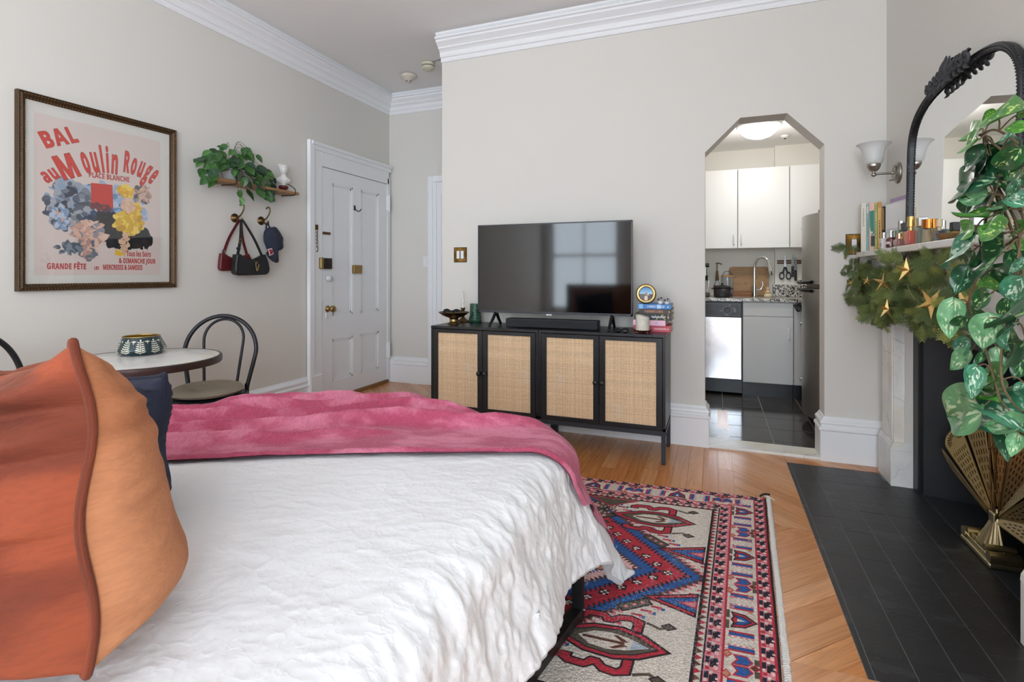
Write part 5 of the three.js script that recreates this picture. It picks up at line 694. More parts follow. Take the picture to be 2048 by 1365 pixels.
  const cush = (x, z, lab, a) => { const o = thing('seat_cushion', lab, 'cushion', [x + 0.012 * (lab.includes('door') ? 0.5 : 0.87), 0.4465, z + 0.012 * (lab.includes('door') ? 0.87 : -0.5)], a, 'cushions on the bistro chairs'); const f = (sg) => fromGrid(64, 20, (u, v) => { const th = u * 6.2832, rr2 = v * 0.188, x2 = rr2 * Math.cos(th), z2 = rr2 * Math.sin(th); let h = 0.034 * Math.pow(1 - Math.pow(v, 5), 0.5); let tuft = 0; for (const [tx2, tz2] of [[0, 0], [0.09, 0.03], [-0.09, 0.03], [0.05, -0.09], [-0.05, -0.09], [0, 0.11]]) tuft += Math.exp(-((x2 - tx2) ** 2 + (z2 - tz2) ** 2) / 0.0009); h *= 1 - 0.62 * clamp(tuft, 0, 1); h += 0.0022 * fbm(x2 * 26, z2 * 26, 2.2, 3) * (1 - v); const pk = 1 + 0.012 * Math.sin(th * 34) * v; return V(x2 * pk, 0.026 + sg * (sg > 0 ? h * 1.1 : h * 0.75), z2 * pk); }, sg > 0); part('pad', [f(1), f(-1)], M(0x9a8d7a, 0.7, { bumpMap: rep(tWeave, 3, 3), bumpScale: 0.0006, side: THREE.DoubleSide }), o); for (const [q, w] of [[0, 0], [0.09, 0.03], [-0.09, 0.03], [0.05, -0.09], [-0.05, -0.09], [0, 0.11]]) part('tuft_button', T(S(new THREE.SphereGeometry(0.006, 10, 6), 1, 0.5, 1), q, 0.043, w), M(0x8b7f6d, 0.7), o); };
  chair(-2.745, -2.196, 0.5, 0.87, 'black metal bentwood style chair between table and entrance door'); cush(-2.745, -2.196, 'round taupe tufted cushion on the chair toward the entrance door', 0.4);
  chair(-2.76, -1.36, 0.87, -0.5, 'black metal bentwood style chair below the poster edge'); cush(-2.76, -1.36, 'round taupe tufted cushion on the chair below the poster', 1.4);
}
// ================= BED =================
const BX0 = -1.945, BX1 = -0.535, BZ0 = 0.30, BZ1 = -1.725, BTOP = 0.585;       // mattress outline and height of the made bed
// cloth laid over the bed: (a, b) is the place on the flat cloth, lift the distance off the bed
function drape(a, b, lift, wob) {
  const rc = 0.07, x0 = BX0 + rc, x1 = BX1 - rc, z0 = BZ1 + rc, z1 = BZ0 - rc, cx = clamp(a, x0, x1), cz = clamp(b, z0, z1);
  let dx = a - cx, dz = b - cz, L = Math.hypot(dx, dz), d = L - rc, nx = L > 1e-6 ? dx / L : 0, nz = L > 1e-6 ? dz / L : 0;
  const ux = (a - (BX0 + BX1) / 2) / ((BX1 - BX0) / 2), crownUp = 0.018 * (1 - Math.min(1, ux * ux)) + 0.006 * fbm(a * 2.1, b * 2.1, 3.3, 3);
  if (d <= 0) { const e = clamp(-d / 0.12, 0, 1); return [V(a, BTOP + crownUp + lift, b), V(0, 1, 0), 0]; }
  const r = 0.10 + lift, q = Math.PI / 2 * r, px = cx + nx * rc, pz = cz + nz * rc;
  if (d < q) { const t = d / r; return [V(px + nx * r * Math.sin(t), BTOP + crownUp + lift - r * (1 - Math.cos(t)), pz + nz * r * Math.sin(t)), V(nx * Math.sin(t), Math.cos(t), nz * Math.sin(t)), d]; }
  const dd = d - q, along = Math.atan2(nz, nx) * 0.5 + (a * nz - b * nx) , flare = 0.27 + 0.20 * Math.abs(nx * nz) * 2 + wob * 0.10 * Math.sin(along * 11 + 1.3) * sst(dd, 0, 0.2);
  const y = BTOP + crownUp + lift - r - dd * 0.965; return [V(px + nx * (r + dd * flare), Math.max(y, 0.045), pz + nz * (r + dd * flare)), V(nx, 0.15, nz).normalize(), d];
}
{
  const bed = thing('bed', 'low bed with slim black metal frame under the white duvet', 'bed', [0, 0, 0]);
  const FX1 = -0.438, mF = M(0x1b1a1b, 0.4, { metalness: 0.4 });
  part('mattress', rb(BX0 + 0.06, BX1 - 0.06, 0.30, 0.535, BZ1 + 0.06, BZ0 - 0.02, 0.05, 3), M(0xe4e2de, 0.8), bed);
  part('side_rail', [rb(FX1 - 0.03, FX1, 0.25, 0.30, BZ1 + 0.03, BZ0, 0.003)], mF, bed); part('side_rail', [rb(BX0 + 0.03, BX0 + 0.06, 0.25, 0.30, BZ1 + 0.03, BZ0, 0.003)], mF, bed);
  part('end_rail', rb(BX0 + 0.03, FX1, 0.25, 0.30, BZ1 + 0.03, BZ1 + 0.06, 0.003), mF, bed); part('end_rail', rb(BX0 + 0.03, FX1, 0.25, 0.30, BZ0 - 0.03, BZ0, 0.003), mF, bed);
  for (let i = 0; i < 9; i++) part('slat', rb(BX0 + 0.06, FX1 - 0.03, 0.285, 0.300, BZ1 + 0.18 + i * 0.21, BZ1 + 0.24 + i * 0.21, 0.003), M(0xb08a5d, 0.6), bed);
  for (const [x, z] of [[FX1 + 0.004, BZ1 + 0.045], [BX0 + 0.03, BZ1 + 0.03], [FX1 + 0.004, BZ0 - 0.03], [BX0 + 0.03, BZ0 - 0.03]]) part('leg', rb(x - 0.002, x + 0.032, z < -1 ? 0.0125 : 0.0, 0.27, z - 0.016, z + 0.016, 0.002), mF, bed);
  part('floor_rail', T(rb(-0.019, 0.019, 0.024, 0.058, 0, 1.92, 0.003), FX1 + 0.018, 0, BZ1 + 0.05, 0, -0.19), mF, bed); part('floor_rail', rb(BX0 + 0.03, BX0 + 0.06, 0.028, 0.058, BZ1 + 0.046, BZ0 - 0.046, 0.003), mF, bed);
  part('rail_bolt', T(cyl(0.008, 0.008, 0.006, 0, 0, 0, 12), FX1 + 0.038, 0.05, BZ1 + 0.045, 0, 0, -Math.PI / 2), mSteel, bed);
  part('headboard', rb(BX0, BX1, 0.25, 1.0, BZ0 + 0.005, BZ0 + 0.04, 0.01), M(0x2a2a2c, 0.5), bed);
  // duvet
  const du = thing('duvet', 'crumpled white linen duvet spread over the bed', 'duvet', [0, 0, 0]);
  const nu = 360, nv = 380, eS = (v) => lerp(0.47, 0.36, sst(v, 0.0, 0.5)), e = 0.44;
  const ridge = (x, y, z) => { const n = fbm(x, y, z, 3); return 1 - Math.abs(n) * 2.6; };
  const cover = (u, v) => {
    const a = lerp(BX0 - e, BX1 + eS(v), u), b = lerp(BZ1 - e, BZ0 - 0.02, v), [p, n, d] = drape(a, b, 0.004, 1);
    const side = sst(d, -0.02, 0.12); let w = 0.0024 * ridge(a * 3.1 + b * 6, b * 1.4 - a * 3, 1.7) * (1 - side * 0.6) + 0.0013 * ridge(a * 10 + b * 18, b * 4 - a * 7, 5.1) * (1 - side * 0.3) + 0.0009 * ridge(a * 26 + b * 9, b * 22 - a * 9, 8.8);
    w += side * (0.010 * (ridge(b * 6.2 + a * 3, p.y * 3.0, 9.1) - 0.6) + 0.0062 * (ridge(b * 15 + p.y * 5, p.y * 8, 2.4) - 0.6) + 0.0032 * (ridge(b * 32, p.y * 20 + b * 8, a * 14) - 0.6));
    const hem = Math.max(Math.abs(u - 0.5) * 2 - 0.985, 1 - v - 0.985, 0) * 0; p.addScaledVector(n, w + hem); cover.n = n; return p;
  }, top = fromGrid(nu, nv, cover, true);
  const mD = M(0xe9eaec, 0.88, { sheen: 0.2, sheenRoughness: 0.6, bumpMap: rep(tCrease, 4, 4.2), bumpScale: 0.0013, side: THREE.DoubleSide });
  part('cover', top, mD, du);
  // rolled-under thickness along the visible side and the foot
  const roll = (at, inside) => fromGrid(380, 14, (i, j) => { const E = at(i), n = cover.n.clone(), I = inside(i), t = E.clone().sub(I).normalize(), r = 0.010, k = j * 14; if (k <= 9) { const a = Math.PI * k / 9; return E.addScaledVector(t, r * Math.sin(a)).addScaledVector(n, -r * (1 - Math.cos(a))); } return E.addScaledVector(n, -2 * r).addScaledVector(t, -(k - 9) * 0.016); }, false);
  part('hem', [roll((i) => cover(1, i), (i) => cover(0.994, i)), roll((i) => cover(i, 0), (i) => cover(i, 0.006))], mD, du);
  // pink throw
  const th = thing('throw_blanket', 'rumpled pink plush throw across the foot of the bed', 'blanket', [0, 0, 0]);
  const tPlush = dtex(512, 512, (u, v) => { const n = pf(u, v, 5, 8, 5, 33), f = pf(u, v, 120, 120, 2, 3), p = sst(n, 0.40, 0.66), t = 0.92 + 0.16 * (f - 0.5); return mix3([190, 80, 110], [224, 130, 156], p).map((c) => c * t); });
  const tPlushB = dtex(256, 256, (u, v) => { const n = 255 * pf(u, v, 90, 90, 2, 12); return [n, n, n]; }, false);
  const A = V(-2.12, 0, -0.675), B = V(-0.265, 0, -1.638), FAR = -2.10;      // near edge from left to right on the flat cloth
  const fold = (a, b, s) => {          // ridges that run along the throw
    const wv = 0.16 * fbm(a * 1.3, b * 1.0, 4.4, 3), t = s + wv, g = (c, w, h, l0, l1) => h * 1.25 * Math.exp(-Math.pow(Math.abs((t - c) / (t < c ? w * 0.75 : w * 1.5)), 1.5)) * sst(a, l0, l0 + 0.25) * (1 - sst(a, l1 - 0.25, l1)) * (0.75 + 0.7 * fbm(a * 3, c * 9, 1, 2));
    return g(0.13, 0.032, 0.036, -2.3, -0.9) + g(0.25, 0.034, 0.052, -2.2, -0.45) + g(0.38, 0.036, 0.060, -2.3, -0.7) + g(0.52, 0.038, 0.062, -2.3, -0.2) + g(0.68, 0.05, 0.046, -2.0, 0.3);
  };
  const nuT = 260, nvT = 130, pts = (off) => (u, v) => {
    const near = V(lerp(A.x, B.x, u), 0, lerp(A.z, B.z, u)), far = V(lerp(-2.20, -0.20, u), 0, lerp(FAR + 0.12, FAR - 0.05, u)); const a = lerp(near.x, far.x, v), b = lerp(near.z, far.z, v) + (v < 0.001 ? 0 : 0) + 0.015 * fbm(u * 7, v * 2, 8.8, 2) * (1 - v), s = Math.hypot(a - near.x, b - near.z);
    const [p, n, d] = drape(a, b, 0.020, 1), edge = Math.min(1, s / 0.03), hem = 0.009 * Math.exp(-(((s - 0.014) / 0.013) ** 2));
    let h = fold(a, b, s) * (1 - 0.6 * sst(d, 0.0, 0.2)) + 0.010 * (fbm(a * 5, b * 5, 7.7, 3) + 0.25) + 0.006 * fbm(a * 15, b * 15, 2.7, 3) + hem; h = Math.max(h, 0.0) * Math.min(1, s / 0.012 + 0.25); p.addScaledVector(n, h * off + (off < 1 ? 0 : 0)); return p;
  };
  const face = fromGrid(nuT, nvT, pts(1), false), under = fromGrid(nuT, 2, (u, v) => { const p = pts(0)(u, v * 0.03); return p; }, true);
  const mT = M(0xffffff, 0.95, { map: rep(tPlush, 3, 2), bumpMap: rep(tPlushB, 10, 5), bumpScale: 0.003, sheen: 1, sheenColor: new THREE.Color(0xffc9d8), sheenRoughness: 0.5, side: THREE.DoubleSide });
  part('pile', face, mT, th); part('edge_fold', under, mT, th);
  // pillows
  const tVelvet = (c1, c2, s) => dtex(512, 512, (u, v) => { const n = pf(u, v, 4, 4, 4, s), f = pf(u, v, 128, 128, 2, s + 5), t = sst(n, 0.36, 0.66), k = 0.95 + 0.1 * (f - 0.5); return mix3(c1, c2, t).map((c) => c * k); });
  const mVel = M(0xffffff, 0.85, { map: tVelvet([112, 46, 22], [150, 68, 36], 51), sheen: 0.45, sheenColor: new THREE.Color(0xe0a480), sheenRoughness: 0.4, bumpMap: rep(tFine, 4, 4), bumpScale: 0.0008, side: THREE.DoubleSide }), mTan = M(0xffffff, 0.9, { map: tVelvet([190, 122, 82], [206, 138, 96], 77), bumpMap: rep(tWeave, 5, 5), bumpScale: 0.0005, side: THREE.DoubleSide });
  function pillow(name, label, pos, yaw, lean, W, H, Tk, mats, s, cat = 'pillow', roll = 0) {
    const o = thing(name, label, cat, pos, yaw), g = new THREE.Group();
    const edge = (t, k) => { const c = 1 - 0.055 * Math.pow(Math.abs(Math.sin(Math.PI * (k + 1) / 2)), 1.5); return c; };
    const f = (sg) => fromGrid(70, 70, (u, v) => {
      const a = u * 2 - 1, b = v * 2 - 1, pin = (q) => 1 - 0.06 * (1 - q * q);       // sides pulled in between the corners
      let x = a * W / 2 * pin(b), y = b * H / 2 * pin(a), prof = Math.pow(Math.max(0, 1 - Math.pow(Math.abs(a), 2.6)), 0.62) * Math.pow(Math.max(0, 1 - Math.pow(Math.abs(b), b < 0 ? 10 : 2.4)), 0.6) * (1 - 0.22 * b), z = sg * Tk / 2 * prof;
      const rim = 1 - prof, wr = 0.010 * (1 - Math.abs(fbm(a * 2.2 + s, b * 5.5 + sg, s * 1.3, 3)) * 3) * sst(rim, 0.2, 0.8) * sst(1 - Math.max(Math.abs(a), Math.abs(b)), 0, 0.12) + 0.014 * fbm(a * 1.6, b * 1.9, s + sg * 3, 3) * sst(prof, 0, 0.4); z += sg * wr; if (s < 3) { const cr = (b0, w0, h0, sl) => h0 * Math.exp(-(((b - b0 - sl * (1 - a) + 0.10 * fbm(a * 2, b0 * 9, 1.2, 2)) / w0) ** 2)), near = sst(a, -0.2, 0.75) * (1 - sst(a, 0.965, 1)); z += sg * (sg > 0 ? near * (cr(0.72, 0.07, 0.030, 0.05) - cr(0.58, 0.06, 0.018, 0.05) + cr(0.42, 0.08, 0.024, -0.06) - cr(0.30, 0.06, 0.012, -0.06)) + (cr(-0.12, 0.05, 0.012, 0.10) - cr(-0.20, 0.04, 0.012, 0.10)) * (1 - sst(a, 0.93, 1)) : near * (1 - sst(prof, 0.55, 0.95)) * (cr(0.5, 0.05, 0.006, 0.25) + cr(0.25, 0.05, 0.006, 0.25) - cr(0.36, 0.05, 0.005, 0.25) + cr(-0.1, 0.05, 0.006, 0.3) - cr(-0.22, 0.05, 0.005, 0.3) + cr(-0.5, 0.05, 0.006, 0.3))); }
      const sw = 0.008 * Math.sin(b * 5.2 + s) * Math.abs(a) * a * a + 0.010 * Math.sin(a * 5 + s) * b * b; return V(x, y + H / 2, z + sw);
    }, sg < 0);
    const M4 = new THREE.Matrix4().makeRotationX(lean).multiply(new THREE.Matrix4().makeRotationZ(roll)); const fr = f(1).applyMatrix4(M4), bk = f(-1).applyMatrix4(M4); for (const g2 of [fr, bk]) { const q = g2.attributes.position; for (let i = 0; i < q.count; i++) if (q.getY(i) < 0.02) q.setY(i, 0.02 * Math.exp((q.getY(i) - 0.02) / 0.02)); g2.computeVertexNormals(); } part('front_panel', fr, mats[0], o); part('back_panel', bk, mats[1], o);
    const rimPts = []; const P = (a, b) => { const pin = (q) => 1 - 0.06 * (1 - q * q); return V(a * W / 2 * pin(b), b * H / 2 * pin(a) + H / 2, 0.008 * Math.sin(b * 5.2 + s) * Math.abs(a) * a * a + 0.010 * Math.sin(a * 5 + s) * b * b).applyMatrix4(M4); };
    for (let i = 0; i < 24; i++) rimPts.push(P(-1 + i / 12, -1)); for (let i = 0; i < 24; i++) rimPts.push(P(1, -1 + i / 12)); for (let i = 0; i < 24; i++) rimPts.push(P(1 - i / 12, 1)); for (let i = 0; i < 24; i++) rimPts.push(P(-1, 1 - i / 12));
    for (const q of rimPts) if (q.y < 0.02) q.y = 0.008 + 0.012 * Math.exp((q.y - 0.02) / 0.02); part('piping', tube(rimPts, 0.0058, 300, 8, true), mats[2] || mats[0], o); return o;
  }
  // the big rust pillow: its right end faces the camera
  pillow('velvet_pillow', 'big rust velvet pillow with tan reverse standing on the duvet', [-0.945, 0.613, -0.472], -0.26, -0.04, 0.50, 0.405, 0.30, [mVel, mTan, mVel], 2.3, 'pillow', 0.2);
  pillow('velvet_pillow', 'rust velvet pillow lying farther back behind the big one', [-1.47, 0.612, -0.33], -0.1, -0.12, 0.48, 0.40, 0.20, [mVel, mTan, mVel], 5.1);
  const mNav = M(0x252b40, 0.9, { bumpMap: rep(tWeave, 4, 4), bumpScale: 0.001, side: THREE.DoubleSide });
  pillow('navy_cushion', 'dark navy cushion tucked behind the big rust pillow', [-1.285, 0.612, -0.765], -0.18, -0.16, 0.42, 0.30, 0.14, [mNav, mNav, mNav], 7.7, 'cushion', 0.12);
}
// ================= FIREPLACE =================
{
  const fp = thing('fireplace', 'white veined marble fireplace surround painted black inside', 'fireplace', [0, 0, 0]);
  const jl = [-3.612, -3.374], jr = [-2.09, -1.852], MY = 1.275;
  for (const [a, b] of [jl, jr]) {
    part('plinth', [rb(0.885, 1.0, 0, 0.195, a, b, 0.004), ext([[0.885, 0.195], [1.0, 0.195], [1.0, 0.24], [0.900, 0.24], [0.887, 0.215]], b - a).translate(0, 0, a)], mMarble, fp);
    const j = part('jamb', [rb(0.902, 1.0, 0.23, 0.93, a + 0.016, b - 0.012, 0.004), rb(0.897, 0.95, 0.245, 0.92, a + 0.035, (a + b) / 2 - 0.004, 0.003), rb(0.897, 0.95, 0.245, 0.92, (a + b) / 2 + 0.004, b - 0.03, 0.003)], mMarble, fp);
    part('capital', rb(0.886, 1.0, 0.925, 0.965, a + 0.004, b - 0.002, 0.006), mMarble, fp);
  }
  part('frieze', rb(0.902, 1.0, 0.93, 1.215, jl[0] + 0.012, jr[1] - 0.012, 0.004), mMarble, fp);
  for (const z of [-3.5, -1.97]) part('frieze_block', rb(0.888, 0.95, 0.965, 1.21, z - 0.11, z + 0.11, 0.005), mMarble, fp);
  part('bed_mould', molding([[0, 0], [0.012, 0], [0.03, 0.02], [0.055, 0.03], [0.055, 0.04], [0, 0.04]], [[0.902, -3.60], [0.902, -1.86]], -1, 1.208), mMarble, fp);
  part('mantelshelf', rb(0.785, XR + 0.0, MY - 0.03, MY, -3.655, -1.81, 0.005), mMarble, fp, 'white veined marble shelf');
  // painted black inside
  part('iron_frame', [rb(0.984, 1.012, 0, 0.93, -3.374, -3.30, 0.004), rb(0.984, 1.012, 0, 0.93, -2.164, -2.09, 0.004), rb(0.984, 1.012, 0.838, 0.93, -3.374, -2.09, 0.004)], mBlackPaint, fp, 'black painted iron frame');
  const quad = (p) => { const g = new THREE.BufferGeometry(); g.setAttribute('position', new THREE.Float32BufferAttribute([0, 1, 2, 0, 2, 3].flatMap((i) => p[i]), 3)); g.computeVertexNormals(); return uvm(g); };
  const mIn = M(0x17191e, 0.55, { side: THREE.DoubleSide, bumpMap: rep(tPlaster, 2, 2), bumpScale: 0.002 });
  part('cheek', quad([[1.008, 0, -3.30], [1.42, 0, -3.20], [1.42, 0.93, -3.20], [1.008, 0.93, -3.30]]), mIn, fp); part('cheek', quad([[1.008, 0, -2.164], [1.42, 0, -2.26], [1.42, 0.93, -2.26], [1.008, 0.93, -2.164]]), mIn, fp);
  part('fireback', bb(1.42, 1.45, 0, 0.9, -3.3, -2.1), mIn, fp); part('firebox_top', bb(1.0, 1.45, 0.88, 0.899, -3.37, -2.1), mIn, fp); part('firebox_floor', bb(1.0, 1.45, -0.05, 0.001, -3.37, -2.1), M(0x26282d, 0.5), fp);
  // arched mirror
  const ZC = -2.68, HW = 0.53, Y0 = 0, YS = 0.43, YTp = 0.712, lean = Math.atan2(0.012, 0.72);
  const mir = thing('arched_mirror', 'black arched mirror with carved crest leaning on the mantelshelf', 'mirror', [0.918, MY + 0.004, ZC]); mir.rotation.z = -lean;
  const arch = (inset, n = 40) => { const p = [[-HW + inset, Y0 + inset * 0.6]]; for (let i = 0; i <= n; i++) { const a = Math.PI * (1 - i / n), c = Math.cos(a), s = Math.sin(a), e = 2 / 3; p.push([Math.sign(c) * Math.pow(Math.abs(c), e) * (HW - inset), YS + Math.pow(Math.abs(s), e) * (YTp - YS - inset)]); } p.push([HW - inset, Y0 + inset * 0.6]); return p; };
  const tozy = (g) => g.rotateY(-Math.PI / 2);                 // shape x runs along z, front looks at -x
  const outer = arch(0), path = outer.map(([z, y]) => V(0, y, z)); path.push(path[0].clone());
  const mB = M(0x1e2024, 0.38, { metalness: 0.2 });
  const prof = (g) => g; const fr = ext(arch(0), 0.026, 0.004, 2, [arch(0.021).reverse()]); part('frame', [tozy(fr).translate(0.013, 0, 0), tube(arch(0.006).map(([z, y]) => V(-0.012, y, z)), 0.005, 260, 8), tube(arch(0.016).map(([z, y]) => V(-0.012, y, z)), 0.0042, 260, 8)], mB, mir);
  const beads = (ins, x, st) => { const c = new THREE.CatmullRomCurve3(arch(ins, 80).map(([z, y]) => V(x, y, z)), false, 'centripetal'), n = Math.floor(c.getLength() / st), o = []; for (let i = 1; i < n; i++) { const q = c.getPointAt(i / n); o.push(T(new THREE.IcosahedronGeometry(0.0044, 0), q.x, q.y, q.z)); } return o; };
  part('beading', [...beads(0.001, -0.006, 0.0125), ...beads(0.0225, -0.012, 0.0125)], mB, mir).userData.kind = 'stuff';
  part('mirror_glass', tozy(ext(arch(0.018), 0.004)).translate(0.004, 0, 0), M(0xf4f6f5, 0.015, { metalness: 1 }), mir, 'mirror glass');
  part('backing', tozy(ext(arch(0.01), 0.008)).translate(0.022, 0, 0), M(0x3a3330, 0.8), mir);
  // crest of scrolls and leaves
  const mC = M(0x3a3c40, 0.6), scroll = (cz, cy, r, dir, tw = 1.6) => { const p = []; for (let i = 0; i <= 26; i++) { const t = i / 26, a = t * tw * Math.PI * 2, q = r * (1 - 0.78 * t); p.push(V(-0.030 - 0.012 * t, cy + q * Math.sin(a + 1.2), cz + dir * q * Math.cos(a + 1.2))); } return taper(p, [0.004, 0.0075, 0.007, 0.006, 0.005], 8); };
  const crest = []; const topY = (z) => YS + Math.pow(Math.max(0, 1 - Math.pow(Math.abs(z) / HW, 3)), 1 / 3) * (YTp - YS);
  for (const s of [-1, 1]) { for (const [z, r, up] of [[0.04, 0.034, 0.010], [0.092, 0.030, 0.006], [0.145, 0.028, 0.0], [0.20, 0.024, -0.002]]) crest.push(scroll(s * z, topY(z) - 0.008 + up, r, s, 1.35)); for (let i = 0; i < 5; i++) { const z = 0.02 + i * 0.04; crest.push(taper([[-0.026, topY(z) - 0.03, s * z], [-0.040, topY(z) + 0.004, s * (z + 0.018)], [-0.036, topY(z) + 0.032 - i * 0.004, s * (z + 0.032)]], [0.004, 0.009, 0.002], 8)); } for (let i = 0; i < 4; i++) { const z = 0.02 + i * 0.05; crest.push(taper([[-0.026, topY(z) - 0.02, s * z], [-0.034, topY(z) - 0.046, s * (z + 0.012)], [-0.028, topY(z) - 0.054, s * (z + 0.03)]], [0.006, 0.008, 0.002], 8)); } }
  for (const k of [-1, 0, 1]) crest.push(taper([[-0.028, topY(0) - 0.045, k * 0.006], [-0.044, topY(0) + 0.01, k * 0.02], [-0.034, topY(0) + 0.062 - Math.abs(k) * 0.012, k * 0.035]], [0.006, 0.011, 0.003], 8));
  part('crest', crest, mC, mir, 'carved dark grey scrollwork crest');
  // sconce
  const pz = -3.478, py = 1.708, sc = thing('wall_sconce', 'brushed nickel wall sconce with white glass bell shade', 'sconce', [XR, py, pz]);
  part('back_plate', T(S(lathe([[0, 0], [0.058, 0], [0.060, 0.006], [0.054, 0.014], [0.044, 0.017], [0.042, 0.024], [0.02, 0.028], [0, 0.028]], 40), 1, 1, 1), 0, 0, 0, 0, 0, Math.PI / 2), mNickel, sc);
  part('arm', [bar([-0.02, 0, 0], [-0.115, 0, 0], 0.0065, 14), ball(0.010, -0.03, 0, 0), ball(0.013, -0.118, -0.003, 0), cyl(0.007, 0.007, 0.02, -0.118, 0.003, 0, 12)], mNickel, sc);
  part('switch_knob', [bar([-0.02, -0.038, 0], [-0.045, -0.040, 0], 0.004, 8)], mNickel, sc);
  part('holder', T(lathe([[0, 0.012], [0.014, 0.014], [0.026, 0.026], [0.031, 0.040], [0.034, 0.044], [0.034, 0.058], [0.030, 0.060], [0, 0.058]], 32), -0.118, 0, 0), mNickel, sc);
  part('glass_shade', T(lathe([[0.034, 0.056], [0.042, 0.062], [0.048, 0.085], [0.053, 0.115], [0.060, 0.14], [0.072, 0.16], [0.084, 0.168], [0.083, 0.170], [0.070, 0.163], [0.057, 0.141], [0.050, 0.115], [0.045, 0.085], [0.038, 0.062]], 48), -0.118, 0, 0), M(0xe9eae8, 0.3, { transmission: 0.25, thickness: 0 }), sc, 'white glass bell shade');
  part('bulb', T(lathe([[0, 0.06], [0.012, 0.065], [0.013, 0.085], [0.026, 0.11], [0.024, 0.13], [0, 0.142]], 20), -0.118, 0, 0), M(0xdedddb, 0.4), sc);
  // books standing at the end of the shelf, spines to the room
  const sp = (w, h, f) => ctex(w, h, f), wr = (g, s, x, y, size, c, rot = Math.PI / 2, st = 'bold ') => { g.save(); g.translate(x, y); g.rotate(rot); g.fillStyle = c; g.font = st + size + 'px sans-serif'; g.fillText(s, 0, 0); g.restore(); };
  const dash = (g, y, c) => { g.fillStyle = c; for (let i = 0; i < 8; i++) { g.fillRect(22, y + i * 24, 16, 14 + (i % 3) * 3); } };      // lettering too small to read
  const z1 = -3.545, bks = [
    [1722, 1732.5, 0.282, 0xd8d2c2, (g) => { g.fillStyle = '#d9d3c3'; g.fillRect(0, 0, 64, 512); dash(g, 60, '#a59c87'); }, 'cream cookbook at the end of the mantelshelf row'],
    [1733, 1737.5, 0.276, 0x86b9b4, (g) => { g.fillStyle = '#84b8b2'; g.fillRect(0, 0, 64, 512); g.fillStyle = '#c2d9d2'; g.fillRect(0, 30, 64, 70); dash(g, 170, '#2f5a5c'); }, 'thin pale teal book beside the cream one'],
    [1738, 1749, 0.282, 0xe0b3a0, (g) => { g.fillStyle = '#e3b9a6'; g.fillRect(0, 0, 64, 512); g.fillStyle = '#1f7f6e'; g.beginPath(); g.moveTo(4, 90); g.lineTo(60, 80); g.lineTo(60, 330); g.lineTo(30, 350); g.lineTo(6, 240); g.fill(); g.fillStyle = '#2f2c30'; g.fillRect(20, 350, 44, 110); wr(g, 'H', 16, 330, 40, '#f2efe8', 0); }, 'pink book with a green shape on its spine'],
    [1749.5, 1754.5, 0.280, 0xb6c26a, (g) => { g.fillStyle = '#b9c46c'; g.fillRect(0, 0, 64, 512); g.fillStyle = '#6b7a34'; for (let i = 0; i < 7; i++) g.fillRect(10, 20 + i * 12, 40, 6); dash(g, 200, '#3d4a22'); }, 'lime green book beside the orange one'],
    [1755, 1763.5, 0.284, 0xd9a85a, (g) => { g.fillStyle = '#dcae62'; g.fillRect(0, 0, 64, 512); g.fillStyle = '#c98b3c'; g.fillRect(0, 0, 64, 60); dash(g, 190, '#5f4420'); }, 'orange book at the mirror side of the row']];
  bks.forEach(([u0, u1, h, col, f, label]) => { const a = atZ(u0, 460, z1).x, w = atZ(u1, 460, z1).x - a, dp = 0.13, o = thing('book', label, 'book', [a, MY, z1], -0.2, 'books on the mantelshelf'), mc = M(col, 0.5); part('cover', [rb(0.0003, 0.0022, 0, h, -dp, 0, 0.0006, 1), rb(w - 0.0022, w - 0.0003, 0, h, -dp, 0, 0.0006, 1), rb(0.0003, w - 0.0003, 0, h, -0.003, 0, 0.0008, 1)], mc, o); part('pages', bb(0.0022, w - 0.0022, 0.003, h - 0.004, 0.004 - dp, -0.003), M(0xe2dccb, 0.9), o); part('spine_print', T(new THREE.PlaneGeometry(w - 0.0012, h - 0.004), w / 2, h / 2, 0.0005), M(0xffffff, 0.5, { map: sp(64, 512, f) }), o); });
  const flatBook = (x0, za, x1, zb, h, th, col, label, cover, name = 'book') => { const dx = x1 - x0, dz = zb - za, L = Math.hypot(dx, dz), o = thing(name, label, name === 'book' ? 'book' : 'board', [x0, MY, za], Math.atan2(-dz, dx), name === 'book' ? 'books on the mantelshelf' : undefined); part('block', rb(0, L, 0, h, -th, 0, 0.001, 1), M(col, 0.55), o); if (cover) part('cover_print', T(new THREE.PlaneGeometry(L - 0.002, h - 0.002), L / 2, h / 2, 0.0006), M(0xffffff, 0.55, { map: cover }), o); return o; };
  { const g = ctex(512, 700, (c) => { c.fillStyle = '#e4e3e1'; c.fillRect(0, 0, 512, 700); c.strokeStyle = '#4c4a4c'; c.lineWidth = 3; c.font = 'bold 84px sans-serif'; c.save(); c.translate(40, 440); c.scale(0.86, 1.1); c.strokeText('GMORNING', 0, 0); c.restore(); c.font = 'italic bold 44px serif'; c.fillStyle = '#3a383a'; c.fillText('and,', 60, 530); });
    // both lie against the chimney wall
    const tb = thing('photo_board', 'lilac edged board behind the white book', 'board', [0.917, MY, -3.50], -Math.PI / 2 + 0.12); part('panel', rb(0, 0.24, 0, 0.290, -0.006, 0, 0.001), M(0xb39bbd, 0.7), tb); part('sheet', bb(0.016, 0.225, 0.02, 0.268, 0, 0.001), M(0xdcdbdc, 0.7), tb);
    const kb = thing('book', 'black and tan book between the orange book and the white one', 'book', [0.878, MY, -3.505], -Math.PI / 2 + 0.2, 'books on the mantelshelf'); part('cover', rb(0, 0.025, 0, 0.25, -0.02, 0, 0.002), M(0x2b2826, 0.5), kb); part('paper_band', bb(0.003, 0.022, 0.12, 0.24, 0, 0.001), M(0xb88a55, 0.6), kb);
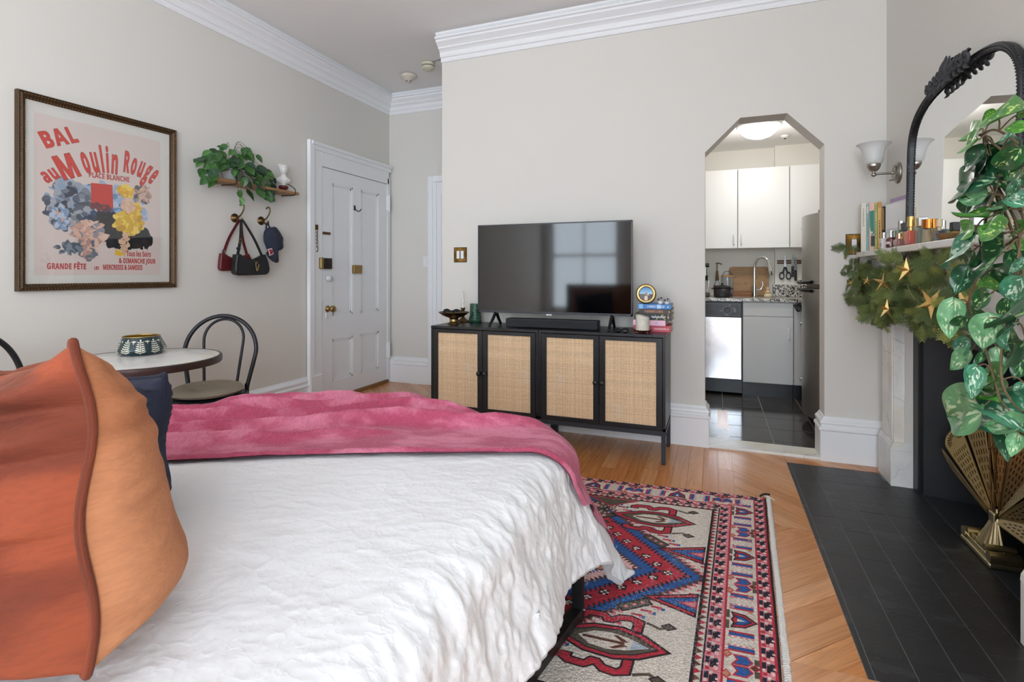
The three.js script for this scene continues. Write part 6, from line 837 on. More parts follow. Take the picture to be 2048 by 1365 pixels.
    const wb = thing('book', 'white book facing the room with an outlined black title', 'book', [0.882, MY, -3.455], -Math.PI / 2 + 0.26, 'books on the mantelshelf'); part('block', rb(0, 0.175, 0, 0.255, -0.014, 0, 0.002), M(0xdfddd8, 0.6), wb); part('cover_print', T(new THREE.PlaneGeometry(0.172, 0.252), 0.0875, 0.1275, 0.0006), M(0xffffff, 0.55, { map: g }), wb); }
  // bottles along the shelf
  const glassy = (c, o = {}) => M(c, 0.08, { transmission: 0.7, thickness: 0.01, ...o });
  const bottle = (u, x, label, body, mBody, cap, mCap, extra) => { const q = atX(u, 500, x), o = thing('perfume_bottle', label, 'bottle', [x, MY, q.z], 0, 'bottles on the mantelshelf'); part('body', body, mBody, o); part('cap', cap, mCap, o); if (extra) extra(o); };
  bottle(1768, 0.80, 'white boxy bottle with silver cap nearest the books', rb(-0.014, 0.014, 0, 0.052, -0.018, 0.018, 0.004), M(0xe4e2e2, 0.3), cyl(0.010, 0.010, 0.03, 0, 0.052, 0, 20), mSteel, (o) => part('paper_label', bb(-0.0146, -0.014, 0.008, 0.03, -0.014, 0.014), M(0xb9a5a5, 0.6), o));
  bottle(1782.5, 0.806, 'dark red glass bottle with silver cap', lathe([[0, 0], [0.021, 0], [0.023, 0.006], [0.023, 0.042], [0.014, 0.052], [0, 0.052]], 28), M(0x5a0f1c, 0.12, { clearcoat: 1 }), cyl(0.010, 0.0095, 0.032, 0, 0.052, 0, 20), mChrome, (o) => part('paper_label', T(new THREE.CylinderGeometry(0.0233, 0.0233, 0.012, 24, 1, true, 3.6, 2.2), 0, 0.024, 0), M(0xd9c3c3, 0.6), o));
  bottle(1799, 0.806, 'squat pinkish bottle with copper cap', rb(-0.018, 0.018, 0, 0.036, -0.036, 0.036, 0.008), M(0xb98078, 0.12, { transmission: 0.45, thickness: 0.02 }), cyl(0.014, 0.013, 0.026, 0, 0.036, 0, 20), M(0xc59a84, 0.2, { metalness: 1 }));
  bottle(1802, 0.838, 'green square bottle with tall silver cap', rb(-0.02, 0.02, 0, 0.085, -0.028, 0.028, 0.004), glassy(0x8aa58a), cyl(0.013, 0.013, 0.042, 0, 0.085, 0, 22), mSteel);
  bottle(1810.5, 0.826, 'amber bottle with tall black cap', rb(-0.016, 0.016, 0, 0.07, -0.02, 0.02, 0.004), glassy(0xc9a64e), rb(-0.015, 0.015, 0.07, 0.11, -0.018, 0.018, 0.003), mBlackPlastic, (o) => part('paper_label', bb(-0.0168, -0.016, 0.02, 0.045, -0.014, 0.014), mGold, o));
  bottle(1822, 0.804, 'patterned blue and coral bottle with gold cap', rb(-0.018, 0.018, 0, 0.062, -0.032, 0.032, 0.005), M(0xffffff, 0.25, { map: dtex(64, 64, (a, b) => { const n = pf(a, b, 5, 5, 2, 44); return n > 0.56 ? [40, 52, 92] : n > 0.44 ? [206, 96, 78] : [222, 206, 196]; }) }), [cyl(0.012, 0.010, 0.02, 0, 0.062, 0, 20), cyl(0.016, 0.014, 0.045, 0, 0.08, 0, 24)], mGold);
  bottle(1843, 0.826, 'grey square bottle with wide silver cap behind the mirror foot', rb(-0.02, 0.02, 0, 0.075, -0.03, 0.03, 0.004), glassy(0x8f9a8c), rb(-0.017, 0.017, 0.075, 0.115, -0.024, 0.024, 0.003), mSteel);
  bottle(1860, 0.806, 'leaning amber bottle with copper coloured cap', ext([[-0.045, 0], [0.045, 0], [0.030, 0.055], [-0.030, 0.055]], 0.03, 0.004, 2).rotateY(Math.PI / 2).translate(-0.015, 0, 0), glassy(0xc8b184), cyl(0.028, 0.027, 0.036, 0, 0.056, 0, 28), M(0xc07a3a, 0.18, { metalness: 1 }));
  bottle(1879, 0.81, 'small bottle with cream stopper toward the plant', rb(-0.014, 0.014, 0, 0.04, -0.022, 0.022, 0.004), glassy(0x6c7486), [cyl(0.006, 0.006, 0.02, 0, 0.04, 0, 14), cyl(0.011, 0.010, 0.028, 0, 0.056, 0, 18)], M(0xdcc9a2, 0.4));
  { const q = atX(1899, 478, 0.83), o = thing('wooden_dish', 'small wooden dish on the mantelshelf beside the plant', 'dish', [0.822, MY, q.z]); part('bowl', lathe([[0, 0], [0.02, 0], [0.028, 0.012], [0.034, 0.026], [0.032, 0.027], [0.025, 0.014], [0, 0.008]], 32), M(0x7a5a35, 0.5), o); }
  // garland
  const gar = thing('garland', 'cedar garland with gold paper stars hanging from the mantelshelf', 'garland', [0, 0, 0]);
  const frond = (() => { const p = []; const blade = (x, y, a, l, w, z) => { const c = Math.cos(a), s = Math.sin(a); p.push(x - s * w, y + c * w, z, x + s * w, y - c * w, z, x + c * l, y + s * l, z + l * 0.08); }; const br = (x, y, a, L, n, z) => { blade(x, y, a, L, 0.0016, z); for (let i = 0; i < n; i++) { const t = (i + 0.6) / n, bx = x + Math.cos(a) * L * t, by = y + Math.sin(a) * L * t; for (const s of [-1, 1]) blade(bx, by, a + s * 0.75, L * 0.30 * (1.1 - t * 0.6), 0.0025, z + 0.002 * s); } }; br(0, 0, 0, 0.085, 6, 0); for (let i = 0; i < 5; i++) { const t = 0.15 + i * 0.16; for (const s of [-1, 1]) br(0.085 * t, 0, s * (0.72 - 0.05 * i), 0.046 * (1.15 - t * 0.7), 5, 0.004 * s); } const g = new THREE.BufferGeometry(); g.setAttribute('position', new THREE.Float32BufferAttribute(p, 3)); g.computeVertexNormals(); g.setAttribute('uv', new THREE.BufferAttribute(new Float32Array(p.length / 3 * 2), 2)); return g; })();
  const cl = [[1689, 498, 9, 5], [1690, 530, 16, 12], [1686, 552, 18, 14], [1702, 556, 22, 20], [1712, 578, 22, 20], [1735, 590, 26, 30], [1752, 608, 26, 30], [1775, 600, 28, 30], [1790, 570, 28, 34], [1800, 540, 28, 30], [1825, 528, 24, 22], [1852, 532, 26, 18], [1880, 528, 22, 12], [1815, 575, 24, 20], [1838, 595, 24, 22], [1862, 612, 26, 26], [1848, 640, 20, 18], [1890, 618, 24, 22], [1906, 640, 22, 16], [1765, 626, 18, 14], [1905, 585, 20, 8]];
  const items = []; for (const [u, v, r, n] of cl) for (let i = 0; i < n; i++) { const a = rnd() * 6.283, q = Math.sqrt(rnd()) * r, uu = u + Math.cos(a) * q, vv = v + Math.sin(a) * q * 0.9, x = v < 515 ? rr(0.735, 0.75) : rr(0.745, 0.865), p = atX(uu, vv, x); if (p.z < ZT + 0.035) p.z = ZT + 0.035; if (p.y > MY - 0.045 && p.z > -3.62) p.y = MY - 0.05; items.push([p, Math.atan2(-(vv - v) - 6, uu - u) + rr(-0.9, 0.9)]); }
  const inst = new THREE.InstancedMesh(frond, M(0xffffff, 0.7, { side: THREE.DoubleSide }), items.length), m4 = new THREE.Matrix4(), qa = new THREE.Quaternion(), base = new THREE.Quaternion().setFromEuler(new THREE.Euler(0, -Math.PI / 2 + 0.95, 0)); inst.name = 'foliage'; inst.userData = { kind: 'stuff' }; inst.castShadow = inst.receiveShadow = true;
  items.forEach(([p, a], i) => { qa.copy(base).multiply(new THREE.Quaternion().setFromEuler(new THREE.Euler(rr(-0.7, 0.7), rr(-0.6, 0.6), a))); const s = rr(0.6, 0.95); m4.compose(p, qa, V(s, s, s)); inst.setMatrixAt(i, m4); const k = rnd(); inst.setColorAt(i, new THREE.Color().setRGB(...(k < 0.6 ? [0.085, 0.125, 0.035] : k < 0.85 ? [0.15, 0.19, 0.045] : [0.26, 0.28, 0.06]))); }); gar.add(inst);
  const line = [[1689, 500], [1690, 545], [1712, 572], [1745, 598], [1775, 596], [1800, 540], [1815, 520], [1835, 580], [1865, 608], [1905, 620]].map(([u, v], i) => { const p = atX(u, v, 0.80); p.z = Math.max(p.z, ZT + 0.04); if (i === 6) p.y = MY - 0.04; return p; }); part('twig', tube(line, 0.004, 120, 6), M(0x4a3a28, 0.8), gar); part('fairy_wire', tube(line.map((p) => p.clone().add(V(-0.03, 0.01 * Math.sin(p.z * 40), 0.01))), 0.0009, 120, 5), M(0xc9c7c0, 0.4, { metalness: 0.6 }), gar);
  const star = (() => { const pos = [], N = 5; for (let i = 0; i < N * 2; i++) { const a0 = i / (N * 2) * 6.2832, a1 = (i + 1) / (N * 2) * 6.2832, r0 = i % 2 ? 0.30 : 1, r1 = i % 2 ? 1 : 0.30; for (const s of [1, -1]) { const A = [0, 0, s * 0.30], B = [Math.cos(a0) * r0, Math.sin(a0) * r0, 0], C2 = [Math.cos(a1) * r1, Math.sin(a1) * r1, 0]; pos.push(...A, ...(s > 0 ? B : C2), ...(s > 0 ? C2 : B)); } } const g = new THREE.BufferGeometry(); g.setAttribute('position', new THREE.Float32BufferAttribute(pos, 3)); g.computeVertexNormals(); return uvm(g); })();
  for (const [u, v, r, ry, rz] of [[1681, 552, 0.024, 1.4, 0.4], [1702, 566, 0.026, 0.9, 1.0], [1734, 562, 0.026, 1.1, 0.2], [1768, 565, 0.050, 0.35, 0.3], [1812, 541, 0.054, 1.45, 1.55], [1773, 619, 0.048, 1.4, 1.5], [1862, 606, 0.062, 1.4, 2.2], [1926, 603, 0.045, 1.2, 1.9]]) { const p = atX(u, v, 0.735); const s = part('paper_star', star, M(0xe3c684, 0.38, { metalness: 0.9 }), gar, 'folded gold paper star'); s.position.copy(p); s.rotation.set(0, -Math.PI / 2 + 0.95 + ry * 0.75, 0); s.rotateZ(rz); s.scale.setScalar(r); }
  // fan shaped fire screen
  const FX = 1.075, piv = [FX, 0.1515, -2.69], fan = thing('fire_screen', 'pierced brass peacock fan fire screen on the hearth', 'fire screen', piv);
  const mFan = M(0xc2ab78, 0.36, { metalness: 0.95, side: THREE.DoubleSide }), L = 0.50;
  const bladeShape = () => { const s = new THREE.Shape(), w = (t) => 0.006 + 0.055 * t; s.moveTo(-w(0.1), 0.05); s.lineTo(-w(0.9), 0.45); s.absarc(0, 0.44, 0.0565, Math.PI, 0, true); s.lineTo(w(0.1), 0.05); s.closePath(); return s; };
  const holes = []; for (let r = 0; r < 9; r++) { const y = 0.10 + r * 0.034, w = 0.006 + 0.055 * (y / L) - 0.007, n = Math.max(1, Math.floor(w * 2 / 0.011)); for (let i = 0; i < n; i++) { const x = (i - (n - 1) / 2) * (w * 2 / n), h = 0.011; holes.push([[x - 0.0018, y - h], [x - 0.0018, y + h], [x + 0.0018, y + h], [x + 0.0018, y - h]]); } }
  for (let i = 0; i < 13; i++) { const a = -0.25 + i / 12 * (Math.PI + 0.5), c = Math.cos(a), s = Math.sin(a), r0 = 0.017, r1 = 0.044, w0 = 0.0014, w1 = 0.0036; holes.push([[c * r0 + s * w0, 0.44 + s * r0 - c * w0], [c * r1 + s * w1, 0.44 + s * r1 - c * w1], [c * r1 - s * w1, 0.44 + s * r1 + c * w1], [c * r0 - s * w0, 0.44 + s * r0 + c * w0]]); }
  const bg = ext(bladeShape(), 0.0022, 0, 1, holes, 16), rimPts = [[-0.0115, 0.05], [-0.033, 0.245], [-0.0555, 0.44]]; for (let i = 1; i < 12; i++) { const a = Math.PI - i / 12 * Math.PI; rimPts.push([Math.cos(a) * 0.0565, 0.44 + Math.sin(a) * 0.0565]); } rimPts.push([0.0555, 0.44], [0.033, 0.245], [0.0115, 0.05]); const rim = tube(rimPts.map(([x, y]) => V(x, y, 0.001)), 0.0024, 80, 6);
  for (let i = 0; i < 11; i++) { const a = (i - 5) / 5 * 1.36, b = part('fan_blade', bg, mFan, fan, 'pierced brass blade'); b.rotation.set(0, -Math.PI / 2, 0); b.rotateZ(-a); b.rotateY(i % 2 ? 0.42 : -0.42); b.position.x = -0.006 * Math.abs(i - 5) * 0.6 + (i % 2 ? 0.003 : -0.003); part('blade_rim', rim, mBrass, b); }
  const mB2 = M(0xcabf9c, 0.3, { metalness: 1 });
  const zs = [-1, 1]; const skirt = fromGrid(48, 12, (u, v) => { const a = lerp(-1.5, 1.5, u), r = 0.014 + 0.075 * Math.pow(v, 1.5), fl = 1 + 0.05 * Math.cos(a * 22) * v; return V(-0.012 - r * 0.62 * fl * Math.cos(a), 0.045 - 0.150 * v, r * fl * Math.sin(a)); }); part('skirt', [skirt, T(skirt, 0.001, 0, 0)], M(0xb9ad88, 0.3, { metalness: 1, side: THREE.DoubleSide }), fan, 'fluted cast brass skirt');
  part('base', [T(rb(-0.085, 0.03, -0.1495, -0.128, -0.128, 0.128, 0.008, 3), 0, 0, 0), rb(-0.074, 0.024, -0.130, -0.112, -0.108, 0.108, 0.007, 3), rb(-0.062, 0.018, -0.114, -0.098, -0.085, 0.085, 0.006, 3), rb(-0.03, 0.012, -0.10, 0.03, -0.022, 0.022, 0.008, 3)], mB2, fan, 'stepped cast brass foot');
  for (const s of zs) part('side_roll', [T(cyl(0.020, 0.020, 0.10, 0, 0, 0, 20), 0.02, -0.1085, s * 0.112, 0, 0, Math.PI / 2), T(cyl(0.013, 0.013, 0.10, 0, 0, 0, 16), 0.02, -0.088, s * 0.075, 0, 0, Math.PI / 2)], mB2, fan);
  for (const s of zs) part('finial_rod', [bar([-0.022, 0, s * 0.006], [-0.022, 0.38, s * 0.035], 0.0035, 8), ...[0.12, 0.2, 0.28].map((y) => ball(0.007, -0.022, y, s * 0.02 * (1 + y), 8))], mOldBrass, fan);
}
// ================= RUG =================
{
  const rug = thing('rug', 'red, blue and ivory oriental rug partly under the bed', 'rug', [0, 0, 0]);
  // corners on the floor: right edge leans a little, far edge runs under the throw
  const TR = [0.241, -2.95], BR = [0.155, -1.18], LEN = 2.35, TL = [TR[0] - LEN, TR[1] + 0.17], BL = [BR[0] - LEN, BR[1] + 0.10];
  const W = 1400, H = 1054;                         // u: from the right edge to the left, v: from the far edge to the near one; 1 px is about 1.68 mm
  const C = { ivory: '#d9cfc3', red: '#b8303f', blue: '#2c5a9c', navy: '#1d2238', rose: '#d9828c', pink: '#eec2bf', brown: '#5f3a2d', olive: '#5b5347', dark: '#241a20', sky: '#aab9c4', peach: '#c98a6c' };
  const tR = ctex(W, H, (g) => {
    const px = (x, y, w, h, c) => { g.fillStyle = c; g.fillRect(Math.round(x / 3) * 3, Math.round(y / 3) * 3, Math.max(3, Math.round(w / 3) * 3), Math.max(3, Math.round(h / 3) * 3)); };
    const X = (x) => W - x;                          // x counted from the right edge
    g.fillStyle = C.ivory; g.fillRect(0, 0, W, H);
    const poly = (pts, c, st = 0, sc) => { g.beginPath(); pts.forEach(([x, y], i) => (i ? g.lineTo(X(x), y) : g.moveTo(X(x), y))); g.closePath(); if (c) { g.fillStyle = c; g.fill(); } if (st) { g.lineWidth = st; g.strokeStyle = sc; g.stroke(); } };
    const saw = (a, b, n, amp) => { const o = []; for (let i = 0; i <= n * 2; i++) { const t = i / (n * 2), dx = b[0] - a[0], dy = b[1] - a[1], L = Math.hypot(dx, dy), k = i % 2 ? amp : -amp; o.push([a[0] + dx * t - dy / L * k, a[1] + dy * t + dx / L * k]); } return o; };
    const ring = (cx, cy, hx, hy, flatTop, n, amp) => { const p = [[cx - hx, cy], [cx - flatTop, cy - hy], [cx + flatTop, cy - hy], [cx + hx, cy], [cx + flatTop, cy + hy], [cx - flatTop, cy + hy]]; let o = []; for (let i = 0; i < 6; i++) o = o.concat(saw(p[i], p[(i + 1) % 6], n, amp)); return o; };
    const CX = 700, CY = 512, b0 = 133;             // border depth at the right side
    // medallion
    poly(ring(CX, CY, 575, 392, 210, 34, 8), C.rose); poly(ring(CX, CY, 566, 382, 206, 34, 6), C.brown); poly(ring(CX, CY, 556, 372, 200, 34, 6), C.blue); poly(ring(CX, CY, 528, 348, 190, 40, 7), C.dark); poly(ring(CX, CY, 522, 343, 188, 40, 7), C.red);
    for (let i = 0; i < 64; i++) { const t = i / 64 * 6, k = Math.floor(t), f = t - k, p = [[CX - 482, CY], [CX - 175, CY - 312], [CX + 175, CY - 312], [CX + 482, CY], [CX + 175, CY + 312], [CX - 175, CY + 312]], a = p[k], b = p[(k + 1) % 6], x = lerp(a[0], b[0], f), y = lerp(a[1], b[1], f); px(X(x) - 11, y - 9, 22, 18, C.dark); px(X(x) - 8, y - 3, 6, 6, C.ivory); px(X(x) + 3, y - 3, 6, 6, C.ivory); px(X(x) - 3, y - 8, 6, 6, i % 2 ? C.pink : C.ivory); px(X(x) - 3, y + 3, 6, 6, C.pink); }
    for (const [x, y] of [[CX - 250, CY - 250], [CX + 250, CY - 250], [CX - 250, CY + 250], [CX + 250, CY + 250]]) { poly([[x - 62, y], [x, y - 45], [x + 62, y], [x, y + 45]], C.olive, 5, C.dark); for (let i = 0; i < 9; i++) px(X(x) + rr(-30, 30), y + rr(-20, 20), 8, 8, i % 2 ? C.pink : C.red); }
    poly(ring(CX, CY, 462, 292, 165, 36, 7), C.dark); poly(ring(CX, CY, 457, 288, 163, 36, 7), C.blue); poly(ring(CX, CY, 420, 262, 150, 34, 6), C.brown); poly(ring(CX, CY, 410, 254, 148, 34, 6), C.pink); poly(ring(CX, CY, 372, 228, 135, 40, 9), C.blue);
    for (const [x, y, c] of [[CX - 300, CY - 20, C.pink], [CX - 230, CY - 95, C.peach], [CX - 215, CY + 80, C.pink], [CX - 290, CY + 50, C.peach], [CX - 150, CY - 150, C.pink], [CX - 140, CY + 150, C.peach], [CX + 230, CY - 80, C.pink], [CX + 230, CY + 90, C.peach], [CX - 325, CY + 20, C.peach], [CX - 170, CY - 20, C.pink]]) { poly([[x - 30, y], [x - 14, y - 16], [x + 16, y - 14], [x + 30, y + 2], [x + 12, y + 16], [x - 16, y + 14]], c, 4, C.brown); px(X(x) - 11, y - 3, 22, 6, C.brown); }
    for (let i = 0; i < 5; i++) px(X(CX - 265) + (i % 3) * 24 - 24, CY - 8 + (i % 2) * 22, 20, 20, [C.ivory, C.dark, C.pink][i % 3]);
    poly(ring(CX, CY, 190, 130, 70, 16, 7), C.dark); poly(ring(CX, CY, 184, 125, 68, 16, 7), C.red); poly(ring(CX, CY, 140, 90, 50, 12, 5), C.ivory); poly(ring(CX, CY, 80, 50, 25, 8, 4), C.red, 5, C.brown);
    for (let i = 0; i < 380; i++) { const a = rnd() * 6.28, r = Math.sqrt(rnd()), x = CX + Math.cos(a) * r * 380, y = CY + Math.sin(a) * r * 235; g.fillStyle = 'rgba(215,215,220,0.5)'; g.fillRect(X(x), y, rr(2, 5), rr(6, 16)); }       // worn pile
    // little hooked rows along the medallion
    for (const s of [-1, 1]) for (const q of [-1, 1]) for (let i = 0; i < 22; i++) { const t = i / 22, x = CX + q * lerp(585, 225, t), y = CY + s * lerp(14, 402, t); px(X(x) - 4, y - 3, 20, 6, C.red); px(X(x) + 10, y + 3, 9, 6, C.rose); px(X(x) + 18, y - 2, 6, 9, C.blue); }
    // corner figures on the ivory ground
    const fig = (x, y, s, q) => { g.save(); g.translate(X(x), y); g.scale(s, q);
      const P = (pts, c, w, sc) => { g.beginPath(); pts.forEach(([a, b], i) => (i ? g.lineTo(a, b) : g.moveTo(a, b))); g.closePath(); g.fillStyle = c; g.fill(); if (w) { g.lineWidth = w; g.strokeStyle = sc; g.stroke(); } };
      P([[-118, 0], [-66, -38], [-20, -52], [40, -46], [84, -24], [122, 0], [84, 24], [40, 46], [-20, 52], [-66, 38]], C.red, 5, C.dark); P([[-96, 0], [-54, -28], [-14, -40], [36, -34], [72, -16], [94, 0], [72, 16], [36, 34], [-14, 40], [-54, 28]], C.olive, 3, C.dark); P([[-78, 0], [-38, -20], [0, -28], [34, -22], [62, 0], [34, 22], [0, 28], [-38, 20]], C.ivory); P([[-80, 0], [-48, -16], [-44, 16]], C.sky);
      g.fillStyle = C.brown; g.fillRect(-32, -4, 84, 8); for (const k of [-1, 1]) { g.save(); g.scale(1, k); P([[-40, -6], [-14, -22], [-6, -20], [-26, -4]], C.brown); g.restore(); }
      for (const k of [-1, 1]) { g.save(); g.scale(1, k); P([[-58, -44], [-58, -86], [-30, -98], [-4, -94], [10, -80], [26, -94], [62, -92], [78, -80], [78, -62], [56, -62], [56, -72], [30, -74], [22, -60], [4, -60], [-10, -74], [-32, -78], [-38, -70], [-38, -46]], C.red, 4, C.dark); P([[-30, -70], [-16, -72], [-12, -60], [-28, -56]], C.ivory); P([[34, -66], [48, -66], [48, -56], [34, -56]], C.ivory); g.strokeStyle = C.olive; g.lineWidth = 8; g.beginPath(); g.moveTo(-62, -84); g.lineTo(-90, -72); g.lineTo(-104, -82); g.stroke(); P([[-122, -84], [-106, -96], [-92, -84], [-106, -72]], C.olive, 3, C.dark); g.beginPath(); g.moveTo(80, -66); g.lineTo(104, -58); g.lineTo(126, -70); g.stroke(); P([[118, -70], [134, -80], [142, -64], [126, -58]], C.olive, 3, C.dark); g.restore(); }
      g.restore(); };
    for (const [x, s] of [[290, -1], [1110, 1]]) for (const y of [248, 776]) fig(x, y, s * 0.92, 0.86);
    const blk = (x, y, w, h, a) => { g.save(); g.translate(X(x), y); g.rotate(a); g.fillStyle = C.dark; g.fillRect(-w / 2 - 3, -h / 2 - 3, w + 6, h + 6); g.fillStyle = C.olive; g.fillRect(-w / 2, -h / 2, w, h); g.fillStyle = C.rose; for (let i = 0; i < 3; i++) g.fillRect(-w / 2 + 8 + i * w / 3.4, -4, 8, 8); g.restore(); };
    for (const k of [0, 1]) for (const [x, y, a] of [[455, 205, 0.6], [530, 185, 0.6], [265, 372, 0.65]]) { blk(k ? W - x : x, y, 62, 20, k ? -a : a); blk(k ? W - x : x, 1024 - y, 62, 20, k ? a : -a); }
    for (let i = 0; i < 46; i++) { const x = rr(395, 520), y = rr(180, 300), c = [C.brown, C.olive, C.rose, C.navy][i % 4]; for (const [q, z] of [[x, y], [x, 1024 - y], [W - x, y], [W - x, 1024 - y]]) if (Math.abs(z - CY) > 250) { px(X(q), z, 12, 12, c); px(X(q) + 3, z + 3, 6, 6, C.ivory); } }
    for (const [x, y] of [[b0 + 16, 408], [b0 + 16, 616], [W - b0 - 16, 408], [W - b0 - 16, 616]]) { const s = x < 700 ? 1 : -1; poly([[x, y - 40], [x + s * 106, y], [x, y + 40]], C.red, 4, C.dark); poly([[x, y - 28], [x + s * 80, y], [x, y + 28]], C.blue, 3, C.dark); poly([[x, y - 12], [x + s * 34, y], [x, y + 12]], C.rose, 3, C.red); }
    for (const y of [170, 854]) for (const x of [420, 980]) poly([[x - 70, y - 22], [x + 70, y - 22], [x, y + 30]], C.olive, 5, C.red);
    // borders: guard stripe, ivory main border, guard stripe, reciprocal line
    const band = (d0, d1, c) => { g.fillStyle = c; g.fillRect(d0, d0, W - 2 * d0, d1 - d0); g.fillRect(d0, H - d1, W - 2 * d0, d1 - d0); g.fillRect(d0, d0, d1 - d0, H - 2 * d0); g.fillRect(W - d1, d0, d1 - d0, H - 2 * d0); };
    const along = (d, step, f) => { for (let x = d + step / 2; x < W - d; x += step) { f(x, d, 0, Math.round(x / step)); f(x, H - d, Math.PI, Math.round(x / step)); } for (let y = d + step / 2; y < H - d; y += step) { f(d, y, -Math.PI / 2, Math.round(y / step)); f(W - d, y, Math.PI / 2, Math.round(y / step)); } };
    const at = (x, y, a, f) => { g.save(); g.translate(x, y); g.rotate(a); f(); g.restore(); }, R = (x, y, w, h, c) => { g.fillStyle = c; g.fillRect(x, y, w, h); };
    band(0, 6, C.dark); band(5, 33, C.rose); band(5, 10, C.red); band(31, 35, C.red); band(35, 94, C.ivory); band(92, 96, C.red); band(96, 126, C.rose); band(124, 128, C.dark); band(127, 140, C.ivory); band(138, 144, C.dark);
    const guard = (dc) => along(dc, 38, (x, y, a, i) => at(x, y, a, () => { R(-13, -10, 18, 8, C.navy); R(-8, -4, 18, 7, C.dark); R(-15, 4, 16, 7, C.navy); R(6, -10, 9, 7, C.pink); R(10, 3, 8, 7, C.red); R(-18, -3, 6, 6, C.ivory); R(2, 6, 7, 5, C.ivory); R(-4, -12, 5, 5, C.pink); R(-12, -2, 3, 4, i % 2 ? C.peach : C.olive); }));
    guard(20); guard(111);
    along(132, 17, (x, y, a, i) => at(x, y, a, () => { g.fillStyle = i % 2 ? C.red : C.brown; g.beginPath(); g.moveTo(-8, 7); g.lineTo(8, 7); g.lineTo(0, -5); g.fill(); }));
    along(64, 128, (x, y, a, i) => at(x, y, a, () => {          // alternating palmettes and toothed bars
      const P = (pts, c, w, sc) => { g.beginPath(); pts.forEach(([q, z], k) => (k ? g.lineTo(q, z) : g.moveTo(q, z))); g.closePath(); g.fillStyle = c; g.fill(); if (w) { g.lineWidth = w; g.strokeStyle = sc; g.stroke(); } };
      for (const k of [-1, 1]) { R(k * 42 - 7, -22, 14, 44, C.blue); R(k * 42 - (k > 0 ? 7 : -2), -22, 5, 44, C.red); for (let j = 0; j < 5; j++) R(k * 42 + (k > 0 ? 6 : -12), -22 + j * 10, 6, 5, C.rose); }
      if (i % 2) { P([[-24, 18], [-20, -6], [0, -27], [20, -6], [24, 18], [10, 14], [0, 18], [-10, 14]], C.red, 3, C.dark); P([[-15, 14], [-12, -4], [0, -18], [12, -4], [15, 14], [5, 6], [-5, 6]], C.blue, 2, C.navy); P([[-5, 8], [0, -8], [5, 8]], C.ivory); R(-30, 22, 26, 6, C.olive); R(4, 22, 26, 6, C.olive); }
      else { for (const k of [-1, 1]) { P([[k * 2, 14], [k * 2, -10], [k * 12, -18], [k * 26, -8], [k * 26, 12], [k * 14, 6]], C.blue, 3, C.red); P([[k * 16, 24], [k * 26, 16], [k * 36, 24], [k * 26, 31]], C.peach, 2, C.red); R(k * 15 - 8, -29, 16, 8, C.olive); } P([[-8, -22], [0, -30], [8, -22], [0, -14]], C.brown, 2, C.red); }
    }));
    along(64, 256, (x, y, a, i) => at(x, y, a, () => { for (const k of [-1, 1]) { R(k * 110, 14, 9, 9, C.rose); R(k * 100, -20, 8, 8, C.peach); } }));
    // knots: every pixel of pile a little different
    const im = g.getImageData(0, 0, W, H), d = im.data; for (let y = 0; y < H; y++) for (let x = 0; x < W; x++) { const k = (y * W + x) * 4, n = 0.86 + 0.24 * hash(x >> 1, y >> 1, 3) + 0.10 * (pf(x / W, y / H, 60, 3, 2, 8) - 0.5), wear = pf(x / W, y / H, 7, 6, 4, 23) > 0.62 && hash(x >> 1, y >> 2, 5) > 0.72 ? 0.35 : 0; for (let c = 0; c < 3; c++) d[k + c] = clamp(lerp(d[k + c] * n, 205, wear), 0, 255); } g.putImageData(im, 0, 0);
  });
  const Q = (u, v) => { const x = lerp(lerp(TR[0], TL[0], u), lerp(BR[0], BL[0], u), v), z = lerp(lerp(TR[1], TL[1], u), lerp(BR[1], BL[1], u), v); return [x, z]; };
  const pile = fromGrid(150, 110, (u, v) => { const [x, z] = Q(u, v); const e = Math.min(u * LEN, v * 1.75, (1 - v) * 1.75, (1 - u) * LEN); return V(x + 0.006 * fbm(z * 3, 0.3, 1) * (u < 0.02 ? 1 : 0), 0.0015 + 0.0085 * sst(e, 0, 0.012) + 0.0014 * fbm(x * 5, z * 5, 2, 2), z); }, false);
  { const uv = pile.attributes.uv; for (let i = 0; i < uv.count; i++) uv.setXY(i, 1 - uv.getX(i), 1 - uv.getY(i)); }
  const tPB = dtex(256, 256, (u, v) => { const n = 255 * pf(u, v, 80, 80, 2, 2); return [n, n, n]; }, false);
  part('pile', pile, M(0xffffff, 0.95, { map: tR, bumpMap: rep(tPB, 6, 5), bumpScale: 0.003, side: THREE.DoubleSide }), rug);
  // white overcast edge and loose corner threads
  const ed = []; for (let i = 0; i <= 80; i++) { const [x, z] = Q(-0.006, i / 80); ed.push(V(x - 0.002 + 0.003 * fbm(z * 6, 1.1, 4), 0.0065, z)); } const eg = new THREE.TubeGeometry(new THREE.CatmullRomCurve3(ed), 700, 0.0085, 8); { const q = eg.attributes.position; for (let i = 0; i < q.count; i++) { const z = q.getZ(i); q.setX(i, q.getX(i) + 0.003 * Math.sin(z * 640) + 0.002 * rnd()); q.setY(i, Math.max(0.001, q.getY(i) * 0.9)); } eg.computeVertexNormals(); } part('overcast_edge', eg, M(0xe6e4df, 0.95), rug, 'white wool edging');
  part('corner_tassel', [tube([[0.215, 0.012, -2.948], [0.235, 0.016, -2.972], [0.262, 0.012, -2.985]], 0.005, 16, 6)], M(0x241d22, 0.9), rug); part('corner_threads', [0, 1, 2, 3].map((i) => tube([[0.236, 0.012, -2.952], [0.252 + i * 0.004, 0.014, -2.958 + i * 0.006], [0.262 + i * 0.006, 0.004, -2.956 + i * 0.008]], 0.0016, 8, 5)), M(0xe6e4df, 0.9), rug);
}
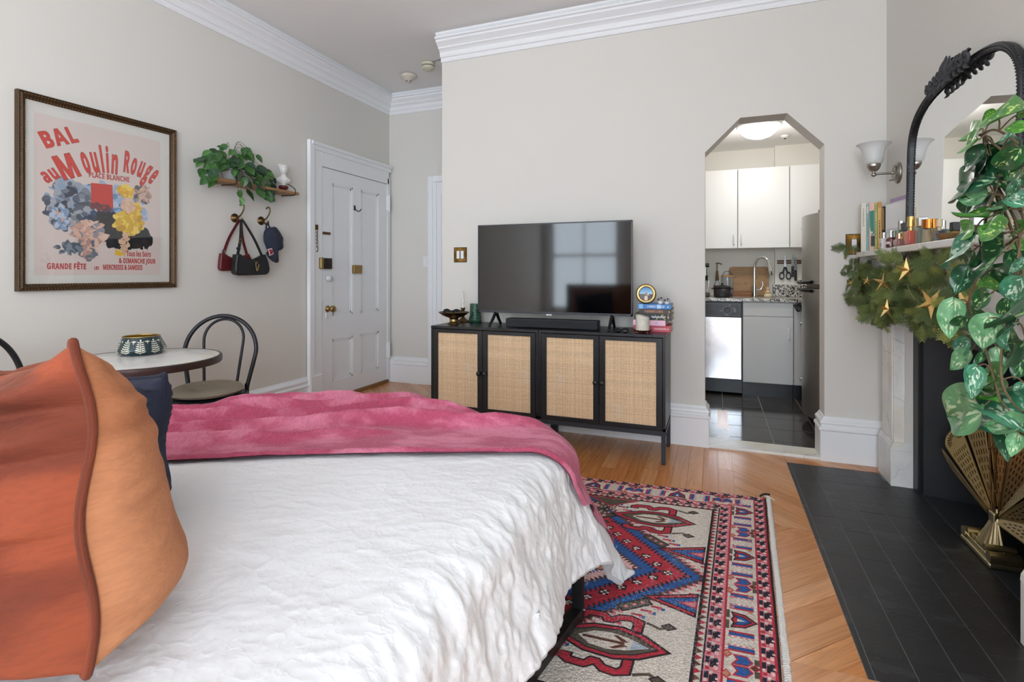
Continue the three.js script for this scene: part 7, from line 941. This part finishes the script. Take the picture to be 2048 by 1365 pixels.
// ================= LARGE TRAILING PLANT ON THE MANTELSHELF =================
{
  const px0 = 0.868, pz0 = -1.93, MY = 1.275, pt = thing('variegated_plant', 'large trailing plant with glossy variegated heart-shaped leaves by the mirror', 'plant', [px0, MY, pz0]), base = V(px0, MY, pz0);
  part('pot', lathe([[0, 0], [0.055, 0], [0.072, 0.11], [0.076, 0.115], [0.070, 0.115], [0.062, 0.1], [0, 0.1]], 32), M(0xb9b4aa, 0.5), pt); part('soil', cyl(0.064, 0.064, 0.004, 0, 0.098, 0), M(0x2c221a, 0.95), pt);
  const dark = [leafTex([30, 82, 46], [150, 205, 130], 0.36, 3), leafTex([36, 92, 48], [196, 226, 160], 0.46, 13), leafTex([32, 84, 56], [170, 212, 165], 0.32, 23)], lite = [leafTex([72, 138, 52], [206, 228, 136], 0.42, 33), leafTex([84, 150, 60], [214, 232, 150], 0.36, 43)], pale = [leafTex([104, 162, 112], [206, 226, 186], 0.5, 53), leafTex([66, 132, 100], [208, 230, 206], 0.48, 63)];
  const mk = (t) => M(0xffffff, 0.32, { map: t, side: THREE.DoubleSide, clearcoat: 0.2, clearcoatRoughness: 0.3 }), mats = { d: dark.map(mk), l: lite.map(mk), p: pale.map(mk) };
  const big = (w, curl, s) => fromGrid(12, 14, (u, v) => { const t = v, q = (u - 0.5) * 2, half = w * 0.5 * 2.3 * Math.pow(t, 0.44) * Math.pow(1 - t, 0.9), back = t < 0.3 ? -0.12 * Math.abs(q) * (1 - t / 0.3) : 0; return V(q * half, t + back, 0.16 * Math.abs(q) * w - curl * (t * t - 0.3 * t) + 0.03 * Math.sin(t * 8 + q * 2.5 + s)); });
  const shapes = [big(0.62, 0.25, 0), big(0.56, 0.40, 1.3), big(0.68, 0.10, 2.2), big(0.50, 0.5, 0.6)];
  const LV = [[1990, 238, 2038, 211, 'l'], [2052, 258, 2004, 252, 'l'], [1993, 223, 1965, 241, 'l'], [1957, 262, 1916, 268, 'l'], [1958, 280, 1921, 294, 'l'], [1972, 302, 1911, 340, 'd'], [1982, 310, 1953, 336, 'd'], [2040, 297, 1979, 351, 'd'], [1995, 358, 1915, 349, 'd'], [1952, 362, 1891, 387, 'd'], [1974, 393, 1917, 396, 'p'], [2050, 412, 2006, 378, 'p'], [1974, 437, 1920, 422, 'l'], [1950, 458, 1906, 463, 'l'], [2010, 465, 1963, 456, 'l'], [1942, 400, 1910, 437, 'd'], [2016, 420, 1972, 442, 'd'], [1949, 491, 1868, 525, 'p'], [2015, 499, 1950, 532, 'd'], [1948, 500, 1914, 546, 'd'], [2030, 412, 1988, 409, 'p'], [2050, 456, 2010, 465, 'l'], [2048, 332, 2012, 356, 'd'], [2024, 268, 1997, 282, 'd'], [2050, 292, 2030, 312, 'd'], [2050, 225, 2032, 238, 'l'],
    [1935, 536, 1910, 590, 'd'], [1966, 562, 1990, 572, 'l'], [1982, 588, 1940, 616, 'd'], [2044, 556, 2012, 616, 'p'], [2052, 630, 1981, 651, 'd'], [1932, 620, 1973, 645, 'd'], [1908, 606, 1897, 674, 'p'], [1935, 636, 1902, 664, 'd'], [1978, 636, 1967, 701, 'p'], [2036, 650, 1984, 686, 'p'], [2052, 683, 1993, 713, 'd'], [1940, 683, 1899, 716, 'p'], [1941, 704, 1902, 740, 'p'], [1970, 707, 1950, 727, 'd'], [1995, 700, 2002, 753, 'p'], [1949, 736, 1947, 794, 'p'], [2000, 766, 1940, 765, 'l'], [2050, 768, 2019, 783, 'p'], [1968, 812, 1878, 834, 'p'], [1944, 826, 2006, 853, 'p'], [2048, 855, 1974, 850, 'p'], [2008, 868, 2010, 909, 'd'], [2034, 872, 2022, 912, 'p'], [1988, 800, 2041, 834, 'p'], [1964, 783, 1997, 799, 'l'], [2030, 508, 2040, 560, 'd'], [1990, 540, 2020, 590, 'd'], [2050, 520, 2020, 545, 'd'], [2046, 720, 2028, 760, 'd'], [2016, 600, 1996, 640, 'd'], [1975, 470, 1990, 510, 'd'], [2030, 480, 2046, 505, 'l'], [1985, 340, 2030, 380, 'd'], [2040, 360, 2010, 400, 'd'], [1960, 330, 2000, 300, 'd'], [2048, 590, 2030, 640, 'd'], [1958, 420, 1990, 405, 'd'], [1990, 300, 2030, 330, 'd']];
  const cam = (p) => EYE.clone().sub(p).normalize(); const tips = [];
  LV.forEach(([u0, v0, u1, v1, k], i) => {
    const back = i > 50 ? 0.045 : 0, x = 0.645 + rr(-0.03, 0.05) + back, a = atX(u0, v0, x), b = atX(u1, v1, x + rr(-0.035, 0.01)), s = a.distanceTo(b) * 1.02, tip = b.clone().sub(a), face = cam(a).add(V(rr(-0.45, 0.25), rr(0.0, 0.7), rr(-0.35, 0.45)));
    const ms = mats[k], m = part('leaf', shapes[i % 4], ms[i % ms.length], pt); setLeaf(m, a.clone().sub(base), tip, face, s); tips.push([a.clone().sub(base), s, v0]);
  });
  const stem = M(0x6a5a40, 0.7), vines = [], o = V(-0.01, 0.10, 0), S0 = (u, v, x) => atX(u, v, x).sub(base);
  const runs = [[[2048, 300, 0.70], [1998, 262, 0.66], [1958, 270, 0.66]], [[2046, 330, 0.70], [2003, 300, 0.66], [1966, 270, 0.67]], [[2047, 420, 0.70], [1990, 390, 0.68], [1972, 440, 0.67], [1964, 490, 0.67]], [[2040, 480, 0.68], [2028, 560, 0.67], [2026, 640, 0.66]], [[2048, 460, 0.69], [1975, 520, 0.67], [1938, 610, 0.66], [1965, 680, 0.66], [1983, 740, 0.65], [2000, 800, 0.65]], [[2046, 560, 0.69], [2010, 660, 0.66], [2003, 760, 0.65], [2020, 800, 0.65], [2046, 825, 0.65]], [[2003, 470, 0.69], [1966, 500, 0.68], [1963, 560, 0.68]]];
  runs.forEach((r) => vines.push(taper([o, V(-0.10, 0.16, 0.0), ...r.map(([u, v, x]) => S0(u, v, x))], [0.0045, 0.004, 0.0032, 0.0025], 6)));
  const ends = runs.flatMap((r) => r.map(([u, v, x]) => S0(u, v, x)));
  tips.forEach(([a, s], i) => { let best = ends[0]; for (const e of ends) if (e.distanceTo(a) < best.distanceTo(a)) best = e; const mid = a.clone().add(best).multiplyScalar(0.5).add(V(0.004, 0.012, 0)); if (best.distanceTo(a) < 0.16) vines.push(tube([best, mid, a], 0.0019, 10, 5)); });
  part('vines', vines, stem, pt, 'brown twining stems').userData.kind = 'stuff';
}
renderer.render(scene, camera);
